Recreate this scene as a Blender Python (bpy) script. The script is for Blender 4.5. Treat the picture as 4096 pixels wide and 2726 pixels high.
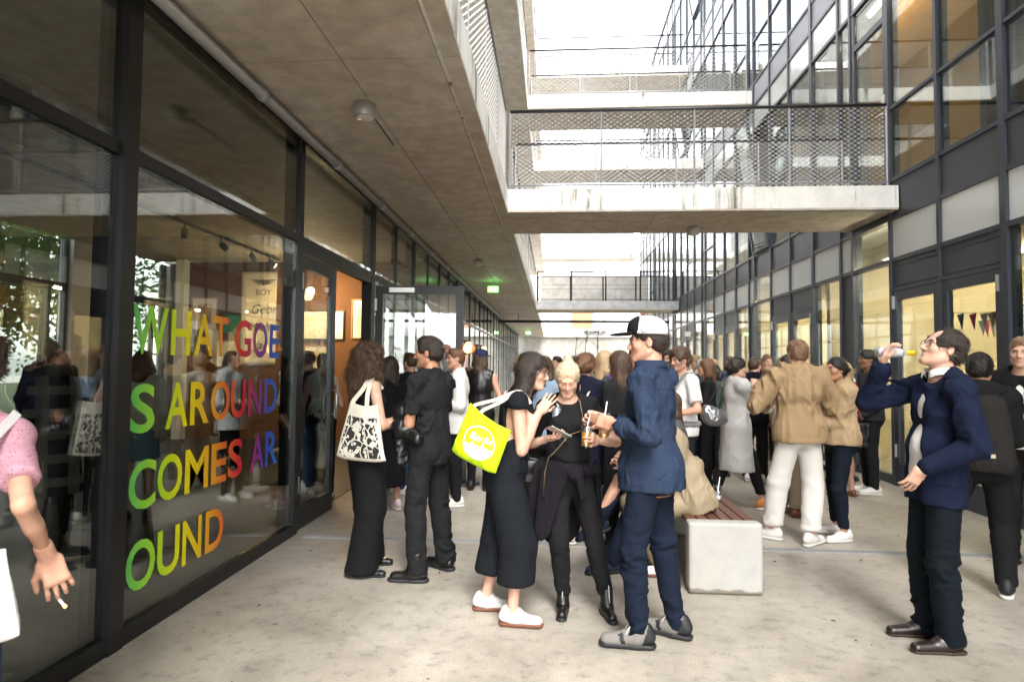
import bpy, math, random
import numpy as np
from mathutils import Vector, Matrix
R = math.radians
random.seed(7)
rng = np.random.default_rng(11)
scene = bpy.context.scene
for o in list(bpy.data.objects):
    bpy.data.objects.remove(o)
COL = scene.collection

# ------------------------------------------------------------------ camera
CAM_H = 1.512
cam_data = bpy.data.cameras.new('camera')
cam_data.sensor_width = 36.0
cam_data.lens = 36.0 * 2467.8 / 4096.0
cam_data.clip_end = 600
cam_data.dof.use_dof = True
cam_data.dof.focus_distance = 4.0
cam_data.dof.aperture_fstop = 3.2
cam = bpy.data.objects.new('camera', cam_data)
COL.objects.link(cam)
_y, _p, _r = -0.0679, 0.0418, 0.0090
_f = Vector((math.sin(_y) * math.cos(_p), math.cos(_y) * math.cos(_p), math.sin(_p)))
_rt = Vector((math.cos(_y), -math.sin(_y), 0))
_up = _rt.cross(_f)
_r2 = _rt * math.cos(_r) + _up * math.sin(_r)
_u2 = _up * math.cos(_r) - _rt * math.sin(_r)
cam.matrix_world = Matrix(((_r2.x, _u2.x, -_f.x, 0), (_r2.y, _u2.y, -_f.y, 0), (_r2.z, _u2.z, -_f.z, CAM_H), (0, 0, 0, 1)))
scene.camera = cam

# ------------------------------------------------------------------ sky, sun, exposure
SUN_EL, SUN_AZ = R(50), R(155)          # high veiled sun behind the camera's right shoulder
world = bpy.data.worlds.new('World')
scene.world = world
world.use_nodes = True
wn, wl = world.node_tree.nodes, world.node_tree.links
wn.clear()
sky = wn.new('ShaderNodeTexSky')
sky.sky_type = 'NISHITA'
sky.sun_disc = False
sky.sun_elevation = SUN_EL
sky.sun_rotation = SUN_AZ
sky.dust_density = 1.5
sky.ozone_density = 0.6
hsv = wn.new('ShaderNodeHueSaturation')      # an overcast sky has hardly any colour
hsv.inputs['Saturation'].default_value = 0.10
bg = wn.new('ShaderNodeBackground')
bg.inputs['Strength'].default_value = 0.15
wo = wn.new('ShaderNodeOutputWorld')
wl.new(sky.outputs[0], hsv.inputs['Color'])
wl.new(hsv.outputs[0], bg.inputs['Color'])
wl.new(bg.outputs[0], wo.inputs['Surface'])
sun_data = bpy.data.lights.new('sun', 'SUN')
sun_data.energy = 1.25
sun_data.angle = R(40)
sun_data.color = (1.0, 0.96, 0.90)
sun = bpy.data.objects.new('sun', sun_data)
COL.objects.link(sun)
sun.rotation_euler = (R(90) - SUN_EL, 0, math.pi - SUN_AZ)
sun.location = (6, -6, 30)
scene.view_settings.view_transform = 'Standard'
scene.view_settings.look = 'None'
scene.view_settings.gamma = 1.0
scene.view_settings.use_curve_mapping = False
scene.view_settings.exposure = 3.2
scene.cycles.transparent_max_bounces = 24
scene.cycles.max_bounces = 8
scene.cycles.diffuse_bounces = 4
scene.cycles.glossy_bounces = 3
scene.cycles.caustics_reflective = False
scene.cycles.caustics_refractive = False
scene.cycles.sample_clamp_indirect = 4.0

# ------------------------------------------------------------------ material helpers
def node_mat(name):
    m = bpy.data.materials.new(name)
    m.use_nodes = True
    nt = m.node_tree
    b = nt.nodes['Principled BSDF']
    return m, nt, nt.nodes, nt.links, b
def _math(N, L, op, a, b=None):
    n = N.new('ShaderNodeMath'); n.operation = op
    for i, v in enumerate((a, b)):
        if v is None: continue
        if hasattr(v, 'links') or hasattr(v, 'is_linked'): L.new(v, n.inputs[i])
        else: n.inputs[i].default_value = v
    return n.outputs[0]
def _mixc(N, L, fac, a, b, mode='MIX'):
    n = N.new('ShaderNodeMix'); n.data_type = 'RGBA'; n.blend_type = mode
    for s, v in ((n.inputs[0], fac), (n.inputs[6], a), (n.inputs[7], b)):
        if hasattr(v, 'is_linked'): L.new(v, s)
        elif isinstance(v, (int, float)): s.default_value = v
        else: s.default_value = (v[0], v[1], v[2], 1)
    return n.outputs[2]
def _ramp(N, L, src, stops):
    n = N.new('ShaderNodeValToRGB')
    e = n.color_ramp.elements
    while len(e) < len(stops): e.new(0.5)
    for i, (p, c) in enumerate(stops):
        e[i].position = p
        e[i].color = (c, c, c, 1) if isinstance(c, (int, float)) else (c[0], c[1], c[2], 1)
    L.new(src, n.inputs[0])
    return n.outputs[0]
def _noise(N, L, vec, scale, detail=4, rough=0.55, dist=0.0):
    n = N.new('ShaderNodeTexNoise')
    n.inputs['Scale'].default_value = scale
    n.inputs['Detail'].default_value = detail
    n.inputs['Roughness'].default_value = rough
    n.inputs['Distortion'].default_value = dist
    if vec is not None: L.new(vec, n.inputs['Vector'])
    return n.outputs['Fac']
def _pos(N, L, scale=(1, 1, 1), obj=False):
    if obj:
        g = N.new('ShaderNodeTexCoord'); s = g.outputs['Object']
    else:
        g = N.new('ShaderNodeNewGeometry'); s = g.outputs['Position']
    m = N.new('ShaderNodeMapping')
    m.inputs['Scale'].default_value = scale
    L.new(s, m.inputs['Vector'])
    return m.outputs[0]
def _bump(N, L, b, h, strength, dist=0.01):
    n = N.new('ShaderNodeBump')
    n.inputs['Strength'].default_value = strength
    n.inputs['Distance'].default_value = dist
    L.new(h, n.inputs['Height'])
    L.new(n.outputs[0], b.inputs['Normal'])
_simple = {}
def simple(name, col, rough=0.5, metal=0.0, var=0.08, scale=30.0, bump=0.0, spec=0.5, obj=False):
    """plain coloured material with a little grain"""
    if name in _simple: return _simple[name]
    m, nt, N, L, b = node_mat(name)
    v = _pos(N, L, obj=obj)
    n = _noise(N, L, v, scale, 3)
    c = _mixc(N, L, n, [x * (1 - var) for x in col], [min(1, x * (1 + var)) for x in col])
    L.new(c, b.inputs['Base Color'])
    b.inputs['Roughness'].default_value = rough
    b.inputs['Metallic'].default_value = metal
    b.inputs['Specular IOR Level'].default_value = spec
    if bump: _bump(N, L, b, n, bump, 0.004)
    _simple[name] = m
    return m
def emit(name, col, strength):
    if name in _simple: return _simple[name]
    m, nt, N, L, b = node_mat(name)
    b.inputs['Base Color'].default_value = (*col, 1)
    b.inputs['Emission Color'].default_value = (*col, 1)
    b.inputs['Emission Strength'].default_value = strength
    _simple[name] = m
    return m
def glass_mat(name, tint=(0.86, 0.90, 0.88), r0=0.05, grazing=1.0, rough=0.0):
    m, nt, N, L, b = node_mat(name)
    N.remove(b)
    lw = N.new('ShaderNodeLayerWeight'); lw.inputs['Blend'].default_value = 0.5
    p5 = _math(N, L, 'POWER', lw.outputs['Facing'], 4.0)
    f = _math(N, L, 'MULTIPLY', p5, grazing - r0)
    f = _math(N, L, 'ADD', f, r0)
    tr = N.new('ShaderNodeBsdfTransparent'); tr.inputs[0].default_value = (*tint, 1)
    gl = N.new('ShaderNodeBsdfGlossy'); gl.inputs['Roughness'].default_value = rough
    gl.inputs['Color'].default_value = (0.92, 0.95, 0.96, 1)
    mx = N.new('ShaderNodeMixShader')
    L.new(f, mx.inputs[0]); L.new(tr.outputs[0], mx.inputs[1]); L.new(gl.outputs[0], mx.inputs[2])
    L.new(mx.outputs[0], N['Material Output'].inputs['Surface'])
    return m

def concrete(name, base, warm=(1.0, 0.9, 0.78), stain=0.5, streak=0.0, scale=1.0, bump=0.25, rough=0.75, mott=1.0):
    m, nt, N, L, b = node_mat(name)
    v = _pos(N, L)
    n1 = _noise(N, L, v, 0.9 * scale, 5, 0.62, 0.4)
    n2 = _noise(N, L, v, 5.0 * scale, 6, 0.65)
    n3 = _noise(N, L, v, 70.0, 3, 0.6)
    dark = [x * (1 - 0.42 * stain) * w for x, w in zip(base, warm)]
    c = _mixc(N, L, _ramp(N, L, n1, [(0.35, 0.0), (0.65, 1.0)]), dark, base)
    f2 = _ramp(N, L, n2, [(0.3, 1 - 0.28 * mott), (0.62, 1 + 0.08 * mott)])
    c = _mixc(N, L, 1.0, c, f2, 'MULTIPLY')
    pits = _ramp(N, L, n3, [(0.28, 0.78), (0.36, 1.0)])
    c = _mixc(N, L, 1.0, c, pits, 'MULTIPLY')
    if streak:
        vs = _pos(N, L, (2.4, 2.4, 0.12))
        s1 = _noise(N, L, vs, 1.6, 5, 0.7)
        vb = _pos(N, L, (1, 1, 0.35))
        s2 = _noise(N, L, vb, 7.0, 4, 0.7)
        s = _math(N, L, 'MULTIPLY', _ramp(N, L, s1, [(0.55, 0.0), (0.63, 1.0)]), _ramp(N, L, s2, [(0.36, 0.0), (0.56, 1.0)]))
        s = _math(N, L, 'MULTIPLY', s, streak)
        c = _mixc(N, L, s, c, (0.12, 0.10, 0.055))
    L.new(c, b.inputs['Base Color'])
    b.inputs['Roughness'].default_value = rough
    b.inputs['Specular IOR Level'].default_value = 0.3
    hh = _math(N, L, 'ADD', n2, _math(N, L, 'MULTIPLY', n3, 0.5))
    _bump(N, L, b, hh, bump, 0.006)
    return m

# ------------------------------------------------------------------ object helpers
def link(o, parent=None):
    COL.objects.link(o)
    if parent is not None: o.parent = parent
    return o
def tag(o, label=None, cat=None, group=None, kind=None):
    if label: o['label'] = label
    if cat: o['category'] = cat
    if group: o['group'] = group
    if kind: o['kind'] = kind
    return o
def thing(name, label, cat, loc=(0, 0, 0), group=None, rz=0.0):
    o = bpy.data.objects.new(name, None)
    o.empty_display_size = 0.1
    o.location = loc
    o.rotation_euler = (0, 0, rz)
    link(o)
    return tag(o, label, cat, group)
def mesh_from(name, verts, faces, mat, smooth=False):
    me = bpy.data.meshes.new(name)
    if isinstance(verts, np.ndarray): verts = verts.tolist()
    if isinstance(faces, np.ndarray): faces = faces.tolist()
    me.from_pydata(verts, [], faces)
    if mat is not None: me.materials.append(mat)
    if smooth: me.polygons.foreach_set('use_smooth', [True] * len(me.polygons))
    me.update()
    return me
def obj(name, me, parent=None, loc=(0, 0, 0)):
    o = bpy.data.objects.new(name, me)
    o.location = loc
    return link(o, parent)
_cubes = {}
def _cube(mat):
    if mat.name not in _cubes:
        v = [(x, y, z) for x in (-.5, .5) for y in (-.5, .5) for z in (-.5, .5)]
        f = [(0, 1, 3, 2), (4, 6, 7, 5), (0, 4, 5, 1), (2, 3, 7, 6), (0, 2, 6, 4), (1, 5, 7, 3)]
        _cubes[mat.name] = mesh_from('block', v, f, mat)
    return _cubes[mat.name]
def box(name, lo, hi, mat, parent=None):
    """axis-aligned block; alike blocks share one mesh"""
    o = bpy.data.objects.new(name, _cube(mat))
    o.location = [(a + b) / 2 for a, b in zip(lo, hi)]
    o.scale = [max(1e-4, b - a) for a, b in zip(lo, hi)]
    return link(o, parent)
class MB:
    """collects shapes into one mesh"""
    def __init__(s): s.v = []; s.f = []
    def add(s, v, f):
        n = len(s.v); s.v += [tuple(map(float, p)) for p in v]; s.f += [tuple(i + n for i in q) for q in f]
        return s
    def box(s, lo, hi, rot=None, c=None):
        v = [(x, y, z) for x in (lo[0], hi[0]) for y in (lo[1], hi[1]) for z in (lo[2], hi[2])]
        if rot is not None: v = [tuple(rot @ Vector(p) + Vector(c)) for p in v]
        return s.add(v, [(0, 1, 3, 2), (4, 6, 7, 5), (0, 4, 5, 1), (2, 3, 7, 6), (0, 2, 6, 4), (1, 5, 7, 3)])
    def tube(s, pts, r, n=8, cap=True, closed=False):
        pts = [np.array(p, float) for p in pts]; m = len(pts)
        rr = r if hasattr(r, '__len__') else [r] * m
        v = []; up = np.array([0.13, 0.29, 0.95])
        for i, p in enumerate(pts):
            if closed: d = pts[(i + 1) % m] - pts[i - 1]
            else: d = pts[min(i + 1, m - 1)] - pts[max(i - 1, 0)]
            d = d / (np.linalg.norm(d) + 1e-9)
            a = np.cross(d, up); la = np.linalg.norm(a)
            if la < 0.1: a = np.cross(d, np.array([1., 0, 0])); la = np.linalg.norm(a)
            a /= la; b = np.cross(d, a)
            for k in range(n):
                t = 2 * math.pi * k / n
                v.append(p + rr[i] * (math.cos(t) * a + math.sin(t) * b))
        f = []
        for i in range(m if closed else m - 1):
            j = (i + 1) % m
            for k in range(n):
                k2 = (k + 1) % n
                f.append((i * n + k, i * n + k2, j * n + k2, j * n + k))
        if cap and not closed:
            f.append(tuple(range(n))[::-1]); f.append(tuple((m - 1) * n + k for k in range(n)))
        return s.add(v, f)
    def lathe(s, prof, n=20, M=None, cap=True):
        v = []
        for r, z in prof:
            for k in range(n):
                t = 2 * math.pi * k / n
                p = Vector((r * math.cos(t), r * math.sin(t), z))
                v.append(tuple(M @ p) if M is not None else tuple(p))
        f = []
        for i in range(len(prof) - 1):
            for k in range(n):
                k2 = (k + 1) % n
                f.append((i * n + k, i * n + k2, (i + 1) * n + k2, (i + 1) * n + k))
        if cap:
            f.append(tuple(range(n))[::-1]); f.append(tuple((len(prof) - 1) * n + k for k in range(n)))
        return s.add(v, f)
    def sphere(s, c, r, n=12, m=8, rot=None):
        r = r if hasattr(r, '__len__') else (r, r, r)
        v = []
        for i in range(m + 1):
            ph = math.pi * i / m
            for k in range(n):
                t = 2 * math.pi * k / n
                p = Vector((r[0] * math.sin(ph) * math.cos(t), r[1] * math.sin(ph) * math.sin(t), r[2] * math.cos(ph)))
                if rot is not None: p = rot @ p
                v.append((p.x + c[0], p.y + c[1], p.z + c[2]))
        f = []
        for i in range(m):
            for k in range(n):
                k2 = (k + 1) % n
                f.append((i * n + k, (i + 1) * n + k, (i + 1) * n + k2, i * n + k2))
        return s.add(v, f)
    def build(s, name, mat, parent=None, smooth=False, loc=(0, 0, 0)):
        return obj(name, mesh_from(name, s.v, s.f, mat, smooth), parent, loc)
def text_mesh(body, size=1.0, extrude=0.0, align='LEFT', shear=0.0, bold=0.0):
    c = bpy.data.curves.new('lettering', 'FONT')
    c.body = body; c.size = size; c.extrude = extrude; c.align_x = align; c.shear = shear; c.offset = bold
    c.resolution_u = 4
    o = bpy.data.objects.new('lettering', c)
    COL.objects.link(o)
    dg = bpy.context.evaluated_depsgraph_get()
    me = bpy.data.meshes.new_from_object(o.evaluated_get(dg))
    v = np.array([tuple(p.co) for p in me.vertices]).reshape(-1, 3)
    f = [tuple(p.vertices) for p in me.polygons]
    bpy.data.objects.remove(o); bpy.data.curves.remove(c); bpy.data.meshes.remove(me)
    return v, f
# ------------------------------------------------------------------ key dimensions (metres)
XL, XE, XR = -2.317, -0.643, 4.50        # left glazing, gallery edge, right facade
ZL, ZU = 3.611, 3.934                    # first gallery: underside, top
FF = 3.937                               # floor to floor
Y1, Y1B, Y2 = 8.322, 9.678, 22.58        # first footbridge front / back, second footbridge
YD = 5.377                               # slot drain across the floor

# ------------------------------------------------------------------ materials of the place
M_floor, nt, N, L, b = node_mat('courtyard concrete')
v = _pos(N, L)
n1 = _noise(N, L, v, 0.55, 6, 0.62, 0.5)
n2 = _noise(N, L, v, 2.6, 7, 0.68, 0.8)
n3 = _noise(N, L, v, 11.0, 6, 0.7)
n4 = _noise(N, L, v, 120.0, 3, 0.6)
c = _mixc(N, L, _ramp(N, L, n1, [(0.38, 0.0), (0.62, 1.0)]), (0.33, 0.295, 0.245), (0.44, 0.402, 0.345))
c = _mixc(N, L, 1.0, c, _ramp(N, L, n2, [(0.30, 0.76), (0.50, 0.96), (0.72, 1.08)]), 'MULTIPLY')
c = _mixc(N, L, 1.0, c, _ramp(N, L, n3, [(0.30, 0.60), (0.46, 0.98), (0.7, 1.08)]), 'MULTIPLY')
c = _mixc(N, L, 1.0, c, _ramp(N, L, n4, [(0.30, 0.70), (0.5, 1.0), (0.7, 1.10)]), 'MULTIPLY')
n5 = _noise(N, L, v, 0.33, 3, 0.5, 1.0)
c = _mixc(N, L, _ramp(N, L, n5, [(0.58, 0.0), (0.74, 0.45)]), c, (0.15, 0.125, 0.10))
vo = N.new('ShaderNodeTexVoronoi'); vo.inputs['Scale'].default_value = 2.1; vo.inputs['Randomness'].default_value = 1.0
L.new(v, vo.inputs['Vector'])
c = _mixc(N, L, _ramp(N, L, vo.outputs['Distance'], [(0.03, 0.55), (0.05, 0.0)]), c, (0.07, 0.06, 0.05))
L.new(c, b.inputs['Base Color'])
rr = _ramp(N, L, n2, [(0.3, 0.30), (0.7, 0.55)])
L.new(rr, b.inputs['Roughness'])
b.inputs['Specular IOR Level'].default_value = 0.4
_bump(N, L, b, _math(N, L, 'ADD', n3, _math(N, L, 'MULTIPLY', n4, 0.4)), 0.18, 0.006)

M_ceil = concrete('gallery soffit concrete', (0.66, 0.615, 0.545), (1.0, 0.92, 0.83), 0.34, 0.0, 1.1, 0.12, 0.62)
M_fascia = concrete('white fascia concrete', (0.84, 0.83, 0.80), (1, 0.98, 0.94), 0.06, 0.9, 0.8, 0.10, 0.75, 0.45)
M_farfascia = concrete('painted steel edge', (0.60, 0.61, 0.63), (1, 1, 1), 0.10, 0.15, 0.8, 0.08)
M_block = concrete('cast concrete block', (0.40, 0.395, 0.375), (1, 0.98, 0.95), 0.08, 0.0, 2.0, 0.06, 0.7, 0.3)
_N, _L = M_block.node_tree.nodes, M_block.node_tree.links
_b = _N['Principled BSDF']; _src = _b.inputs['Base Color'].links[0].from_socket
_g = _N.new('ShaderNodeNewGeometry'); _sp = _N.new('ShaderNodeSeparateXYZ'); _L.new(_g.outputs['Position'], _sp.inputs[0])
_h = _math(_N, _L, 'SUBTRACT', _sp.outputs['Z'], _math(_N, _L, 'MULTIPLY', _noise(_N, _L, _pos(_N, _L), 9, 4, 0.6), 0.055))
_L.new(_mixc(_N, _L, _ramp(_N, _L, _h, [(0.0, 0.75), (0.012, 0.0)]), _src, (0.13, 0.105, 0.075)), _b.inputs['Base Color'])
M_wall = concrete('board marked concrete', (0.46, 0.45, 0.43), (1, 0.96, 0.9), 0.35, 0.2, 0.6, 0.15)
M_white = simple('white render', (0.74, 0.73, 0.71), 0.85, 0, 0.04, 4)
M_frame = simple('black steel frame', (0.0095, 0.0095, 0.011), 0.42, 0.0, 0.2, 60, 0.02)
M_mull = simple('anthracite aluminium', (0.050, 0.056, 0.072), 0.35, 0.15, 0.10, 40)
M_panel = simple('anthracite panel', (0.050, 0.054, 0.066), 0.40, 0.0, 0.10, 14, 0.02)
M_lpanel = simple('grey lacquered panel', (0.36, 0.37, 0.42), 0.45, 0.0, 0.06, 9)
M_frost, nt, N, L, b = node_mat('pale back painted glass')
b.inputs['Base Color'].default_value = (0.70, 0.745, 0.74, 1)
b.inputs['Roughness'].default_value = 0.12
b.inputs['Specular IOR Level'].default_value = 0.6
M_glass = glass_mat('shop window glass', (0.74, 0.77, 0.75), 0.11)
M_glassr = glass_mat('facade glass', (0.82, 0.87, 0.86), 0.085)
M_steel = simple('galvanised steel', (0.36, 0.365, 0.38), 0.45, 0.25, 0.12, 50)
M_dsteel = simple('dark steel rail', (0.05, 0.05, 0.055), 0.45, 0.6, 0.15, 50)
M_wire = simple('stainless wire rope', (0.74, 0.73, 0.71), 0.5, 0.0, 0.05, 50)
M_pipe = simple('grey painted pipe', (0.20, 0.19, 0.175), 0.5, 0.1, 0.18, 12, 0.03)
M_alu = simple('brushed aluminium', (0.62, 0.62, 0.60), 0.35, 0.8, 0.06, 60)
M_cream = simple('cream shop wall', (0.80, 0.68, 0.46), 0.85, 0, 0.05, 3)
M_brown = simple('orange brown gallery wall', (0.12, 0.053, 0.018), 0.85, 0, 0.08, 2)
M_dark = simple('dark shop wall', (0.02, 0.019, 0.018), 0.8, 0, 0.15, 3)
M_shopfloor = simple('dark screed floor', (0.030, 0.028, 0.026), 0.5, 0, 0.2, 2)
M_orange = simple('orange office wall', (0.72, 0.34, 0.055), 0.85, 0, 0.05, 3)
M_grey = simple('grey office wall', (0.36, 0.36, 0.35), 0.85, 0, 0.06, 3)

# ------------------------------------------------------------------ ground
g = mesh_from('ground', [(-60, -30, 0), (80, -30, 0), (80, 120, 0), (-60, 120, 0)], [(0, 1, 2, 3)], M_floor)
tag(obj('ground', g), kind='structure')
tag(obj('lawn', mesh_from('lawn', [(-40, -10, 0.004), (-8.6, -10, 0.004), (-8.6, 60, 0.004), (-40, 60, 0.004)], [(0, 1, 2, 3)], simple('darkened lawn', (0.035, 0.055, 0.015), 0.95, 0, 0.4, 9, 0.3))), kind='structure')  # dark green sheet added to tone down the bright ground outside the rear windows
dr = thing('slot_drain', 'narrow twin-rail slot drain crossing the courtyard floor from wall to wall', 'drain', (0, YD, 0))
for dy in (-0.030, 0.0, 0.030):
    box('rail', (XL + 0.12, dy - 0.006, 0.0), (XR - 0.1, dy + 0.006, 0.008), M_steel, dr)
box('slot', (XL + 0.12, -0.024, 0.001), (XR - 0.1, 0.024, 0.004), M_dark, dr)

# ------------------------------------------------------------------ wire rope net (one mesh, far too fine to count)
def wire_net(parent, A, B, h, cw=0.089, ch=0.06, r=0.0021, fr=0.0058):
    A, B = np.array(A, float), np.array(B, float)
    ln = np.linalg.norm(B - A); nx = int(ln / cw); ny = int(h / ch)
    ex = (B - A) / nx; ez = np.array([0, 0, h / ny])
    I, J = np.meshgrid(np.arange(nx + 1), np.arange(ny + 1), indexing='ij')
    P0 = A + I[..., None] * ex + J[..., None] * ez
    I2, J2 = np.meshgrid(np.arange(nx), np.arange(ny), indexing='ij')
    P1 = A + (I2[..., None] + 0.5) * ex + (J2[..., None] + 0.5) * ez
    segs = []
    for di, dj in ((0, 0), (1, 0), (0, 1), (1, 1)):
        segs.append(np.stack([P0[di:nx + di, dj:ny + dj].reshape(-1, 3), P1.reshape(-1, 3)], 1))
    S = np.concatenate(segs)
    d = S[:, 1] - S[:, 0]; d /= np.linalg.norm(d, axis=1)[:, None]
    nn = np.cross(ex / np.linalg.norm(ex), [0, 0, 1]); a = np.broadcast_to(nn, d.shape); b_ = np.cross(d, a)
    V = []
    for k in range(3):
        t = 2 * math.pi * k / 3
        V.append(S + r * (math.cos(t) * a + math.sin(t) * b_)[:, None, :])
    V = np.stack(V, 2).reshape(-1, 3)          # seg, end, k
    n = len(S); base = np.arange(n)[:, None] * 6
    F = np.concatenate([base + np.array([k, (k + 1) % 3, 3 + (k + 1) % 3, 3 + k]) for k in range(3)])
    C = np.concatenate([P0.reshape(-1, 3), P1.reshape(-1, 3)])
    ax = ex / np.linalg.norm(ex)
    off = np.array([ax * fr * 0.8, nn * fr, -ax * fr * 0.8, -nn * fr])
    top = C[:, None, :] + off[None] + np.array([0, 0, fr * 1.3]); bot = C[:, None, :] + off[None] - np.array([0, 0, fr * 1.3])
    V2 = np.concatenate([top, bot], 1).reshape(-1, 3)
    b2 = len(V) + np.arange(len(C))[:, None] * 8
    F2 = np.concatenate([b2 + np.array(q) for q in ((0, 1, 5, 4), (1, 2, 6, 5), (2, 3, 7, 6), (3, 0, 4, 7))])
    me = mesh_from('wire_net', np.concatenate([V, V2]), np.concatenate([F, F2]), M_wire)
    return tag(obj('wire_net', me, parent), kind='stuff')

def railing(parent, A, B, zb, h=1.09, posts=4, net=True, cw=0.089, ch=0.06, mat=None, light=False):
    """posts, dark handrail, bottom rail and wire net between two points"""
    A, B = Vector((*A, zb)), Vector((*B, zb))
    d = (B - A); up = Vector((0, 0, 1))
    for i in range(posts + 1):
        p = A + d * (i / posts)
        MB().tube([p, p + up * (h - 0.01)], 0.03 if light else 0.013, 6).build('post', mat or M_steel, parent)
    MB().tube([A + up * h, B + up * h], 0.022, 8).build('handrail', M_dsteel, parent, True)
    MB().tube([A + up * 0.06, B + up * 0.06], 0.013, 6).build('bottom_rail', mat or M_steel, parent, True)
    if net: wire_net(parent, A + up * 0.02, B + up * 0.02, h - 0.03, cw, ch)
    else:
        MB().tube([A + up * h * 0.55, B + up * h * 0.55], 0.006, 5).build('cable', mat or M_steel, parent)

# ------------------------------------------------------------------ left galleries (slabs in front of the left building)
def gallery(level, y0, y1, label, rail_label, detailed):
    z0, z1 = ZL + FF * (level - 1), ZU + FF * (level - 1)
    t = thing('gallery_slab', label, 'balcony', (0, 0, 0), 'concrete galleries along the left building')
    box('slab', (XL - 0.2, y0, z0 + 0.03), (XE, y1, z1), M_fascia, t)
    if detailed:
        ys = [y0] + [yy for yy in (-0.57, 0.98, 2.53, 4.08, 5.60, 7.2, 8.75, 10.3, 11.9, 13.5, 15.1, 16.7, 18.3, 19.9, 21.5, 23.1, 25, 27, 29, 31, 33, 35, 37, 39) if y0 < yy < y1] + [y1]
        xs = [XL - 0.2, -1.475, -0.80, XE]
        g_ = 0.004
        for a, b2 in zip(ys, ys[1:]):
            box('ceiling_panel', (xs[0], a + g_, z0), (xs[1] - g_, b2 - g_, z0 + 0.03), M_ceil, t)
            box('ceiling_panel', (xs[1] + g_, a + g_, z0 + 0.0015), (xs[2] - g_, b2 - g_, z0 + 0.03), M_ceil, t)
            box('edge_strip', (xs[2] + 0.028, a + g_, z0 + 0.006), (xs[3] - 0.002, b2 - g_, z0 + 0.03), M_ceil, t)
    else:
        box('soffit', (XL - 0.2, y0 + 0.01, z0), (XE - 0.01, y1 - 0.01, z0 + 0.03), M_ceil, t)
    return t
gallery(1, -9, 40.5, 'long concrete gallery slab roofing the left side of the courtyard', '', True)
gallery(2, -9, 40.5, 'upper concrete gallery slab seen from below at the top of the photo', '', False)
gallery(3, -9, 40.5, 'highest concrete gallery slab next to the white sky', '', False)
def gal_rail(level, segs, label):
    t = thing('gallery_railing', label, 'railing', (0, 0, 0), 'railings along the galleries')
    zb = ZU + FF * (level - 1)
    for a, b2, net in segs:
        railing(t, (XE - 0.04, a), (XE - 0.04, b2), zb, 1.09, max(1, round((b2 - a) / 1.3)), net, 0.089 if level == 1 else 0.15, 0.06 if level == 1 else 0.10)
gal_rail(1, [(1.0, Y1 - 0.02, True), (Y1B + 0.03, 22.5, False)], 'wire net railing on the edge of the first gallery above the glazing')
gal_rail(2, [(7.0, 14.15, True), (15.6, 18.7, False), (20.2, 40, False)], 'railing on the edge of the second gallery against the sky')
gal_rail(3, [(10.0, 20.8, False), (22.3, 40, False)], 'thin railing on the top gallery against the sky')

# ------------------------------------------------------------------ footbridges
def footbridge(y0, y1, level, label, net_f=True, net_b=True, fm=None, posts=4, cw=0.089, ch=0.06, light=False, zoff=0.0):
    z0, z1 = ZL + FF * (level - 1), ZU + FF * (level - 1) + zoff
    t = thing('footbridge', label, 'footbridge', (0, 0, 0), 'footbridges across the courtyard')
    x0, x1 = XE + 0.002, XR - 0.004
    box('slab', (x0, y0, z0 + 0.031), (x1, y1, z1), fm or M_fascia, t)
    box('soffit', (x0 + 0.0, y0 + 0.10, z0 + 0.001), (x1, y1 - 0.004, z0 + 0.031), M_ceil, t)
    box('edge_strip', (x0, y0 + 0.003, z0 + 0.007), (x1, y0 + 0.075, z0 + 0.031), M_ceil, t)
    if level == 1 and not light:
        for a, b2 in ((-0.6, 0.72), (0.78, 2.45), (2.5, 4.4)):
            MB().tube([(a, y0 + 0.088, z0 + 0.012), (b2, y0 + 0.088, z0 + 0.012)], 0.010, 6).build('conduit', M_steel, t)
        for k in range(1, 2):
            box('joint', (1.38, y0 + 0.1, z0 - 0.001), (1.386, y1 - 0.01, z0 + 0.001), M_frame, t)
    for yr, nt_ in ((y0 + 0.04, net_f), (y1 - 0.06, net_b)):
        railing(t, (x0 + 0.02, yr), (x1 - 0.12, yr), z1, 1.09, posts, nt_, cw, ch, M_dsteel if light else None, light)
    return t
footbridge(Y1, Y1B, 1, 'near concrete footbridge with green stained white edge and wire net railings')
footbridge(Y2, Y2 + 1.36, 1, 'far low footbridge with clean pale grey edge and dark open railing', False, False, M_farfascia, light=True)
footbridge(14.22, 15.58, 2, 'upper footbridge with brown stained white edge, above and behind the near one', True, True, cw=0.13, ch=0.09)
footbridge(18.8, 20.15, 2, 'stained footbridge seen through the near wire net, beyond the upper one', False, False)
footbridge(20.95, 22.3, 3, 'topmost thin footbridge fading into the white sky', False, False)
footbridge(34.4, 35.5, 2, 'farthest footbridge in front of the white end building', False, False)
# the same bridges one period nearer, unseen, added to shade the foreground
footbridge(Y1 - 14.26, Y1B - 14.26, 1, 'unseen concrete footbridge behind the camera, added to shade the foreground', False, False)
footbridge(-0.04, 1.32, 2, 'unseen upper footbridge above the camera, added for its shade', False, False)
footbridge(4.54, 5.89, 2, 'unseen second upper footbridge added to shade the nearest people', False, False)
footbridge(6.69, 8.04, 3, 'unseen top footbridge above the near one, added for its shade', False, False)
wb = thing('concrete_parapet_bridge', 'grey enclosed concrete bridge behind the far low footbridge railing', 'bridge')
box('parapet_wall', (XE + 0.01, 29.6, 4.45), (XR - 0.01, 29.85, 5.86), M_wall, wb)
box('deck', (XE + 0.01, 29.86, 4.45), (XR - 0.01, 31.2, 4.75), M_wall, wb)

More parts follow.
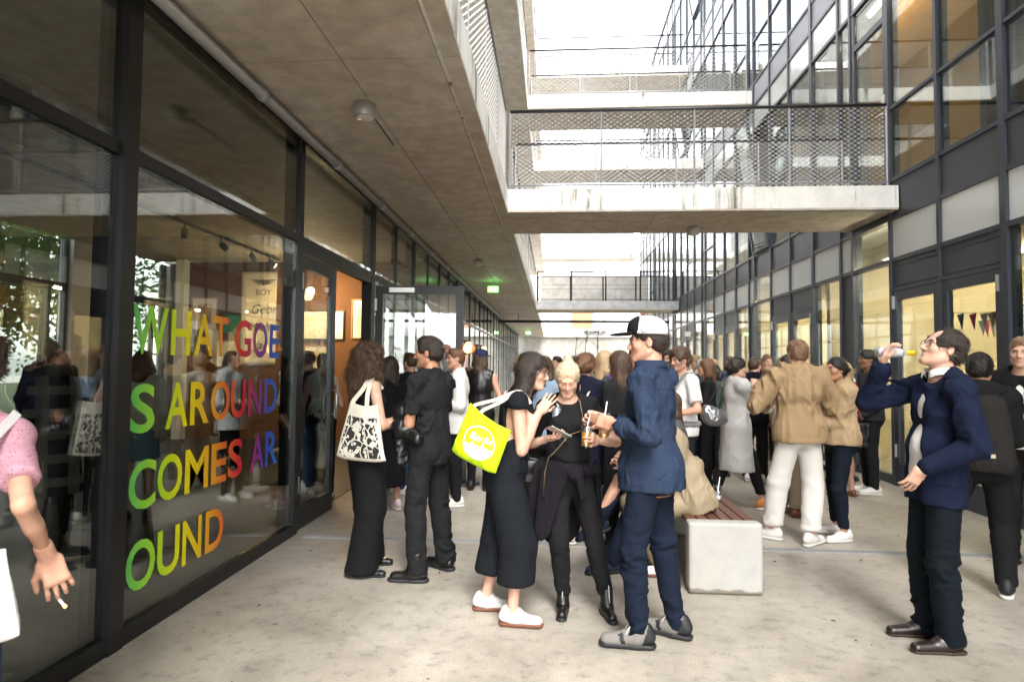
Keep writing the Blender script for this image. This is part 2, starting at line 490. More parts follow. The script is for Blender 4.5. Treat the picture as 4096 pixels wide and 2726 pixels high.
# ------------------------------------------------------------------ left building: shop front, door, shop interior
shop = thing('shop_building', 'left building with black framed shop windows and an open glass door', 'building')
YP = [3.147 - 2.287 * 2 + 2.287 * k for k in range(19)]        # posts
H0, H1 = 2.62, 2.69
def fr(name, lo, hi): return box(name, lo, hi, M_frame, shop)
for i, yp in enumerate(YP):
    w = 0.055 if i == 2 else 0.042
    fr('post', (XL - 0.13, yp - w, 0.0), (XL + (0.035 if i == 2 else 0.02), yp + w, ZL - 0.002))
for i in range(len(YP) - 1):
    a, b2 = YP[i] + 0.043, YP[i + 1] - 0.043
    if i == 2: a += 0.013
    if i == 1: b2 -= 0.013
    fr('head', (XL - 0.07, a, ZL - 0.06), (XL + 0.01, b2, ZL - 0.003))
    fr('transom', (XL - 0.075, a, H0), (XL + 0.015, b2, H1))
    if i != 3:
        fr('sill', (XL - 0.09, a, 0.0), (XL + 0.025, b2, 0.095))
        box('pane', (XL - 0.022, a + 0.004, 0.097), (XL - 0.004, b2 - 0.004, H0 - 0.002), M_glass, shop)
    box('pane', (XL - 0.022, a + 0.004, H1 + 0.002), (XL - 0.004, b2 - 0.004, ZL - 0.062), M_glass, shop)
    if i not in (2, 3) and i > 3:
        ym = (a + b2) / 2
        fr('mullion', (XL - 0.07, ym - 0.022, 0.096), (XL + 0.012, ym + 0.022, H0 - 0.001))
        fr('mullion', (XL - 0.07, ym - 0.022, H1 + 0.001), (XL + 0.012, ym + 0.022, ZL - 0.061))
# fixed door leaf next to the opening, and the leaf standing open at right angles
def door_leaf(name, label, w, h, origin, ang, handle_side):
    d = bpy.data.objects.new(name, None); d.location = origin; d.rotation_euler = (0, 0, ang)
    link(d, shop); d['label'] = label
    s, tk = 0.095, 0.03
    box('stile', (0, -tk, 0.012), (s, tk, h), M_frame, d)
    box('stile', (w - s, -tk, 0.012), (w, tk, h), M_frame, d)
    box('rail', (s, -tk, h - 0.11), (w - s, tk, h - 0.001), M_frame, d)
    box('rail', (s, -tk, 0.013), (w - s, tk, 0.20), M_frame, d)
    box('pane', (s + 0.001, -0.008, 0.201), (w - s - 0.001, 0.008, h - 0.111), M_glass, d)
    hx = w - 0.05 if handle_side > 0 else 0.05
    for q in (-1, 1):
        MB().tube([(hx, q * 0.075, 0.95), (hx, q * 0.075, 1.30)], 0.011, 8).build('handle', M_alu, d, True)
        for zz in (1.0, 1.25):
            MB().tube([(hx, q * 0.03, zz), (hx, q * 0.075, zz)], 0.007, 6).build('bracket', M_alu, d)
    for zz in (0.35, h - 0.32):
        box('hinge', (-0.004 if handle_side > 0 else w - 0.02, -0.05, zz), (0.022 if handle_side > 0 else w + 0.004, -tk - 0.001, zz + 0.15), M_alu, d)
    return d
door_leaf('door', 'closed narrow glass door leaf with long pull handle', 0.92, 2.53, (XL - 0.03, YP[3] + 0.05, 0.0), R(90), 1)
od = door_leaf('door', 'glass door leaf standing open into the courtyard', 1.12, 2.53, (XL + 0.05, YP[4] - 0.02, 0.0), R(4), 1)
box('closer', (0.18, -0.07, 2.44), (0.50, -0.031, 2.50), M_alu, od)
fr('jamb', (XL - 0.10, YP[4] - 0.12, 0.0), (XL + 0.018, YP[4] - 0.043, H0 - 0.001))
fr('lintel', (XL - 0.06, YP[3] + 0.045, 2.545), (XL + 0.012, YP[4] - 0.121, H0 - 0.001))
# upper walls behind the galleries
for lv in (1, 2, 3):
    zb = ZU + FF * (lv - 1)
    box('upper_wall', (XL - 0.3, -9, zb + 0.001), (XL, 40.4, zb + FF - 0.33), M_wall, shop)
box('roof', (-9.2, -9, ZU + FF * 2 + 0.5), (XL - 0.31, 40.4, ZU + FF * 2 + 0.8), M_wall, shop)
# room behind the windows
XB = -8.2
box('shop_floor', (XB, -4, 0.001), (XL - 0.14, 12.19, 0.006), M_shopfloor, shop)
for a in np.arange(-4, 12.0, 1.55):
    for xa, xb in ((XB, -5.2), (-5.19, XL - 0.21)):
        box('ceiling_panel', (xa, a + 0.004, ZL + 0.001), (xb, min(a + 1.546, 12.19), ZL + 0.04), M_ceil, shop)
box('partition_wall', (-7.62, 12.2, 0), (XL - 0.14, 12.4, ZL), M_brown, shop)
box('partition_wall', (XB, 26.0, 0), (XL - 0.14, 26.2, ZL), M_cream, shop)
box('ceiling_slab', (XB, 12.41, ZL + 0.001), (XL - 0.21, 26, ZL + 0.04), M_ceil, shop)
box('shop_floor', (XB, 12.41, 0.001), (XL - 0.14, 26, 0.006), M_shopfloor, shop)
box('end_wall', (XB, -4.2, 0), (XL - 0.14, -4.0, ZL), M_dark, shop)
# rear wall with tall windows
WIN = [(8.55, 9.95), (11.05, 12.6)]
yy = -4.0
for a, b2 in WIN + [(26.0, 26.0)]:
    box('rear_wall', (XB - 0.25, yy, 0), (XB, a, ZL), M_dark if yy < 5 else M_grey, shop); yy = b2
for a, b2 in WIN:
    w_ = bpy.data.objects.new('rear_window', None); link(w_, shop)
    for lo, hi in (((XB - 0.16, a, 0.0), (XB - 0.08, a + 0.07, ZL)), ((XB - 0.16, b2 - 0.07, 0), (XB - 0.08, b2, ZL)),
                   ((XB - 0.16, a + 0.071, 0.0), (XB - 0.08, b2 - 0.071, 0.12)), ((XB - 0.16, a + 0.071, 2.72), (XB - 0.08, b2 - 0.071, 2.86))):
        box('frame', lo, hi, M_frame, w_)
    box('frame', (XB - 0.16, b2 - 0.42, 0.121), (XB - 0.08, b2 - 0.36, 2.719), M_frame, w_)
    box('pane', (XB - 0.13, a + 0.08, 0.13), (XB - 0.12, b2 - 0.43, 2.71), M_glass, w_)
    box('pane', (XB - 0.13, a + 0.08, 2.87), (XB - 0.12, b2 - 0.08, ZL - 0.01), M_glass, w_)
box('column', (-7.62, 11.9, 0), (-7.44, 12.08, ZL - 0.001), M_white, shop)

# ------------------------------------------------------------------ right building: curtain wall, shops and offices behind it
off = thing('office_building', 'right building with a dark metal and glass curtain wall on four storeys', 'building')
MOD, NAR, PER = 1.044, 0.40, 4.576
mull = []                                            # (y, kind of the bay that starts here)
for k in range(-3, 6):
    y0 = 6.445 + PER * k
    mull += [(y0, 'door0'), (y0 + MOD, 'door1'), (y0 + 2 * MOD, 'glass'), (y0 + 3 * MOD, 'narrow'), (y0 + 3 * MOD + NAR, 'glass')]
TOP = ZU + FF * 3 - 0.1
mw = 0.026
rf = random.Random(5)
for i in range(len(mull) - 1):
    (ya, kind), (yb, _) = mull[i], mull[i + 1]
    wide = 0.045 if kind == 'door0' else mw
    box('mullion', (XR - 0.02, ya - wide, 0), (XR + 0.12, ya + wide, TOP), M_mull, off)
    a, b2 = ya + wide + 0.001, yb - (0.045 if mull[i + 1][1] == 'door0' else mw) - 0.001
    box('plinth', (XR, a, 0), (XR + 0.1, b2, 0.12), M_mull, off)
    def trans(z, h=0.028): box('transom', (XR - 0.012, a, z - h), (XR + 0.10, b2, z + h), M_mull, off)
    for z in (2.974,): trans(z)
    if kind.startswith('door'):
        box('panel', (XR + 0.005, a + 0.001, 2.60), (XR + 0.05, b2 - 0.001, 2.944), M_panel, off)
        box('panel_trim', (XR - 0.003, a + 0.03, 2.615), (XR + 0.004, b2 - 0.03, 2.622), M_mull, off)
        box('panel_trim', (XR - 0.003, a + 0.03, 2.88), (XR + 0.004, b2 - 0.03, 2.887), M_mull, off)
        d = bpy.data.objects.new('door', None); link(d, off)
        s = 0.10
        box('stile', (XR - 0.008, a, 0.121), (XR + 0.055, a + s, 2.55), M_mull, d)
        box('stile', (XR - 0.008, b2 - s, 0.121), (XR + 0.055, b2, 2.55), M_mull, d)
        box('rail', (XR - 0.006, a + s + 0.001, 2.43), (XR + 0.053, b2 - s - 0.001, 2.549), M_mull, d)
        box('rail', (XR - 0.006, a + s + 0.001, 0.122), (XR + 0.053, b2 - s - 0.001, 0.30), M_mull, d)
        box('pane', (XR + 0.018, a + s + 0.002, 0.301), (XR + 0.03, b2 - s - 0.002, 2.429), M_glassr, d)
        hy = (a + 0.03) if kind == 'door0' else (b2 - 0.055)
        for zz in (0.38, 2.32):
            box('hinge', (XR - 0.035, hy, zz), (XR - 0.009, hy + 0.025, zz + 0.17), M_alu, d)
        trans(2.575, 0.022)
    else:
        if kind == 'narrow':
            box('panel', (XR + 0.01, a + 0.001, 0.121), (XR + 0.05, b2 - 0.001, 2.945), M_panel, off)
            box('panel_trim', (XR + 0.001, a + 0.03, 2.2), (XR + 0.009, b2 - 0.03, 2.206), M_mull, off)
        else:
            box('pane', (XR + 0.018, a + 0.002, 0.121), (XR + 0.03, b2 - 0.002, 2.945), M_glassr, off)
    for lv in range(3):
        dz = FF * lv
        clear = kind == 'glass' and mull[(i + 1) % len(mull)][1] == 'narrow' and lv == 0
        box('band_panel', (XR + 0.012, a + 0.002, 3.003 + dz), (XR + 0.04, b2 - 0.002, 3.508 + dz), M_glassr if clear else M_frost, off)
        trans(3.534 + dz, 0.025)
        box('panel', (XR + 0.010, a + 0.002, 3.560 + dz), (XR + 0.05, b2 - 0.002, 4.018 + dz), M_panel if lv == 0 and ya < 9.5 else M_lpanel if lv else M_panel, off)
        trans(4.045 + dz, 0.026)
        zt = 2.974 + FF * (lv + 1)
        opens = (i * 7 + lv * 3) % 11 == 0 and kind != 'narrow' and ya > 9.8
        low = 5.026 + dz
        bridge_door = lv == 0 and 8.4 < ya < 8.7
        if bridge_door:
            box('stile', (XR - 0.008, a, 4.072), (XR + 0.055, a + 0.09, zt - 0.05), M_mull, off)
            box('stile', (XR - 0.008, b2 - 0.09, 4.072), (XR + 0.055, b2, zt - 0.05), M_mull, off)
            box('rail', (XR - 0.006, a + 0.091, 6.3), (XR + 0.053, b2 - 0.091, 6.39), M_mull, off)
            MB().tube([(XR - 0.01, a + 0.05, 5.0), (XR - 0.07, a + 0.05, 5.0), (XR - 0.07, a + 0.17, 5.0)], 0.011, 8).build('handle', M_alu, off, True)
            box('keypad', (XR - 0.035, a + 0.015, 5.10), (XR - 0.009, a + 0.085, 5.26), M_alu, off)
            box('pane', (XR + 0.018, a + 0.092, 4.073), (XR + 0.03, b2 - 0.092, 6.299), M_glassr, off)
            box('pane', (XR + 0.018, a + 0.092, 6.391), (XR + 0.03, b2 - 0.092, zt - 0.029), M_glassr, off)
        elif kind == 'narrow' and ya < 30:
            box('pane', (XR + 0.018, a + 0.002, 4.072 + dz), (XR + 0.03, b2 - 0.002, zt - 0.029), M_glassr, off)
        else:
            if ya < 9 or lv or (i % 3 == 0): trans(low, 0.02); cut = low
            else: cut = None
            if cut:
                box('pane', (XR + 0.018, a + 0.002, 4.072 + dz), (XR + 0.03, b2 - 0.002, low - 0.021), M_glassr, off)
            lo_ = (cut + 0.021) if cut else 4.072 + dz
            if opens:
                sash = bpy.data.objects.new('tilted_window', None); sash.location = (XR, a, lo_ + 0.005)
                sash.rotation_euler = (0, R(-9), 0); link(sash, off)
                hh, ww = zt - 0.035 - lo_, b2 - a
                for lo2, hi2 in (((-0.06, 0.003, 0), (-0.005, 0.075, hh)), ((-0.06, ww - 0.075, 0), (-0.005, ww - 0.003, hh)), ((-0.06, 0.076, 0), (-0.005, ww - 0.076, 0.07)), ((-0.06, 0.076, hh - 0.07), (-0.005, ww - 0.076, hh))):
                    box('frame', lo2, hi2, M_mull, sash)
                box('pane', (-0.04, 0.077, 0.071), (-0.03, ww - 0.077, hh - 0.071), M_glassr, sash)
            else:
                box('pane', (XR + 0.018, a + 0.002, lo_), (XR + 0.03, b2 - 0.002, zt - 0.029), M_glassr, off)
        trans(zt, 0.026)
    box('band_panel', (XR + 0.012, a + 0.002, 3.003 + FF * 3), (XR + 0.04, b2 - 0.002, TOP - 0.05), M_frost, off)
YR0, YR1 = mull[0][0], mull[-1][0]
box('roof_edge', (XR - 0.04, YR0, TOP + 0.001), (XR + 6, YR1, TOP + 0.2), M_mull, off)
for lv in range(4):
    z = 3.55 + FF * lv if lv < 4 else 0
    box('floor_slab', (XR + 0.13, YR0, z), (XR + 5.6, YR1, z + 0.40), M_white, off)
    box('rear_wall', (XR + 5.0, YR0, 0.0 if lv == 0 else z - FF + 0.40), (XR + 5.2, YR1, z - 0.001), M_cream if lv == 0 else M_grey, off)
box('shop_floor', (XR + 0.11, YR0, 0.002), (XR + 4.99, YR1, 0.05), simple('pale screed', (0.42, 0.38, 0.31), 0.5), off)
for k in range(-3, 6):
    y0 = 6.445 + PER * k - 0.25
    box('partition_wall', (XR + 0.14, y0 - 0.06, 0.051), (XR + 4.99, y0 + 0.06, 3.549), M_cream if k > 0 else M_dark, off)
    for lv in (1, 2, 3):
        box('partition_wall', (XR + 0.14, y0 - 0.06, 0.02 + ZU + FF * (lv - 1)), (XR + 4.99, y0 + 0.06, ZU + FF * lv - 0.40), M_grey, off)
# orange office on the first floor beside the near bridge
box('office_wall', (XR + 0.75, 7.0, ZU + 0.02), (XR + 0.85, 10.6, 7.48), M_orange, off)
box('office_wall', (XR + 0.15, 6.88, ZU + 0.02), (XR + 0.85, 6.99, 7.48), M_dark, off)
# beams under the shop ceilings and lit tubes
M_tube = emit('warm fluorescent tube', (1.0, 0.86, 0.62), 9.0)
lp = thing('strip_light', 'warm strip light in the orange office above the near bridge', 'light', (XR + 0.45, 8.7, 7.1), 'strip lights in the right hand shops')
MB().tube([(0, -1.2, 0), (0, 1.2, 0)], 0.03, 8).build('tube', emit('dim office tube', (1.0, 0.86, 0.62), 1.8), lp, True)
box('housing', (-0.05, -1.25, 0.035), (0.05, 1.25, 0.07), M_white, lp)
M_beam = simple('painted ceiling beam', (0.55, 0.48, 0.36), 0.7)
for k in range(0, 4):
    y0 = 6.445 + PER * k
    for j in range(3):
        box('ceiling_beam', (XR + 0.8 + 1.3 * j, y0 + 0.1, 3.22), (XR + 0.98 + 1.3 * j, y0 + PER - 0.4, 3.549), M_beam, off)
    for j in range(3):
        lp = thing('strip_light', '%s strip light in the %s lit shop on the right' % (('front', 'middle', 'rear')[j], ('first', 'second', 'third', 'fourth')[k]), 'light', (XR + 0.62 + 1.3 * j, y0 + 1.9, 3.18), 'strip lights in the right hand shops')
        MB().tube([(0, -1.5, 0), (0, 1.5, 0)], 0.03, 8).build('tube', M_tube, lp, True)
        box('housing', (-0.05, -1.55, 0.035), (0.05, 1.55, 0.07), M_white, lp)
        for q in (-1.2, 1.2):
            MB().tube([(0, q, 0.07), (0, q, 0.368)], 0.006, 5).build('hanger', M_steel, lp)

# ------------------------------------------------------------------ end of the courtyard
end = thing('end_building', 'white building closing the far end of the courtyard, with a column of windows', 'building')
box('wall', (-12, 46, 0), (16, 46.4, 10.4), M_white, end)
M_shut = simple('orange shutter', (0.36, 0.17, 0.09), 0.7)
M_sash = simple('grey window surround', (0.32, 0.33, 0.36), 0.6)
for z in (4.1, 8.6):
    wdw = bpy.data.objects.new('window', None); link(wdw, end)
    box('surround', (1.15, 45.9, z - 0.2), (3.05, 45.999, z + 1.75), M_sash, wdw)
    box('shutter', (1.35, 45.86, z), (2.85, 45.899, z + 1.55), M_shut if z < 5 else M_white, wdw)
uw = thing('rear_concrete_wall', 'grey concrete wall under the pale band at the far end', 'wall')
box('wall', (-3, 40.6, 0), (XR + 2, 41.0, 3.62), M_wall, uw)
box('band', (-3, 40.45, 3.50), (XR + 2, 40.599, 4.05), M_white, uw)
box('doorway', (3.9, 40.56, 0), (4.4, 40.599, 2.6), M_dark, uw)
sv, sf = text_mesh('minimum', 0.62, 0.02)
sv[:, 0] = (sv[:, 0] - sv[:, 0].min()) / (sv[:, 0].max() - sv[:, 0].min()) * 1.42
sv = np.stack([sv[:, 0] + 1.95, 40.42 - sv[:, 2], sv[:, 1] + 3.62], 1)
sg = obj('shop_sign', mesh_from('shop_sign', sv, sf, M_frame))
tag(sg, 'small dark lettering sign reading minimum on the far pale band', 'sign')

# ------------------------------------------------------------------ pipes, lamps, exit signs
pipe = thing('ceiling_pipe', 'long grey pipe running under the gallery along the shop windows', 'pipe')
MB().tube([(-2.19, -4, 3.53), (-2.19, 40, 3.53)], 0.042, 12).build('pipe', M_pipe, pipe, True)
for k in range(24):
    y = 1.2 + 1.6 * k
    MB().tube([(-2.19, y - 0.03, 3.53), (-2.19, y + 0.03, 3.53)], 0.050, 12).build('collar', M_steel, pipe, True)
    box('hanger', (-2.198, y - 0.012, 3.57), (-2.182, y + 0.012, ZL), M_steel, pipe)
cp = thing('cross_pipe', 'dark pipe crossing the courtyard under the far low footbridge', 'pipe')
MB().tube([(-2.2, 24.2, 3.30), (XR - 0.05, 24.2, 3.30)], 0.055, 8).build('pipe', M_dsteel, cp, True)
for x in (-1.4, -0.3):
    MB().tube([(x, 24.2, 3.30), (x, 24.2, ZL)], 0.014, 6).build('hanger', M_dsteel, cp)
M_lampbody = simple('grey lamp housing', (0.40, 0.39, 0.37), 0.5, 0.3, 0.1, 20)
for x, y, lab in ((-1.53, 4.79, 'round grey ceiling lamp nearest the camera, above the shop windows'), (-1.50, 11.99, 'round pale ceiling lamp farther down the left gallery'),
                  (2.06, 9.28, 'round grey lamp under the near footbridge')):
    lp = thing('ceiling_lamp', lab, 'lamp', (x, y, ZL), 'round ceiling lamps')
    MB().lathe([(0.088, -0.002), (0.088, -0.105), (0.082, -0.114)], 28).build('housing', M_lampbody, lp, True)
    MB().lathe([(0.070, -0.1145), (0.067, -0.118)], 24).build('lens', simple('frosted lens', (0.7, 0.68, 0.62), 0.3), lp, True)
    MB().tube([(0.0, 0.10, -0.008), (0.0, 0.9, -0.008)], 0.007, 6).build('cable', M_frame, lp)
M_exit = emit('lit green exit sign', (0.10, 0.80, 0.06), 1.1)
M_exitw = emit('lit white pictogram', (0.9, 1.0, 0.85), 1.6)
for x, y, lab in ((-1.50, 15.05, 'lit green exit sign hanging from the left gallery ceiling'), (-1.44, 34.4, 'tiny far green exit sign at the end of the left gallery')):
    e = thing('exit_sign', lab, 'exit sign', (x, y, ZL), 'green exit signs')
    box('panel', (-0.13, -0.02, -0.27), (0.13, 0.02, -0.13), M_exit, e)
    MB().tube([(0, 0, -0.13), (0, 0, 0)], 0.012, 6).build('stem', M_alu, e)
    p = MB()
    p.add([(-0.055, -0.022, -0.155), (-0.035, -0.022, -0.155), (-0.035, -0.022, -0.205), (-0.055, -0.022, -0.205)], [(0, 1, 2, 3)])
    p.add([(-0.075, -0.022, -0.205), (-0.015, -0.022, -0.205), (-0.045, -0.022, -0.245)], [(0, 1, 2)])
    p.build('arrow', M_exitw, e)
    p = MB()
    p.add([(0.04, -0.022, -0.145), (0.10, -0.022, -0.145), (0.10, -0.022, -0.255), (0.04, -0.022, -0.255)], [(0, 1, 2, 3)])
    p.build('pictogram', M_exitw, e)
fl = thing('wall_floodlight', 'small white floodlight on the right facade between doors', 'lamp', (XR - 0.12, 20.35, 2.62))
box('head', (-0.14, -0.12, -0.08), (0.02, 0.12, 0.08), M_white, fl)
box('arm', (0.021, -0.03, -0.02), (0.12, 0.03, 0.02), M_steel, fl)
# ------------------------------------------------------------------ figures: smooth-blended solids turned into one surface
def nv(a): a = np.array(a, float); return a / (np.linalg.norm(a) + 1e-12)
def V3(*a): return np.array(a, float)
def rotm(axis, ang):
    a = nv(axis); c, s = math.cos(ang), math.sin(ang); x, y, z = a
    return np.array([[c + x * x * (1 - c), x * y * (1 - c) - z * s, x * z * (1 - c) + y * s],
                     [y * x * (1 - c) + z * s, c + y * y * (1 - c), y * z * (1 - c) - x * s],
                     [z * x * (1 - c) - y * s, z * y * (1 - c) + x * s, c + z * z * (1 - c)]])
class Solid:
    """list of primitives, blended in order"""
    def __init__(s): s.p = []
    def cap(s, a, b, ra, rb=None, k=0.02, flat=None, f=1.0, op='u'):
        s.p.append(('c', np.array(a, float), np.array(b, float), ra, ra if rb is None else rb, None if flat is None else nv(flat), f, k, op)); return s
    def ell(s, c, r, A=None, k=0.02, op='u'):
        s.p.append(('e', np.array(c, float), np.array(r, float), np.eye(3) if A is None else np.array(A, float), None, None, None, k, op)); return s
    def box(s, c, h, A=None, rd=0.01, k=0.005, op='u'):
        s.p.append(('b', np.array(c, float), np.array(h, float), np.eye(3) if A is None else np.array(A, float), rd, None, None, k, op)); return s
    def cut(s, pt, n, k=0.004):
        s.p.append(('p', np.array(pt, float), nv(n), None, None, None, None, k, 'i')); return s
    def bounds(s):
        lo, hi = np.full(3, 1e9), np.full(3, -1e9)
        for q in s.p:
            if q[-1] != 'u': continue
            a, b_ = prim_box(q); lo = np.minimum(lo, a); hi = np.maximum(hi, b_)
        return lo, hi
def prim_box(q):
    if q[0] == 'c':
        m = max(q[3], q[4]); return np.minimum(q[1], q[2]) - m, np.maximum(q[1], q[2]) + m
    if q[0] == 'e':
        e = np.abs(q[3].T) @ q[2]; return q[1] - e, q[1] + e
    e = np.abs(q[3].T) @ q[2] + q[4]; return q[1] - e, q[1] + e
def prim_eval(q, X, Y, Z):
    k = q[0]
    if k == 'c':
        a, b_, ra, rb, fl, ff = q[1], q[2], q[3], q[4], q[5], q[6]
        d = b_ - a; dd = float(d @ d) + 1e-9
        px, py, pz = X - a[0], Y - a[1], Z - a[2]
        t = np.clip((px * d[0] + py * d[1] + pz * d[2]) / dd, 0, 1)
        qx, qy, qz = px - t * d[0], py - t * d[1], pz - t * d[2]
        s = qx * qx + qy * qy + qz * qz
        if fl is not None:
            w = qx * fl[0] + qy * fl[1] + qz * fl[2]
            s = s + w * w * (1 / (ff * ff) - 1)
        return np.sqrt(s) - (ra + (rb - ra) * t)
    c = q[1]; A = q[3]
    px, py, pz = X - c[0], Y - c[1], Z - c[2]
    u = [A[i, 0] * px + A[i, 1] * py + A[i, 2] * pz for i in range(3)]
    if k == 'e':
        r = q[2]
        k0 = np.sqrt((u[0] / r[0]) ** 2 + (u[1] / r[1]) ** 2 + (u[2] / r[2]) ** 2)
        k1 = np.sqrt((u[0] / r[0] ** 2) ** 2 + (u[1] / r[1] ** 2) ** 2 + (u[2] / r[2] ** 2) ** 2) + 1e-6
        return k0 * (k0 - 1) / k1
    h = q[2]
    w = [np.abs(u[i]) - h[i] for i in range(3)]
    o = np.sqrt(np.maximum(w[0], 0) ** 2 + np.maximum(w[1], 0) ** 2 + np.maximum(w[2], 0) ** 2)
    return o + np.minimum(np.maximum(np.maximum(w[0], w[1]), w[2]), 0) - q[4]
def polygonise(sol, h):
    lo, hi = sol.bounds()
    lo = lo - 3 * h; hi = hi + 3 * h
    n = np.ceil((hi - lo) / h).astype(int) + 1
    ax = [(lo[i] + h * np.arange(n[i])).astype(np.float32) for i in range(3)]
    F = np.full(n, 0.15, np.float32)
    for q in sol.p:
        k = q[-2]; op = q[-1]
        if op == 'i':
            d = (ax[0][:, None, None] - q[1][0]) * q[2][0] + (ax[1][None, :, None] - q[1][1]) * q[2][1] + (ax[2][None, None, :] - q[1][2]) * q[2][2]
            np.maximum(F, d.astype(np.float32), out=F); continue
        a, b_ = prim_box(q); pad = k + 2.5 * h
        i0 = np.clip(np.floor((a - pad - lo) / h).astype(int), 0, n); i1 = np.clip(np.ceil((b_ + pad - lo) / h).astype(int) + 1, 0, n)
        if np.any(i1 <= i0): continue
        sl = tuple(slice(i0[j], i1[j]) for j in range(3))
        d = prim_eval(q, ax[0][sl[0]][:, None, None], ax[1][sl[1]][None, :, None], ax[2][sl[2]][None, None, :]).astype(np.float32)
        f = F[sl]
        if op == 'u':
            m = np.maximum(k - np.abs(f - d), 0) / max(k, 1e-6)
            F[sl] = np.minimum(f, d) - m * m * (k * 0.25)
        else:
            d = -d
            m = np.maximum(k - np.abs(f - d), 0) / max(k, 1e-6)
            F[sl] = np.maximum(f, d) + m * m * (k * 0.25)
    # surface nets
    I = F < 0
    nx, ny, nz = n
    s8 = np.zeros((nx - 1, ny - 1, nz - 1), np.int8)
    for dx in (0, 1):
        for dy in (0, 1):
            for dz in (0, 1):
                s8 += I[dx:nx - 1 + dx, dy:ny - 1 + dy, dz:nz - 1 + dz]
    act = (s8 > 0) & (s8 < 8)
    ci = np.argwhere(act)
    idx = np.full(act.shape, -1, np.int32); idx[act] = np.arange(len(ci))
    P = np.zeros((len(ci), 3), np.float32); C = np.zeros(len(ci), np.float32)
    cor = {}
    for dx in (0, 1):
        for dy in (0, 1):
            for dz in (0, 1):
                cor[dx, dy, dz] = F[ci[:, 0] + dx, ci[:, 1] + dy, ci[:, 2] + dz]
    for a_, b_ in [((0, 0, 0), (1, 0, 0)), ((0, 1, 0), (1, 1, 0)), ((0, 0, 1), (1, 0, 1)), ((0, 1, 1), (1, 1, 1)),
                   ((0, 0, 0), (0, 1, 0)), ((1, 0, 0), (1, 1, 0)), ((0, 0, 1), (0, 1, 1)), ((1, 0, 1), (1, 1, 1)),
                   ((0, 0, 0), (0, 0, 1)), ((1, 0, 0), (1, 0, 1)), ((0, 1, 0), (0, 1, 1)), ((1, 1, 0), (1, 1, 1))]:
        fa, fb = cor[a_], cor[b_]
        x = (fa < 0) != (fb < 0)
        t = np.where(x, fa / np.where(x, fa - fb, 1), 0)
        A_ = np.array(a_, np.float32); B_ = np.array(b_, np.float32)
        P += np.where(x[:, None], A_ + t[:, None] * (B_ - A_), 0); C += x
    P = (P / C[:, None] + ci) * h + lo
    Q = []
    for axn in range(3):
        o1, o2 = [(1, 2), (2, 0), (0, 1)][axn]
        sa = [slice(1, -1)] * 3; sb = [slice(1, -1)] * 3
        sa[axn] = slice(0, -1); sb[axn] = slice(1, None)
        ia, ib = I[tuple(sa)], I[tuple(sb)]
        e = np.argwhere(ia != ib)
        if not len(e): continue
        flip = ib[tuple(e.T)]
        base = e.copy(); base[:, o1] += 1; base[:, o2] += 1
        def cell(d1, d2):
            c_ = base.copy(); c_[:, o1] += d1 - 1; c_[:, o2] += d2 - 1
            return idx[c_[:, 0], c_[:, 1], c_[:, 2]]
        q = np.stack([cell(0, 0), cell(1, 0), cell(1, 1), cell(0, 1)], 1)
        q[flip] = q[flip][:, ::-1]
        Q.append(q)
    Q = np.concatenate(Q)
    return P.astype(np.float64), Q
def vnormals(P, Q):
    d1 = P[Q[:, 2]] - P[Q[:, 0]]; d2 = P[Q[:, 3]] - P[Q[:, 1]]
    fn = np.cross(d1, d2)
    N_ = np.zeros_like(P)
    for k in range(4): np.add.at(N_, Q[:, k], fn)
    return N_ / (np.linalg.norm(N_, axis=1)[:, None] + 1e-12)
def relax(P, Q, it=1, w=0.5):
    for _ in range(it):
        S = np.zeros_like(P); C = np.zeros(len(P))
        for k in range(4):
            np.add.at(S, Q[:, k], P[Q[:, (k + 1) % 4]]); np.add.at(S, Q[:, k], P[Q[:, (k + 3) % 4]])
            np.add.at(C, Q[:, k], 2)
        P = P * (1 - w) + w * S / np.maximum(C, 1)[:, None]
    return P
def wav(P, freq, seed, n=7, stretch=(1, 1, 1)):
    """smooth pseudo noise, about -1..1"""
    r = np.random.default_rng(seed); out = np.zeros(len(P)); Pq = P * np.array(stretch)
    for _ in range(n):
        k = r.normal(size=3); k = k / np.linalg.norm(k) * freq * r.uniform(0.6, 1.7)
        k2 = r.normal(size=3) * freq * 0.5
        out += np.sin(Pq @ k + r.uniform(0, 6.3) + 1.6 * np.sin(Pq @ k2 + r.uniform(0, 6.3)))
    return out / math.sqrt(n) * 0.8
def creases(P, freq, seed, stretch=(1, 1, 1)):
    a = wav(P, freq, seed, 5, stretch)
    return 1 - 2 * np.minimum(np.abs(a), 1.0) ** 0.7
def np_mesh(name, P, Q, mats, attrs=None, mat_index=None):
    me = bpy.data.meshes.new(name)
    nvt, nq = len(P), len(Q)
    me.vertices.add(nvt); me.vertices.foreach_set('co', P.astype(np.float32).ravel())
    me.loops.add(nq * 4); me.loops.foreach_set('vertex_index', Q.astype(np.int32).ravel())
    me.polygons.add(nq)
    me.polygons.foreach_set('loop_start', np.arange(0, nq * 4, 4, dtype=np.int32))
    me.polygons.foreach_set('use_smooth', np.ones(nq, bool))
    for m in (mats if isinstance(mats, (list, tuple)) else [mats]): me.materials.append(m)
    if mat_index is not None: me.polygons.foreach_set('material_index', mat_index.astype(np.int32))
    me.update(calc_edges=True)
    if attrs:
        for k, v in attrs.items():
            at = me.attributes.new(k, 'FLOAT', 'POINT'); at.data.foreach_set('value', v.astype(np.float32))
    return me

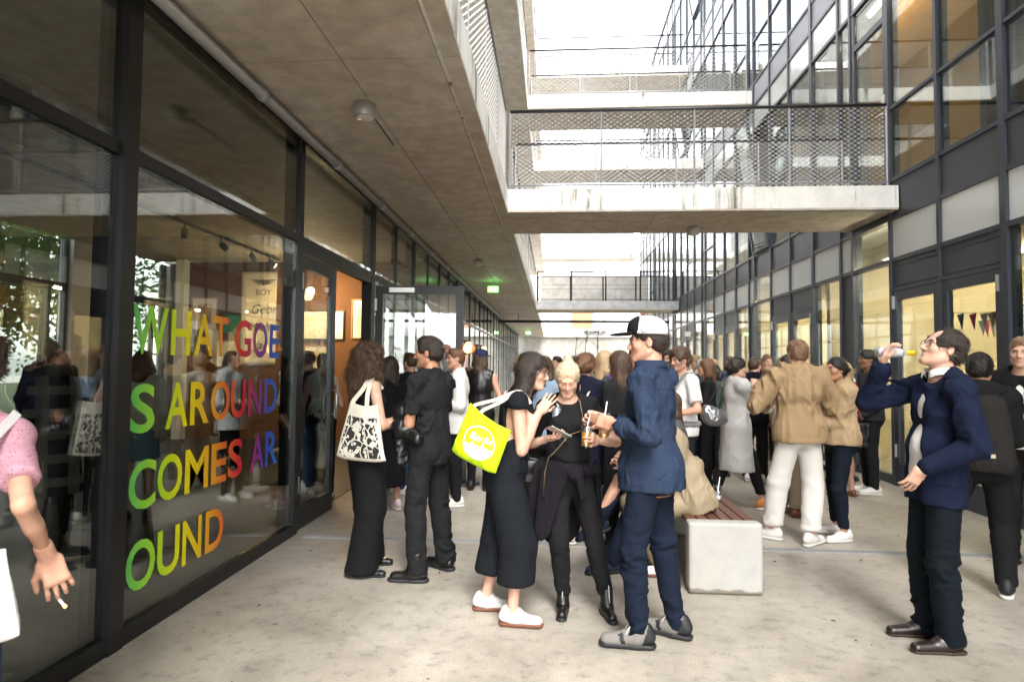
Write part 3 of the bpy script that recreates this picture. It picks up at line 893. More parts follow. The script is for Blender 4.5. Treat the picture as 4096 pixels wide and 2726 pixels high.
# ---- materials of people
_skin = {}
def skin(tone):
    if tone in _skin: return _skin[tone]
    m, nt, N, L, b = node_mat('skin ' + tone)
    col = {'fair': (0.62, 0.385, 0.285), 'light': (0.56, 0.33, 0.23), 'tan': (0.44, 0.24, 0.145), 'brown': (0.25, 0.125, 0.07)}[tone]
    v = _pos(N, L, obj=True)
    n = _noise(N, L, v, 14, 4, 0.6)
    n2 = _noise(N, L, v, 140, 2, 0.6)
    c = _mixc(N, L, _ramp(N, L, n, [(0.3, 0), (0.7, 1)]), (col[0] * 0.88, col[1] * 0.74, col[2] * 0.70), (min(1, col[0] * 1.05), col[1] * 1.06, col[2] * 1.06))
    at = N.new('ShaderNodeAttribute'); at.attribute_name = 'lip'
    c = _mixc(N, L, at.outputs['Fac'], c, (col[0] * 0.78, col[1] * 0.42, col[2] * 0.45))
    at2 = N.new('ShaderNodeAttribute'); at2.attribute_name = 'beard'
    c = _mixc(N, L, at2.outputs['Fac'], c, (0.05, 0.035, 0.027))
    L.new(c, b.inputs['Base Color'])
    b.inputs['Roughness'].default_value = 0.48
    b.inputs['Specular IOR Level'].default_value = 0.4
    _bump(N, L, b, n2, 0.08, 0.002)
    _skin[tone] = m
    return m
_cloth = {}
def cloth(name, col, weave=260.0, rough=0.9, var=0.16, sheen=0.0, pattern=None, col2=None, folds=0.45, spec=0.15):
    key = name
    if key in _cloth: return _cloth[key]
    m, nt, N, L, b = node_mat(name)
    v = _pos(N, L, obj=True)
    n = _noise(N, L, v, 6, 5, 0.62, 0.6)
    vs = _pos(N, L, (1, 1, 0.8), obj=True)
    nf = _noise(N, L, vs, 11, 2, 0.5, 0.8)
    nw = _noise(N, L, v, weave, 2, 0.7)
    c = _mixc(N, L, n, [x * (1 - var) for x in col], [min(1, x * (1 + var)) for x in col])
    c = _mixc(N, L, 1.0, c, _ramp(N, L, nw, [(0.3, 0.82), (0.7, 1.12)]), 'MULTIPLY')
    if pattern == 'dots':
        vo = N.new('ShaderNodeTexVoronoi'); vo.inputs['Scale'].default_value = 95; vo.inputs['Randomness'].default_value = 0.35
        L.new(v, vo.inputs['Vector'])
        c = _mixc(N, L, _ramp(N, L, vo.outputs['Distance'], [(0.17, 1.0), (0.23, 0.0)]), c, col2)
    if pattern == 'plaid':
        for dd, sc in (('Z', 1.6), ('X', 1.3)):
            w = N.new('ShaderNodeTexWave'); w.bands_direction = dd; w.inputs['Scale'].default_value = sc; w.inputs['Distortion'].default_value = 0.4
            L.new(v, w.inputs['Vector'])
            c = _mixc(N, L, _math(N, L, 'MULTIPLY', _ramp(N, L, w.outputs['Fac'], [(0.62, 0.0), (0.72, 1.0)]), 0.7), c, col2)
    if pattern == 'floral':
        vo = N.new('ShaderNodeTexVoronoi'); vo.inputs['Scale'].default_value = 17
        L.new(v, vo.inputs['Vector'])
        f = _ramp(N, L, vo.outputs['Color'], [(0.0, (0.02, 0.02, 0.02)), (0.35, (0.03, 0.09, 0.03)), (0.5, (0.42, 0.42, 0.36)), (0.62, (0.16, 0.06, 0.30)), (0.8, (0.02, 0.03, 0.02))])
        c = _mixc(N, L, 0.95, c, f)
    L.new(c, b.inputs['Base Color'])
    b.inputs['Roughness'].default_value = rough
    b.inputs['Specular IOR Level'].default_value = spec
    hh = _math(N, L, 'ADD', _math(N, L, 'MULTIPLY', nf, 0.9), _math(N, L, 'MULTIPLY', nw, 0.14))
    _bump(N, L, b, hh, folds, 0.010)
    _cloth[key] = m
    return m
_hair = {}
def hairmat(tone, gain=1.0):
    if (tone, gain) in _hair: return _hair[tone, gain]
    m, nt, N, L, b = node_mat('hair ' + tone)
    col = {'black': (0.011, 0.009, 0.008), 'dark': (0.024, 0.016, 0.012), 'brown': (0.062, 0.035, 0.021), 'auburn': (0.115, 0.055, 0.028), 'lightbrown': (0.19, 0.115, 0.065), 'blond': (0.56, 0.42, 0.25), 'fairblond': (0.36, 0.25, 0.14), 'grey': (0.40, 0.39, 0.38)}[tone]
    col = [min(0.75, x * gain) for x in col]
    v = _pos(N, L, (60, 60, 9), obj=True)
    n = _noise(N, L, v, 3.2, 4, 0.65, 0.8)
    c = _mixc(N, L, _ramp(N, L, n, [(0.3, 0), (0.7, 1)]), [x * 0.45 for x in col], [min(1, x * 1.7) for x in col])
    L.new(c, b.inputs['Base Color'])
    b.inputs['Roughness'].default_value = 0.42
    b.inputs['Specular IOR Level'].default_value = 0.4
    _bump(N, L, b, n, 0.7, 0.006)
    _hair[tone, gain] = m
    return m

# ---- skeleton
def ik(a, c, l1, l2, hint):
    d = c - a; ln = np.linalg.norm(d); mx = (l1 + l2) * 0.999
    if ln > mx: c = a + d * (mx / ln); d = c - a; ln = mx
    u = d / ln
    x = (l1 * l1 - l2 * l2 + ln * ln) / (2 * ln)
    hgt = math.sqrt(max(l1 * l1 - x * x, 0))
    p = hint - u * (hint @ u); p = nv(p)
    return a + u * x + p * hgt, c
def skeleton(P):
    H = P['H']; fem = P.get('fem', False)
    S = {}
    lean, roll, tw = R(P.get('lean', 0)), R(P.get('roll', 0)), R(P.get('twist', 0))
    po = P.get('po', (0, 0))
    if 'pz' in P: pz = P['pz']
    else:
        pz = 9.0
        for sd, n in ((-1, 'L'), (1, 'R')):
            fx, fy, _, fz = P.get('foot' + n, (sd * 0.10, 0, sd * 8, 0.0))
            dx = fx - (po[0] + sd * 0.045 * H); dy = fy - po[1]
            pz = min(pz, math.sqrt(max((0.9982 * 0.468 * H) ** 2 - dx * dx - dy * dy, 0.01)) + 0.048 * H + fz + 0.012 * H)
    p0 = V3(po[0], po[1], pz)
    u = nv((math.sin(roll), math.sin(lean), math.cos(lean)))
    cx = math.cos(tw); s_ = nv(V3(cx, math.sin(tw) * -1, 0) - u * (V3(cx, -math.sin(tw), 0) @ u))
    f = np.cross(u, s_)                       # forward of chest
    S.update(p0=p0, u=u, s=s_, f=f)
    tl = P.get('tl', 1.0)
    u2 = nv(u + V3(0, P.get('hunch', 0), 0)) if P.get('hunch') else u
    S['waist'] = p0 + u * 0.085 * H * tl
    S['chest'] = S['waist'] + u2 * 0.11 * H * tl
    S['nb'] = S['chest'] + u2 * 0.108 * H * tl
    sw = (0.084 if fem else 0.096) * H * P.get('sw', 1.0)
    for sd, n in ((-1, 'L'), (1, 'R')):
        S['sh' + n] = S['chest'] + u2 * 0.066 * H * tl + s_ * sd * sw + V3(0, 0, P.get('shrug', 0))
        S['hip' + n] = p0 + V3(sd * 0.045 * H, 0, -0.012 * H)
    S['u2'] = u2
    # head
    hy, hp, hr = R(P.get('hyaw', 0)), R(P.get('hpitch', 0)), R(P.get('hroll', 0))
    Rh = rotm((0, 0, 1), -hy) @ rotm((1, 0, 0), hp) @ rotm((0, 1, 0), hr)   # hp > 0 looks up, hyaw > 0 turns right
    S['Rh'] = Rh
    nd = nv(u2 + V3(0, P.get('nfwd', 0.12), 0.6))
    S['nt'] = S['nb'] + nd * 0.045 * H
    S['hc'] = S['nt'] + Rh @ V3(0, 0.018, 0.052) * H / 1.75 + V3(0, 0, 0.002)
    # legs
    for sd, n in ((-1, 'L'), (1, 'R')):
        x, y, yaw, z = P.get('foot' + n, (sd * 0.10, 0, sd * 8, 0.0))
        an = V3(x, y, 0.048 * H + z)
        ya = R(yaw)
        fd = V3(math.sin(ya), math.cos(ya), 0)
        hint = P.get('knee' + n)
        hint = fd + V3(0, 0, 0.2) if hint is None else np.array(hint, float)
        kn, an = ik(S['hip' + n], an, 0.239 * H, 0.229 * H, hint)
        S['kn' + n], S['an' + n], S['fd' + n], S['fyaw' + n] = kn, an, fd, ya
    # arms
    al = P.get('al', 1.0)
    for sd, n in ((-1, 'L'), (1, 'R')):
        t = P.get('hand' + n)
        if t is None:
            t = S['sh' + n] + V3(sd * 0.055, 0.05, -0.292 * H)
        t = np.array(t, float)
        hint = np.array(P.get('elb' + n, (sd * 0.35, -1.0, -0.3)), float)
        el, wr = ik(S['sh' + n], t, 0.170 * H * al, 0.150 * H * al, hint)
        S['el' + n], S['wr' + n] = el, wr
        hd = P.get('hdir' + n)
        S['hd' + n] = nv(wr - el) if hd is None else nv(hd)
        pn = np.array(P.get('palm' + n, (-sd, 0.3, -0.2)), float)
        S['pn' + n] = nv(pn - S['hd' + n] * (pn @ S['hd' + n]))
    return S
def axes(s_, f, u): return np.array([s_, f, u])
def torso(so, S, P, o, k=0.05, lower=True):
    H = P['H']; g = P.get('bulk', 1.0); fem = P.get('fem', False)
    q = H / 1.75
    A = axes(S['s'], S['f'], S['u2'])
    if lower: so.ell(S['p0'] + S['u'] * 0.005, ((0.158 if fem else 0.150) * g * q + o, 0.112 * g * q + o, 0.125 * q + o), A, k)
    so.ell(S['waist'], ((0.118 if fem else 0.132) * g * q + o, (0.088 if fem else 0.098) * g * q + o, 0.13 * q), A, k)
    so.ell(S['chest'], ((0.130 if fem else 0.150) * g * q + o, (0.094 if fem else 0.108) * g * q + o, 0.165 * q + o), A, k)
    if P.get('belly'): so.ell(S['waist'] + S['f'] * 0.05 * P['belly'] - S['u'] * 0.02, (0.11 * q + o, 0.10 * q + o, 0.13 * q), A, k)
    m = (S['shL'] + S['shR']) / 2
    so.cap(S['shL'] * 0.88 + m * 0.12 - S['u2'] * 0.01, S['shR'] * 0.88 + m * 0.12 - S['u2'] * 0.01, 0.043 * q * g + o, None, 0.03)
    so.cap(S['nb'] - S['u2'] * 0.030 - S['f'] * 0.012, m - S['u2'] * 0.05 - S['f'] * 0.01, 0.056 * q + o, 0.075 * q + o, 0.04)
    for n in 'LR': so.cap(S['nb'] + S['u2'] * 0.004 - S['f'] * 0.012, S['sh' + n] + S['u2'] * 0.012, 0.036 * q + o, 0.030 * q + o, 0.03)
    if fem:
        for sd in (-1, 1):
            so.ell(S['chest'] + S['s'] * sd * 0.062 * q + S['f'] * 0.078 * q + S['u2'] * 0.008, (0.058 * q + o * 0.6, 0.05 * q + o * 0.6, 0.055 * q + o * 0.6), A, 0.04)
def head_solid(so, S, P):
    q = P['H'] / 1.75 * P.get('hs', 1.0); Rh = S['Rh']; c = S['hc']
    fem = P.get('fem', False)
    T = lambda x, y, z: c + Rh @ (V3(x, y, z) * q)
    E = lambda p, r, k, op='u': so.ell(T(*p), np.array(r) * q, Rh.T, k, op)
    so.cap(S['nb'] - S['u2'] * 0.03, T(0, -0.022, -0.065), (0.050 if fem else 0.058) * q, (0.047 if fem else 0.056) * q, 0.02)
    E((0, -0.014, 0.034), (0.074, 0.093, 0.083), 0.02)
    E((0, 0.024, -0.030), (0.060, 0.064, 0.083), 0.03)
    jw = 0.046 if fem else 0.052
    for sd in (-1, 1):
        so.cap(T(sd * jw, -0.005, -0.058), T(sd * 0.018, 0.066, -0.096), 0.019 * q, 0.017 * q, 0.028)
        E((sd * 0.040, 0.058, -0.022), (0.022, 0.022, 0.022), 0.02)
    E((0, 0.074, -0.098), (0.021, 0.017, 0.016), 0.018)
    so.cap(T(-0.034, 0.071, 0.024), T(0, 0.082, 0.021), 0.010 * q, None, 0.016).cap(T(0.034, 0.071, 0.024), T(0, 0.082, 0.021), 0.010 * q, None, 0.016)
    for sd in (-1, 1):
        E((sd * 0.031, 0.096, 0.006), (0.019, 0.014, 0.011), 0.012, 's')
        E((sd * 0.031, 0.070, 0.004), (0.0145, 0.0135, 0.0125), 0.004)
    so.cap(T(0, 0.082, 0.012), T(0, 0.106, -0.028), 0.0075 * q, 0.0115 * q, 0.010)
    for sd in (-1, 1): E((sd * 0.0125, 0.092, -0.034), (0.008, 0.010, 0.007), 0.006)
    so.cap(T(-0.017, 0.080, -0.058), T(0.017, 0.080, -0.058), 0.0070 * q, None, 0.006).cap(T(-0.015, 0.080, -0.070), T(0.015, 0.080, -0.070), 0.0075 * q, None, 0.006)
    E((0, 0.087, -0.064), (0.012, 0.008, 0.010), 0.006)
    for sd in (-1, 1):
        E((sd * 0.076, -0.012, -0.006), (0.009, 0.019, 0.031), 0.007)
        E((sd * 0.084, -0.006, -0.004), (0.005, 0.009, 0.016), 0.006, 's')
def hand_solid(so, S, P, n):
    sd = -1 if n == 'L' else 1
    q = P['H'] / 1.75 * (0.93 if P.get('fem') else 1.02)
    w, d, pn = S['wr' + n], S['hd' + n], S['pn' + n]
    l = np.cross(d, pn) * sd * -1             # towards the thumb side
    curl = R(P.get('curl' + n, 28)); sp = P.get('spread' + n, 0.0)
    so.cap(w - nv(w - S['el' + n]) * 0.05, w + d * 0.02 * q, 0.027 * q, 0.026 * q, 0.02, pn, 0.8)
    A = axes(l, d, pn)
    so.box(w + d * 0.052 * q, np.array((0.026, 0.034, 0.004)) * q, A, 0.010 * q, 0.018)
    lens = (0.068, 0.077, 0.072, 0.056)
    for j in range(4):
        off = 0.031 - 0.0205 * j
        p = w + d * (0.090 - 0.004 * abs(j - 1)) * q + l * off * q
        dr = nv(d + l * (1.5 - j) * 0.10 * (1 + 3 * sp)); a = 0.35 * curl + 0.12 * curl * j * 0.5
        ax = np.cross(dr, pn)
        r = 0.0079 * q
        seg = lens[j] * q * np.array([0.48, 0.30, 0.22])
        cur = 0.0
        for m in range(3):
            cur += (0.7 if m == 0 else 1.0) * curl + 0.1 * j * curl * 0.3
            dd = nv(dr * math.cos(cur) + pn * math.sin(cur))
            p2 = p + dd * seg[m]
            so.cap(p, p2, r * (1 - 0.08 * m), r * (0.94 - 0.10 * m), 0.004)
            p = p2
    tb = w + d * 0.025 * q + l * 0.026 * q
    tc = R(P.get('thumb' + n, 25))
    d1 = nv(d * 0.75 + l * 0.62 + pn * (0.25 + math.sin(tc) * 0.6)); d2 = nv(d * 0.95 + l * 0.12 + pn * (0.25 + math.sin(tc) * 0.8))
    so.cap(tb, tb + d1 * 0.045 * q, 0.013 * q, 0.0105 * q, 0.012).cap(tb + d1 * 0.045 * q, tb + d1 * 0.045 * q + d2 * 0.042 * q, 0.0105 * q, 0.0085 * q, 0.004)
def limbs(so, S, P):
    q = P['H'] / 1.75; g = P.get('bulk', 1.0); fem = P.get('fem', False)
    ga = (0.90 if fem else 1.0) * P.get('arm', 1.0)
    gs = max([t_.get('sleeve', 1.0) for t_ in P.get('tops', [])] or [0])
    for n in 'LR':
        h, k, a = S['hip' + n], S['kn' + n], S['an' + n]
        cv = 0.80 if P.get('bottoms') and P['bottoms'].get('kind') != 'skirt' else 1.0
        so.cap(h, k, 0.082 * g * q * cv, 0.050 * q * cv, 0.03 * cv)
        so.cap(k, a, 0.050 * q * cv, 0.034 * q, 0.02)
        back = -S['fd' + n]
        so.cap(k * 0.82 + a * 0.18 + back * 0.018, k * 0.55 + a * 0.45 + back * 0.012, 0.046 * q * cv, 0.038 * q * cv, 0.03)
        so.cap(a, a - V3(0, 0, 0.02), 0.034 * q, 0.036 * q, 0.01)
        so.cap(a - V3(0, 0, 0.035 * q), a - V3(0, 0, 0.04 * q) + S['fd' + n] * 0.12 * q, 0.03 * q, 0.02 * q, 0.02)
        s, e, w = S['sh' + n], S['el' + n], S['wr' + n]
        gc = 0.78 if gs > 0.55 else 1.0
        so.cap(s, s, 0.047 * q * ga * gc, None, 0.02)
        so.cap(s, e, 0.048 * q * ga * gc, 0.039 * q * ga * gc, 0.02)
        so.cap(e, e * 0.6 + w * 0.4, 0.039 * q * ga * gc, 0.037 * q * ga * (0.88 if gs > 0.55 else 1), 0.012)
        so.cap(e * 0.6 + w * 0.4, w, 0.037 * q * ga, 0.026 * q * ga, 0.012)
def finish(P_, Q, h, it=1): return relax(P_, Q, it, 0.45)
# ---- clothes
def folds(Pm, Nm, amp, seed, joints=(), freq=14.0, stretch=(1, 1, 0.55), base=0.55):
    w = np.full(len(Pm), base)
    for j, r in joints:
        w += 0.9 * np.exp(-((Pm - j) ** 2).sum(1) / (r * r))
    f2 = freq * 2.6
    w = w * np.clip(0.66 + 0.70 * wav(Pm, 12, seed + 20, 4), 0.15, 1.30)
    c = creases(Pm, f2, seed, stretch) * 0.62 + creases(Pm, f2 * 1.9, seed + 5, stretch) * 0.28 + 0.5 * wav(Pm, f2 * 0.5, seed + 8, 5)
    return Pm + Nm * (amp * 1.75 * w * (c + 0.2))[:, None]
def garment(name, so, h, mat, parent, amp=0.004, seed=1, joints=(), freq=14.0, stretch=(1, 1, 0.55), base=0.55):
    Pm, Q = polygonise(so, h)
    Pm = relax(Pm, Q, 1, 0.4)
    Pm = folds(Pm, vnormals(Pm, Q), amp, seed, joints, freq, stretch, base)
    return obj(name, np_mesh(name, Pm, Q, mat), parent)
def make_top(S, P, g, h, parent, seed):
    """g: dict(type, mat, sleeve 0..1, o thickness, hem, fit, neck)"""
    q = P['H'] / 1.75; o = g.get('o', 0.012); so = Solid()
    fit = g.get('fit', 1.0)
    torso(so, S, P, o + 0.018 * (fit - 1), 0.04, lower=False)
    hem = g.get('hem', 0.10)                 # metres below the pelvis point, measured along the spine
    bot = S['p0'] - S['u'] * hem
    rw = (0.146 if P.get('fem') else 0.152) * P.get('bulk', 1) * q + o + 0.03 * (fit - 1)
    fl = g.get('flare', 0.0)
    so.cap(S['waist'] + S['u2'] * 0.02, S['p0'], rw * 0.86, rw * 1.03, 0.04, S['f'], 0.75)
    if hem > -0.05: so.cap(S['p0'], bot - S['u'] * 0.10, rw * 1.03, rw * 1.05 + fl, 0.04, S['f'], g.get('flat', 0.79))
    sl = g.get('sleeve', 1.0); sr = g.get('sr', 1.0)
    for n in 'LR':
        s, e, w = S['sh' + n], S['el' + n], S['wr' + n]
        if sl <= 0:
            continue
        so.cap(s, s, 0.046 * q + o, None, 0.02)
        if sl < 0.5:
            t = sl / 0.5
            en = s + (e - s) * t
            so.cap(s, en, (0.044 * q + o) * sr, (0.048 * q + o) * sr, 0.02)
        else:
            t = (sl - 0.5) / 0.5
            so.cap(s, e, (0.042 * q + o * 0.85) * sr, (0.037 * q + o * 0.8) * sr, 0.02)
            so.cap(e, e + (w - e) * t, (0.037 * q + o * 0.8) * sr, (0.028 * q + o * 0.7) * sr * g.get('cuff', 1.0), 0.012)
    if hem > -0.12: so.cut(bot, -S['u'])
    for n in 'LR':                             # flat sleeve ends
        s, e, w = S['sh' + n], S['el' + n], S['wr' + n]
        if 0 < sl < 0.5:
            en = s + (e - s) * (sl / 0.5); d = nv(e - s)
            so.box(en + d * 0.10, (0.09, 0.09, 0.10), basis(d), 0.0, 0.004, 's')
        elif sl <= 0:
            so.box(s + S['s'] * (1 if n == 'R' else -1) * 0.075, (0.06, 0.12, 0.16), axes(S['s'], S['f'], S['u2']), 0.01, 0.015, 's')
    nk = g.get('neck', 0.078)
    so.cap(S['nb'] + S['f'] * 0.02 + S['u2'] * 0.012, S['nt'] + S['f'] * 0.03 + V3(0, 0, 0.12), nk * q, nk * q * 1.05, 0.012, None, 1, 's')
    if g.get('vneck'):
        so.cap(S['nb'] + S['f'] * 0.10, S['chest'] + S['f'] * 0.15 + S['u2'] * 0.02, 0.05, 0.02, 0.01, None, 1, 's')
    if g.get('open'):                          # open front: wedge taken out along the middle
        a = S['nb'] + S['f'] * 0.16; b_ = bot + S['f'] * (0.20 + fl)
        so.cap(a, b_, 0.055, g['open'], 0.02, None, 1, 's')
    if g.get('collar'):
        pass
    js = [(S['el' + n], 0.10) for n in 'LR'] + [(S['sh' + n], 0.10) for n in 'LR'] + [(S['waist'], 0.16)]
    o_ = garment(g.get('name', 'top'), so, h, g['mat'], parent, g.get('amp', 0.0045), seed, js, g.get('freq', 14.0), g.get('stretch', (1, 1, 0.6)))
    if g.get('cuffs'):
        for n in 'LR':
            e, w = S['el' + n], S['wr' + n]; t = (sl - 0.5) / 0.5; d = nv(w - e); en = e + (w - e) * t
            s3 = Solid(); s3.cap(en - d * 0.045, en - d * 0.004, (0.033 * q + o) * sr * 1.10, (0.032 * q + o) * sr * 1.10, 0.004); s3.box(en + d * 0.05, (0.09, 0.09, 0.045), basis(d), 0.0, 0.003, 's'); s3.box(en - d * 0.10, (0.09, 0.09, 0.045), basis(d), 0.0, 0.003, 's')
            garment('cuff', s3, 0.006, g['mat'], parent, 0.002, seed + 3)
    if g.get('band'):
        s3 = Solid(); s3.cap(S['p0'], bot - S['u'] * 0.10, rw * 1.03 + 0.004, rw * 1.03 + 0.004, 0.04, S['f'], 0.81); s3.cut(bot - S['u'] * 0.002, -S['u']); s3.cut(bot + S['u'] * 0.048, S['u'])
        garment('waistband', s3, h, g['mat'], parent, 0.003, seed + 4)
    if g.get('collar'):
        mb = MB(); c0 = S['nb'] + S['u2'] * 0.012 + S['f'] * 0.012
        A = Matrix(axes(S['s'], S['f'], nv(S['u2'] + S['f'] * 0.25)).T.tolist()).to_4x4(); A.translation = Vector(c0)
        pr = []
        rr = g.get('collar_r', 0.070) * q
        n_ = 28; vs = []; fs = []
        for i in range(n_ + 1):
            t = R(112) + R(316) * i / n_
            sag = -0.030 * max(0, math.sin(t)) ** 3
            for dr_, dz in ((0, -0.022), (0.004, 0.020), (0.010, 0.024), (0.024, -0.012), (0.020, -0.018), (0.008, 0.010)):
                vs.append(tuple(A @ Vector(((rr + dr_) * math.cos(t), (rr + dr_) * math.sin(t), dz + sag))))
        for i in range(n_):
            for k in range(6):
                k2 = (k + 1) % 6
                fs.append((i * 6 + k, (i + 1) * 6 + k, (i + 1) * 6 + k2, i * 6 + k2))
        fs.append(tuple(range(6))); fs.append(tuple(n_ * 6 + k for k in range(6))[::-1])
        obj('collar', mesh_from('collar', vs, fs, g['mat'], True), parent)
    return o_
def basis(d):
    d = nv(d); a = nv(np.cross(d, (0.3, 0.5, 0.81))); return np.array([a, np.cross(d, a), d])
def make_bottoms(S, P, g, h, parent, seed):
    q = P['H'] / 1.75; o = g.get('o', 0.010); so = Solid(); bulk = P.get('bulk', 1.0)
    A = axes(nv(np.cross(S['f'], (0, 0, 1))) if False else S['s'], S['f'], S['u'])
    fem = P.get('fem', False)
    so.ell(S['p0'] + S['u'] * 0.005, ((0.160 if fem else 0.152) * bulk * q + o, 0.116 * bulk * q + o, 0.128 * q + o), A, 0.05)
    so.ell(S['waist'] - S['u'] * 0.02, ((0.122 if fem else 0.136) * bulk * q + o, (0.092 if fem else 0.102) * bulk * q + o, 0.10), A, 0.05)
    for sd in (-1, 1):
        so.ell(S['p0'] + S['s'] * sd * 0.062 * q - S['f'] * 0.062 * q - S['u'] * 0.035, (0.075 * q * bulk + o, 0.062 * q + o, 0.085 * q + o), A, 0.04)
    kind = g.get('kind', 'slim')
    rk, ra = {'slim': (0.060, 0.047), 'skinny': (0.056, 0.041), 'regular': (0.068, 0.060), 'wide': (0.098, 0.118), 'culotte': (0.105, 0.125), 'loose': (0.082, 0.072)}.get(kind, (0.06, 0.05))
    hemz = g.get('hem', 0.055)
    if kind == 'skirt':
        L_ = g.get('len', 0.45)
        so.cap(S['p0'], S['p0'] - V3(0, 0, L_ + 0.15), 0.165 * q, 0.165 * q + g.get('flare', 0.05), 0.05, S['f'], 0.8)
        so.cut(S['p0'] - V3(0, 0, L_), (0, 0, -1))
    else:
        for n in 'LR':
            hp, kn, an = S['hip' + n], S['kn' + n], S['an' + n]
            so.cap(hp, kn, 0.080 * bulk * q + o, rk * q + o * 0.5, 0.03)
            an2 = an + nv(an - kn) * (0.03 if g.get('cutz', True) else -0.02)
            if kind in ('wide', 'culotte'):
                an2 = V3(an[0], an[1], 0.0)
                so.cap(hp * 0.7 + kn * 0.3, kn, 0.10 * bulk * q + o, rk * q + o, 0.03)
            so.cap(kn, an2, rk * q + o * 0.5, ra * q + o * 0.3, 0.02)
            if kind in ('slim', 'regular', 'skinny'):
                so.cap(kn * 0.8 + an * 0.2 - S['fd' + n] * 0.015, kn * 0.55 + an * 0.45 - S['fd' + n] * 0.012, 0.053 * q + o * 0.4, 0.045 * q + o * 0.4, 0.03)
        if g.get('cutz', True): so.cut((0, 0, hemz), (0, 0, -1))
    so.cut(S['waist'] + S['u'] * g.get('rise', 0.0), S['u'])
    js = [(S['kn' + n], 0.10) for n in 'LR'] + [(S['an' + n] + V3(0, 0, 0.05), 0.11) for n in 'LR'] + [(S['p0'] - V3(0, 0, 0.08), 0.10)]
    return garment(g.get('name', 'trousers'), so, h, g['mat'], parent, g.get('amp', 0.0045), seed, js, g.get('freq', 13.0), g.get('stretch', (0.8, 0.8, 1.15)), g.get('base', 0.34))
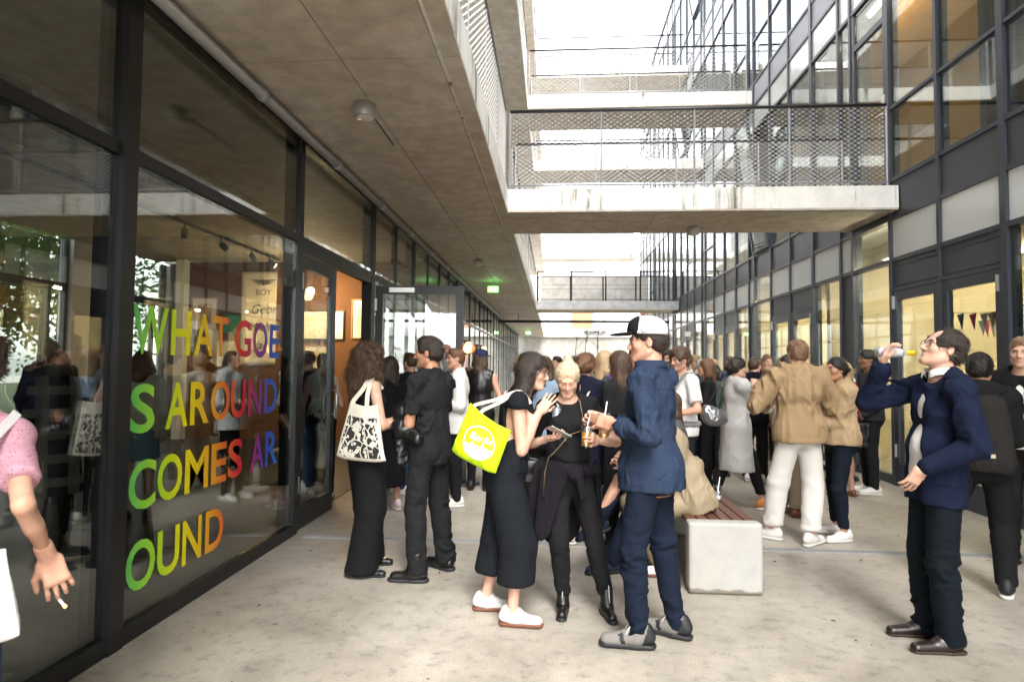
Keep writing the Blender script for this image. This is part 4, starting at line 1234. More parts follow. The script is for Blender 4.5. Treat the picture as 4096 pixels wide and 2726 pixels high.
# ---- shoes: shared meshes, heel at origin end, toe towards +y
_shoes = {}
def shoe_parts(kind, mats):
    key = (kind,) + tuple(m.name for m in mats)
    if key in _shoes: return _shoes[key]
    up, sole = Solid(), Solid()
    if kind == 'sneaker':
        up.cap((0, -0.060, 0.058), (0, 0.0, 0.055), 0.036, 0.038, 0.02); up.cap((0, 0.0, 0.052), (0.003, 0.138, 0.036), 0.039, 0.035, 0.03, (0, 0, 1), 0.88); up.cap((0, 0.045, 0.062), (0, -0.045, 0.090), 0.028, 0.036, 0.02)
        up.cap((0, 0.035, 0.088), (0, 0.010, 0.118), 0.012, 0.010, 0.010, (0, 1, 0), 0.6)
        up.cut((0, 0, 0.018), (0, 0, -1)); up.ell((0, -0.015, 0.135), (0.026, 0.045, 0.035), None, 0.006, 's')
        sole.cap((0, -0.062, 0.018), (0, 0.0, 0.018), 0.0375, 0.0365, 0.02, (0, 0, 1), 0.62).cap((0, 0.0, 0.018), (0.004, 0.142, 0.020), 0.0365, 0.0385, 0.02, (0, 0, 1), 0.6); sole.cut((0, 0, 0.0), (0, 0, -1)); sole.cut((0, 0, 0.029), (0, -0.05, 1))
    elif kind == 'dress':
        up.cap((0, -0.050, 0.055), (0, 0.0, 0.052), 0.033, 0.035, 0.02); up.cap((0, 0.0, 0.038), (0, 0.150, 0.024), 0.037, 0.029, 0.03, (0, 0, 1), 0.85); up.cap((0, 0.04, 0.055), (0, -0.04, 0.075), 0.026, 0.03, 0.02)
        up.cut((0, 0, 0.014), (0, 0, -1))
        sole.cap((0, -0.051, 0.01), (0, 0, 0.01), 0.032, 0.031, 0.02, (0, 0, 1), 0.6).cap((0, 0, 0.01), (0.002, 0.150, 0.01), 0.031, 0.0275, 0.02, (0, 0, 1), 0.6); sole.cut((0, 0, 0.0), (0, 0, -1)); sole.cut((0, 0, 0.016), (0, 0, 1))
    elif kind == 'boot':
        up.cap((0, -0.045, 0.05), (0, 0.0, 0.05), 0.036, 0.037, 0.02); up.cap((0, 0.0, 0.045), (0, 0.130, 0.034), 0.036, 0.032, 0.03, (0, 0, 1), 0.85); up.cap((0, 0.02, 0.05), (0, -0.012, 0.19), 0.040, 0.047, 0.03)
        up.cut((0, 0, 0.018), (0, 0, -1)); up.cut((0, 0, 0.185), (0, 0, 1))
        sole.cap((0, -0.050, 0.012), (0, 0.0, 0.012), 0.040, 0.038, 0.02, (0, 0, 1), 0.6).cap((0, 0, 0.012), (0, 0.142, 0.012), 0.038, 0.036, 0.02, (0, 0, 1), 0.6); sole.cut((0, 0, 0.0), (0, 0, -1)); sole.cut((0, 0, 0.024), (0, 0, 1))
    elif kind == 'sandal':
        up.cap((-0.025, 0.09, 0.03), (0.025, 0.09, 0.03), 0.018, None, 0.02, (0, 0, 1), 0.6); up.cap((-0.03, -0.03, 0.07), (0.03, -0.03, 0.07), 0.012, None, 0.01)
        up.cap((0, -0.04, 0.045), (0, 0.02, 0.03), 0.03, 0.03, 0.02); up.cut((0, 0, 0.02), (0, 0, -1))
        sole.cap((0, -0.055, 0.014), (0, 0.13, 0.014), 0.038, 0.038, 0.02, (0, 0, 1), 0.6); sole.cut((0, 0, 0.0), (0, 0, -1)); sole.cut((0, 0, 0.026), (0, 0, 1))
    h = 0.0068
    Pu, Qu = polygonise(up, h); Ps, Qs = polygonise(sole, h)
    Pu = relax(Pu, Qu, 1, 0.4)
    if len(mats) > 3:
        fc = Pu[Qu].mean(1); mi = ((fc[:, 1] < -0.035 + 0.35 * (0.06 - fc[:, 2])) | ((np.abs(fc[:, 1] - 0.055 - 0.3 * fc[:, 2]) < 0.012) & (np.abs(fc[:, 0]) > 0.018))).astype(int)
        r = (np_mesh('shoe', Pu, Qu, [mats[0], mats[3]], None, mi), np_mesh('sole', Ps, Qs, mats[1]))
    else: r = (np_mesh('shoe', Pu, Qu, mats[0]), np_mesh('sole', Ps, Qs, mats[1]))
    lace = None
    if kind == 'sneaker':
        mb = MB()
        for k in range(5):
            y = 0.020 + 0.017 * k; z = 0.098 - 0.0085 * k
            mb.tube([(-0.022, y, z - 0.008), (-0.01, y + 0.004, z), (0.01, y + 0.004, z), (0.022, y, z - 0.008)], 0.0032, 5)
        for sd in (-1, 1):
            mb.tube([(0, 0.012, 0.102), (sd * 0.02, 0.03, 0.108), (sd * 0.03, 0.045, 0.088), (sd * 0.028, 0.052, 0.07)], 0.0024, 5)
        lace = mesh_from('laces', mb.v, mb.f, mats[2] if len(mats) > 2 else mats[0], True)
    _shoes[key] = (*r, lace)
    return _shoes[key]
def put_shoe(S, P, n, spec, parent):
    kind, mats, sc = spec[0], spec[1], spec[2] if len(spec) > 2 else 1.0
    me, so_, la = shoe_parts(kind, mats)
    q = P['H'] / 1.75 * sc
    pitch = R(P.get('fpitch' + n, 0))
    M = Matrix.Rotation(-S['fyaw' + n], 4, 'Z') @ Matrix.Rotation(pitch, 4, 'X')
    if P.get('froll' + n): M = M @ Matrix.Rotation(R(P['froll' + n]), 4, 'Y')
    loc = Vector(S['an' + n]) - (M @ Vector((0, -0.012, 0.084))) * q
    if not P.get('free'): loc.z = max(0.0, P.get('foot' + n, (0, 0, 0, 0))[3] + 0.0) if pitch == 0 else max(loc.z, 0.0)
    o = bpy.data.objects.new('shoe', me); link(o, parent)
    o.matrix_local = Matrix.Translation(loc) @ M @ Matrix.Diagonal((q, q, q, 1))
    s2 = bpy.data.objects.new('sole', so_); link(s2, o)
    if la is not None: l2 = bpy.data.objects.new('laces', la); link(l2, o)
    return o
# ---- hair
def make_hair(S, P, g, h, parent, seed, strands=0):
    q = P['H'] / 1.75 * P.get('hs', 1.0); Rh, c = S['Rh'], S['hc']
    T = lambda x, y, z: c + Rh @ (V3(x, y, z) * q)
    D = lambda x, y, z: Rh @ V3(x, y, z)
    so = Solid(); kind = g['kind']; t = g.get('t', 0.012)
    E = lambda p, r, k=0.02, op='u': so.ell(T(*p), np.array(r) * q, Rh.T, k, op)
    E((0, -0.016, 0.036), (0.074 + t, 0.093 + t, 0.083 + t * g.get('top', 1.0)))
    E((0, -0.040, -0.01), (0.066 + t, 0.068 + t * 0.8, 0.070), 0.03)
    if kind == 'short':
        E((0, 0.045, 0.098), (0.046, 0.042, 0.022 + t * 0.6), 0.03)
    # clear the face and the neck
    fz = g.get('fringe', 0.066)
    E((0, 0.105, fz - 0.115), (0.068, 0.075, 0.115), 0.012, 's')
    if kind in ('short', 'receding', 'bun', 'buzz'):
        for sd in (-1, 1): E((sd * 0.090, 0.030, -0.055), (0.040, 0.052, 0.070), 0.01, 's')
        E((0, 0.0, -0.125), (0.11, 0.11, 0.060), 0.012, 's')
        if kind != 'bun':
            for sd in (-1, 1): E((sd * 0.086, -0.012, -0.012), (0.016, 0.020, 0.034), 0.006, 's')
    if kind == 'receding':
        E((0, 0.085, 0.085), (0.048, 0.065, 0.05), 0.015, 's')
    if kind == 'bun':
        E((0, g.get('by', -0.05), g.get('bz', 0.125)), (0.030, 0.030, 0.027), 0.012)
        E((0.012, g.get('by', -0.05) - 0.015, g.get('bz', 0.125) + 0.012), (0.016, 0.016, 0.018), 0.008)
    if kind == 'lowbun':
        E((0, -0.11, 0.0), (0.045, 0.04, 0.042), 0.02)
        for sd in (-1, 1): E((sd * 0.09, 0.03, -0.06), (0.040, 0.05, 0.07), 0.01, 's')
        E((0, 0.0, -0.135), (0.11, 0.11, 0.060), 0.012, 's')
    down = V3(0, 0, -1)
    if kind in ('long', 'curly', 'wavy', 'bob'):
        ln = g.get('len', 0.22) * q
        tt = g.get('vol', 0.0)
        base = T(0, -0.055, -0.02)
        back = -S['f']
        for sd in (-1, 1):
            s0 = T(sd * (0.062 + tt * 0.3), -0.03, -0.005)
            s1 = s0 + down * ln * 0.6 + back * 0.025 + S['s'] * sd * (0.012 + tt * 0.5)
            so.cap(s0, s1, (0.034 + tt * 0.45) * q, (0.040 + tt * 0.5) * q, 0.04)
            if g.get('front', True):
                f0 = T(sd * 0.068, -0.004, -0.01); f1 = f0 + down * ln * g.get('flen', 0.75) + S['s'] * sd * 0.012 + S['f'] * g.get('ff', 0.0)
                so.cap(f0, f1, 0.020 * q + tt * 0.25, 0.022 * q + tt * 0.2, 0.03)
        b1 = base + down * ln + back * (0.035 + tt * 0.3)
        so.cap(base, b1, (0.062 + tt * 0.6) * q, (0.066 + tt * 0.6) * q, 0.05, S['f'], 0.7)
    if kind == 'pony':
        p = T(0, -0.105, 0.02)
        so.cap(p, p + down * 0.2 - S['f'] * 0.03, 0.03, 0.022, 0.02)
    Pm, Q = polygonise(so, h)
    Pm = relax(Pm, Q, 1, 0.4)
    Nm = vnormals(Pm, Q)
    Pl = (Pm - c) @ Rh
    cs = g.get('curl', 0.0)
    if cs: Pm = Pm + Nm * (cs * (wav(Pl, g.get('cf', 70), seed, 6) * 0.6 + creases(Pl, g.get('cf', 70) * 0.6, seed + 3) * 0.5))[:, None]
    Pm = Pm + Nm * (g.get('lump', 0.004) * creases(Pl, 46, seed + 9, (1.2, 1.2, 0.25)))[:, None]
    o = obj('hair', np_mesh('hair', Pm, Q, hairmat(g['tone'])), parent)
    if strands:
        r = np.random.default_rng(seed)
        Nm = vnormals(Pm, Q)
        sel = r.choice(len(Pm), strands)
        p = Pm[sel] + Nm[sel] * 0.001; n = Nm[sel].copy()
        steps = 5; st = 1.2 * g.get('sl', 0.016 if kind in ('long', 'curly', 'wavy', 'bob', 'pony') else 0.0055) * q
        grav = np.array([0, 0, -1.0]) if kind in ('long', 'curly', 'wavy', 'bob', 'pony') else None
        cr = T(0, -0.03, 0.14)
        pts = [p]; ph = r.uniform(0, 6.28, strands); jit = r.normal(size=(strands, 3)) * 0.35
        for i in range(steps):
            if grav is not None: d = np.broadcast_to(grav, p.shape) + jit
            else: d = nv(D(0, g.get('comb', -0.6), 0.1)) * 0.8 + (p - cr) * 2.5 + jit * g.get('mess', 0.42 if kind in ('bun', 'lowbun') else 0.7)
            d = d - n * (d * n).sum(1)[:, None] * 0.85
            d /= np.linalg.norm(d, axis=1)[:, None] + 1e-9
            sd_ = np.cross(d, n)
            cv = g.get('sc', 0.08 if kind in ('bun', 'lowbun') else 0.25)
            d = d + sd_ * (cv * np.sin(ph + i * 1.3))[:, None] + n * (cv * 0.7 * np.cos(ph + i * 1.3) + 0.03)[:, None]
            p = p + d * st
            pts.append(p)
        side = np.cross(pts[1] - pts[0], n); side /= np.linalg.norm(side, axis=1)[:, None] + 1e-9
        Vv = []
        for i, pp in enumerate(pts):
            w = 0.0014 * (1 - i / (steps + 1)) + 0.0003
            Vv += [pp - side * w, pp + side * w]
        Vv = np.stack(Vv, 1).reshape(-1, 3)
        m = 2 * (steps + 1); b_ = np.arange(strands)[:, None] * m
        Fq = np.concatenate([b_ + np.array([2 * i, 2 * i + 1, 2 * i + 3, 2 * i + 2]) for i in range(steps)])
        s_o = obj('loose_strands', np_mesh('loose_strands', Vv, Fq, [hairmat(g['tone']), hairmat(g['tone'], 2.2)], None, np.tile((np.arange(strands) % 3 == 0).astype(int), steps)), o); s_o['kind'] = 'stuff'
    return o
M_eye = simple('eye dark', (0.015, 0.011, 0.009), 0.2)
M_eyew = simple('eye white', (0.72, 0.70, 0.66), 0.25)
def make_face(S, P, parent, tone):
    q = P['H'] / 1.75 * P.get('hs', 1.0); Rh, c = S['Rh'], S['hc']
    T = lambda x, y, z: tuple(c + Rh @ (V3(x, y, z) * q))
    Rm = Matrix(Rh.tolist())
    mb = MB()
    for sd in (-1, 1):
        mb.tube([T(sd * 0.014, 0.0905, 0.022), T(sd * 0.028, 0.0895, 0.0275), T(sd * 0.046, 0.078, 0.0235)], [0.0030, 0.0038, 0.0020], 6)
    mb.build('eyebrows', hairmat(tone), parent, True)
    w, d = MB(), MB()
    closed = P.get('lids', False)
    for sd in (-1, 1):
        if not closed:
            w.sphere(T(sd * 0.031, 0.0735, 0.004), (0.0125 * q, 0.0125 * q, 0.0075 * q), 10, 7, Rm)
            d.sphere(T(sd * 0.0315, 0.0790, 0.004), (0.0062 * q, 0.0082 * q, 0.0064 * q), 8, 6, Rm)
        zz = -0.004 if closed else 0.0105
        d.tube([T(sd * 0.017, 0.0825, zz - 0.001), T(sd * 0.031, 0.0862, zz + (-0.002 if closed else 0.001)), T(sd * 0.046, 0.0765, zz - 0.001)], [0.0012, 0.0021, 0.0012], 5)
    if not closed: w.build('eyeballs', M_eyew, parent, True)
    d.build('eyes', M_eye, parent, True)
PEOPLE = []
def person(P, label, loc, face, group=None):
    """P: pose and looks; loc: spot on the floor; face: heading in degrees, 0 = away from the camera, 90 = to the right"""
    root = thing('person', label, 'person', (loc[0], loc[1], loc[2] if len(loc) > 2 else 0.0), group, -R(face))
    S = skeleton(P)
    P.setdefault('hs', 0.92)
    if P.get('strands'): P['strands'] = int(P['strands'] * 0.85)
    h = P.get('h', 0.014); h = h * (1.12 if h < 0.0095 else 1.48 if h < 0.0135 else 1.68); seed = P.get('seed', len(PEOPLE) * 17 + 3)
    near = h < 0.0106
    # body: one surface (finer grids for head and hands, joined)
    so = Solid(); torso(so, S, P, -0.012 if P.get('tops') and not P.get('skinny_top') else 0.0); limbs(so, S, P)
    so.cap(S['nb'] - S['u2'] * 0.05, S['nt'], (0.050 if P.get('fem') else 0.058) * P['H'] / 1.75, None, 0.03)
    hs = Solid(); head_solid(hs, S, P)
    parts = []
    a = polygonise(so, h * 1.75 if near else h * 1.7); parts.append((relax(*a, 1, 0.4), a[1]))
    a = polygonise(hs, 0.0062 if near else min(h * 0.68, 0.0145)); parts.append((relax(*a, 1, 0.25), a[1]))
    for n in 'LR':
        if P.get('nohand' + n): continue
        hd = Solid(); hand_solid(hd, S, P, n)
        a = polygonise(hd, 0.0049 if near else min(h * 0.60, 0.0125)); parts.append((relax(*a, 1, 0.3), a[1]))
    n0 = 0; Ps = []; Qs = []
    for p_, q_ in parts:
        Ps.append(p_); Qs.append(q_ + n0); n0 += len(p_)
    Pm, Qm = np.concatenate(Ps), np.concatenate(Qs)
    q = P['H'] / 1.75 * P.get('hs', 1.0)
    loc_ = (Pm - S['hc']) @ S['Rh'] / q
    lip = np.exp(-(((loc_[:, 0]) / 0.020) ** 4 + ((loc_[:, 2] + 0.0645) / 0.0105) ** 4 + (np.minimum(loc_[:, 1] - 0.082, 0) / 0.008) ** 2)) * (0.75 if P.get('fem') else 0.45)
    bd = P.get('beard', 0.0)
    beard = np.zeros(len(Pm))
    if bd:
        inb = (loc_[:, 2] < -0.030 + 0.02 * np.abs(loc_[:, 0]) / 0.05) & (loc_[:, 2] > -0.125) & (loc_[:, 1] > -0.005)
        beard = bd * inb * (1 - np.exp(-((loc_[:, 0] / 0.02) ** 2 + ((loc_[:, 2] + 0.064) / 0.008) ** 2)))
    obj('body', np_mesh('body', Pm, Qm, skin(P.get('skin', 'light')), {'lip': lip, 'beard': beard}), root)
    if P.get('bottoms'): make_bottoms(S, P, P['bottoms'], h * 1.32, root, seed + 1)
    for i, t in enumerate(P.get('tops', [])): make_top(S, P, t, h, root, seed + 2 + i)
    if P.get('shoes'):
        for n in 'LR':
            if not P.get('noshoe' + n): put_shoe(S, P, n, P['shoes'], root)
    if P.get('hair'): make_hair(S, P, P['hair'], min(h, 0.0085) if near else h * 0.9, root, seed + 6, P.get('strands', 0))
    if P.get('face', near or h <= 0.0185): make_face(S, P, root, P.get('hair', {}).get('tone', 'dark') if P.get('hair') else 'dark')
    if P.get('glasses'):
        Rh = S['Rh']
        T = lambda x, y, z: tuple(S['hc'] + Rh @ (V3(x, y, z) * q))
        mb = MB(); gl = MB()
        for sd in (-1, 1):
            ring = [T(sd * 0.033 + 0.024 * math.cos(t), 0.097 - 0.004 * abs(math.cos(t)), 0.001 + 0.020 * math.sin(t)) for t in np.linspace(0, 2 * math.pi, 20, endpoint=False)]
            mb.tube(ring, 0.0016, 5, closed=True)
            mb.tube([T(sd * 0.057, 0.093, 0.006), T(sd * 0.074, 0.05, 0.010), T(sd * 0.080, -0.01, 0.012)], 0.0016, 5)
        mb.tube([T(-0.010, 0.098, 0.006), T(0.010, 0.098, 0.006)], 0.0015, 5)
        mb.build('glasses', P['glasses'], root, True)
    PEOPLE.append(root)
    return root, S
def cup(parent_loc, axis=(0, 0, 1), h=0.13, r=0.036, drink=(0.85, 0.40, 0.06), fill=0.55, label='', straw=True, milky=False):
    """tall plastic glass with a drink and a straw"""
    t = thing('drinking_glass', label, 'glass', parent_loc)
    t.rotation_mode = 'QUATERNION'; t.rotation_quaternion = Vector((0, 0, 1)).rotation_difference(Vector(axis))
    MB().lathe([(r * 0.80, 0), (r * 0.80, 0.004), (r, h), (r - 0.0022, h), (r * 0.80 - 0.0022, 0.006)], 20, cap=False).build('cup', M_cup, t, True)
    rf_ = r * (0.80 + 0.20 * fill)
    MB().lathe([(r * 0.80 - 0.004, 0.006), (rf_ - 0.004, h * fill)], 20).build('drink', simple('drink %.2f %.2f' % (drink[0], drink[1]), drink, 0.15), t, True)
    for k in range(3):
        a = 2.1 * k
        MB().box((-0.010, -0.010, -0.010), (0.010, 0.010, 0.010), Matrix.Rotation(a, 3, (1, 1, 0.4)), (0.012 * math.cos(a), 0.012 * math.sin(a), h * fill + 0.008)).build('ice_cube', M_ice, t)
    if straw: MB().tube([(-0.012, 0, 0.012), (0.018, 0.006, h + 0.065)], 0.0035, 6).build('straw', M_straw, t, True)
    return t
M_cup = glass_mat('clear plastic cup', (0.93, 0.95, 0.95), 0.10)
M_ice = glass_mat('ice', (0.85, 0.90, 0.92), 0.15)
M_straw = simple('white straw', (0.85, 0.84, 0.82), 0.4)
def wpt(root, S_pt):
    """local point of a figure -> world"""
    a = root.rotation_euler.z
    return (root.location.x + S_pt[0] * math.cos(a) - S_pt[1] * math.sin(a), root.location.y + S_pt[0] * math.sin(a) + S_pt[1] * math.cos(a), root.location.z + S_pt[2])

from mathutils.bvhtree import BVHTree
def patch(name, target, c, ux, uz, w, h, d, mat, parent, nu=6, nv2=6, off=0.003, outline=None):
    """small piece of cloth or print laid on the surface of another part (shot along d)"""
    me = target.data
    bv = BVHTree.FromPolygons([v.co for v in me.vertices], [p.vertices for p in me.polygons])
    ux, uz, d = nv(ux), nv(uz), nv(d); c = np.array(c, float); vs = []; ok = True
    for i in range(nu + 1):
        for j in range(nv2 + 1):
            p = c + ux * w * (i / nu - 0.5) + uz * h * (j / nv2 - 0.5) - d * 0.25
            hit = bv.ray_cast(Vector(p), Vector(d), 0.6)
            q = hit[0] if hit[0] is not None else None
            if q is None: return None
            vs.append(np.array(q) - d * off)
    fs = [(i * (nv2 + 1) + j, (i + 1) * (nv2 + 1) + j, (i + 1) * (nv2 + 1) + j + 1, i * (nv2 + 1) + j + 1) for i in range(nu) for j in range(nv2)]
    return obj(name, mesh_from(name, vs, fs, mat, True), parent)
# ------------------------------------------------------------------ wardrobe
C_black = cloth('black jersey', (0.0100, 0.0100, 0.0110))
C_black2 = cloth('washed black cotton', (0.0140, 0.0146, 0.0158))
C_stripe = cloth('black pinstripe', (0.0085, 0.0085, 0.0098))
C_crepe = cloth('blue black crepe', (0.0082, 0.0098, 0.0132))
C_char = cloth('charcoal denim', (0.0130, 0.0136, 0.0142))
C_denims = cloth('indigo denim shirt', (0.021, 0.034, 0.066), 300, 0.85, 0.24)
C_jeans = cloth('dark blue jeans', (0.0068, 0.0115, 0.0245), 300, 0.85, 0.30)
C_jeans2 = cloth('navy skinny jeans', (0.0065, 0.0105, 0.019), 300, 0.85, 0.2)
C_jeans3 = cloth('petrol jeans', (0.0042, 0.0075, 0.0110), 300, 0.85, 0.2)
C_paleden = cloth('pale denim', (0.19, 0.26, 0.34), 300, 0.85, 0.2)
C_midden = cloth('mid blue denim', (0.030, 0.058, 0.110), 300, 0.85, 0.2)
C_blazer = cloth('navy wool blazer', (0.0070, 0.0110, 0.0300), 380, 0.9, 0.12)
C_white = cloth('white cotton', (0.74, 0.73, 0.71), 260, 0.9, 0.04)
C_wtrous = cloth('off white trousers', (0.70, 0.675, 0.63), 260, 0.9, 0.05)
C_tan = cloth('tan cotton jacket', (0.335, 0.230, 0.128), 280, 0.85, 0.10)
C_sand = cloth('sand blouse', (0.40, 0.285, 0.165), 280, 0.85, 0.10)
C_khaki = cloth('khaki nylon', (0.30, 0.240, 0.155), 300, 0.6, 0.08)
C_chino = cloth('stone chinos', (0.30, 0.24, 0.17), 280, 0.9, 0.10)
C_trench = cloth('pale grey trench', (0.45, 0.445, 0.43), 300, 0.8, 0.05)
C_navy = cloth('navy knit', (0.0080, 0.0085, 0.0155), 200, 0.95, 0.15)
C_navyc = cloth('navy wool coat', (0.0080, 0.0090, 0.0210), 200, 0.95, 0.15)
C_greyk = cloth('dark grey knit', (0.034, 0.036, 0.038), 200, 0.95, 0.2)
C_grey = cloth('mid grey cotton', (0.085, 0.083, 0.080), 240, 0.9, 0.12)
C_red = cloth('red knit', (0.42, 0.012, 0.010), 220, 0.9, 0.12)
C_pink = cloth('pink dotted blouse', (0.50, 0.27, 0.33), 300, 0.9, 0.05, pattern='dots', col2=(0.14, 0.02, 0.08))
C_floral = cloth('floral dress fabric', (0.03, 0.03, 0.03), 240, 0.8, 0.1, pattern='floral', col2=(0.4, 0.4, 0.3))
C_plaid = cloth('dark plaid wool', (0.010, 0.012, 0.013), 200, 0.95, 0.1, pattern='plaid', col2=(0.22, 0.19, 0.16))
C_cream = cloth('cream cotton', (0.60, 0.55, 0.46), 260, 0.9, 0.06)
C_green = cloth('grey green shirt', (0.06, 0.085, 0.075), 260, 0.9, 0.1)
C_leather = simple('black leather', (0.007, 0.0065, 0.0065), 0.36, 0, 0.2, 40, 0.12, obj=True)
C_bleather = simple('dark brown leather', (0.014, 0.0075, 0.0055), 0.32, 0, 0.25, 30, 0.1, obj=True)
C_silver = simple('metallic grey leather', (0.27, 0.27, 0.28), 0.30, 0.75, 0.2, 12, 0.15, obj=True)
C_canvas = cloth('natural canvas', (0.64, 0.59, 0.49), 300, 0.95, 0.04)
C_lime = cloth('lime yellow nylon', (0.52, 0.78, 0.012), 300, 0.6, 0.05, folds=0.35)
S_white = simple('white trainer', (0.74, 0.72, 0.69), 0.6, 0, 0.05, 30, 0.03, obj=True)
S_wsole = simple('white rubber', (0.68, 0.66, 0.62), 0.6, obj=True)
S_gum = simple('gum rubber', (0.15, 0.055, 0.028), 0.6, obj=True)
S_dgum = simple('dark leather sole', (0.040, 0.020, 0.012), 0.6, obj=True)
S_grey = simple('grey suede trainer', (0.17, 0.16, 0.145), 0.85, 0, 0.25, 25, 0.05, obj=True)
S_dsole = simple('dark rubber', (0.012, 0.013, 0.015), 0.6, obj=True)
S_blue = simple('navy mesh trainer', (0.010, 0.017, 0.052), 0.8, 0, 0.2, 90, 0.1, obj=True)
S_orange = simple('orange trainer', (0.55, 0.20, 0.06), 0.7, 0, 0.2, 20, obj=True)
S_brown = simple('tan brown leather', (0.20, 0.065, 0.028), 0.4, 0, 0.2, 20, obj=True)
S_pinks = simple('pale pink trainer', (0.60, 0.47, 0.50), 0.7, 0, 0.1, 20, obj=True)
S_blk = simple('black trainer', (0.008, 0.008, 0.009), 0.6, 0, 0.2, 30, obj=True)
M_metalg = simple('gold metal', (0.70, 0.48, 0.18), 0.3, 1.0)
SN_W = ('sneaker', (S_white, S_wsole, S_white)); SN_G = ('sneaker', (S_white, S_gum, S_white)); SN_B = ('sneaker', (S_blk, S_wsole, S_blk))
SN_BB = ('sneaker', (S_blk, S_dsole, S_blk)); DR = ('dress', (C_leather, S_dsole)); DRB = ('dress', (C_bleather, S_gum)); BT = ('boot', (C_leather, S_dsole))

def soft_bag(name, TL, TR, BR, BL, thick, mats, parent=None, nu=26, nv_=26, wrinkle=0.003, seed=1):
    """flat cloth bag between four corners, bulging in the middle; returns mesh object and a surface function"""
    TL, TR, BR, BL = [np.array(p, float) for p in (TL, TR, BR, BL)]
    n = nv(np.cross(TR - TL, BL - TL))
    if n[1] > 0: n = -n                      # n faces the camera side
    def surf(u, v, side):
        p = (TL * (1 - u)[:, None] + TR * u[:, None]) * (1 - v)[:, None] + (BL * (1 - u)[:, None] + BR * u[:, None]) * v[:, None]
        e = np.clip(4 * u * (1 - u), 0, 1) ** 0.45 * np.clip(1 - (1 - v) ** 3 * 0.55, 0, 1) * np.clip(1 - v ** 7, 0, 1) ** 0.5
        b_ = thick * 0.5 * e * (0.55 + 0.6 * v)
        uv3 = np.stack([u, v, u * 0], 1)
        wr = (0.010 * wav(uv3, 7.0, seed, 6) + wrinkle * creases(uv3, 13.0, seed + 4, (1.3, 0.7, 1))) * (0.3 + 0.7 * e)
        p = p + (BL - TL)[None, :] * (0.055 * np.sin(math.pi * u) * (1 - v) ** 2 - 0.05 * np.abs(2 * u - 1) ** 4 * v ** 6)[:, None]
        return p + n * (side * b_ + wr)[:, None]
    us, vs = np.linspace(0, 1, nu), np.linspace(0, 1, nv_)
    U, Vv = np.meshgrid(us, vs, indexing='ij'); U = U.ravel(); Vv = Vv.ravel()
    P0, P1 = surf(U, Vv, 1.0), surf(U, Vv, -1.0) - n * 0.004
    Pm = np.concatenate([P0, P1]); Q = []; N_ = nu * nv_
    for i in range(nu - 1):
        for j in range(nv_ - 1):
            a, b_, c, d = i * nv_ + j, (i + 1) * nv_ + j, (i + 1) * nv_ + j + 1, i * nv_ + j + 1
            Q.append((a, d, c, b_)); Q.append((a + N_, b_ + N_, c + N_, d + N_))
    rim = [(i * nv_) for i in range(nu)] + [(nu - 1) * nv_ + j for j in range(1, nv_)] + [i * nv_ + nv_ - 1 for i in range(nu - 2, -1, -1)] + [j for j in range(nv_ - 2, 0, -1)]
    for a, b_ in zip(rim, rim[1:] + rim[:1]): Q.append((a, b_, b_ + N_, a + N_))
    me = np_mesh(name, Pm, np.array(Q), mats)
    l = me.uv_layers.new(name='uv')
    uvv = np.concatenate([np.stack([U, 1 - Vv], 1)] * 2)[np.array(Q).ravel()]
    l.data.foreach_set('uv', uvv.astype(np.float32).ravel())
    return obj(name, me, parent), (lambda u, v: surf(np.atleast_1d(u).astype(float), np.atleast_1d(v).astype(float), 1.0) + n * 0.0065)
def ribbon(name, pts, w, mat, parent, side, t=0.003):
    """flat strap along points; side = width direction"""
    pts = [np.array(p, float) for p in pts]; side = nv(side)
    # resample smoothly
    P = []; m = len(pts)
    for i in range(m - 1):
        p0, p1, p2, p3 = pts[max(i - 1, 0)], pts[i], pts[i + 1], pts[min(i + 2, m - 1)]
        for k in range(6):
            u = k / 6
            P.append(0.5 * ((2 * p1) + (-p0 + p2) * u + (2 * p0 - 5 * p1 + 4 * p2 - p3) * u * u + (-p0 + 3 * p1 - 3 * p2 + p3) * u ** 3))
    P.append(pts[-1])
    vs, fs = [], []
    for i, p in enumerate(P):
        d = nv(P[min(i + 1, len(P) - 1)] - P[max(i - 1, 0)]); s = nv(side - d * (side @ d)); nn = np.cross(d, s)
        for a, b_ in ((-1, -1), (1, -1), (1, 1), (-1, 1)): vs.append(p + s * a * w / 2 + nn * b_ * t / 2)
    for i in range(len(P) - 1):
        for k in range(4):
            k2 = (k + 1) % 4; fs.append((i * 4 + k, i * 4 + k2, i * 4 + 4 + k2, i * 4 + 4 + k))
    fs.append((3, 2, 1, 0)); e = (len(P) - 1) * 4; fs.append((e, e + 1, e + 2, e + 3))
    return obj(name, mesh_from(name, [tuple(p) for p in vs], fs, mat, False), parent)
def blob(name, so, h, mat, parent=None, amp=0.004, seed=1, freq=22, stretch=(1, 1, 1)):
    return garment(name, so, h, mat, parent, amp, seed, (), freq, stretch)

HS = lambda tone='dark', **k: {**dict(kind='short', tone=tone, t=0.010), **k}
NH = 0.0075
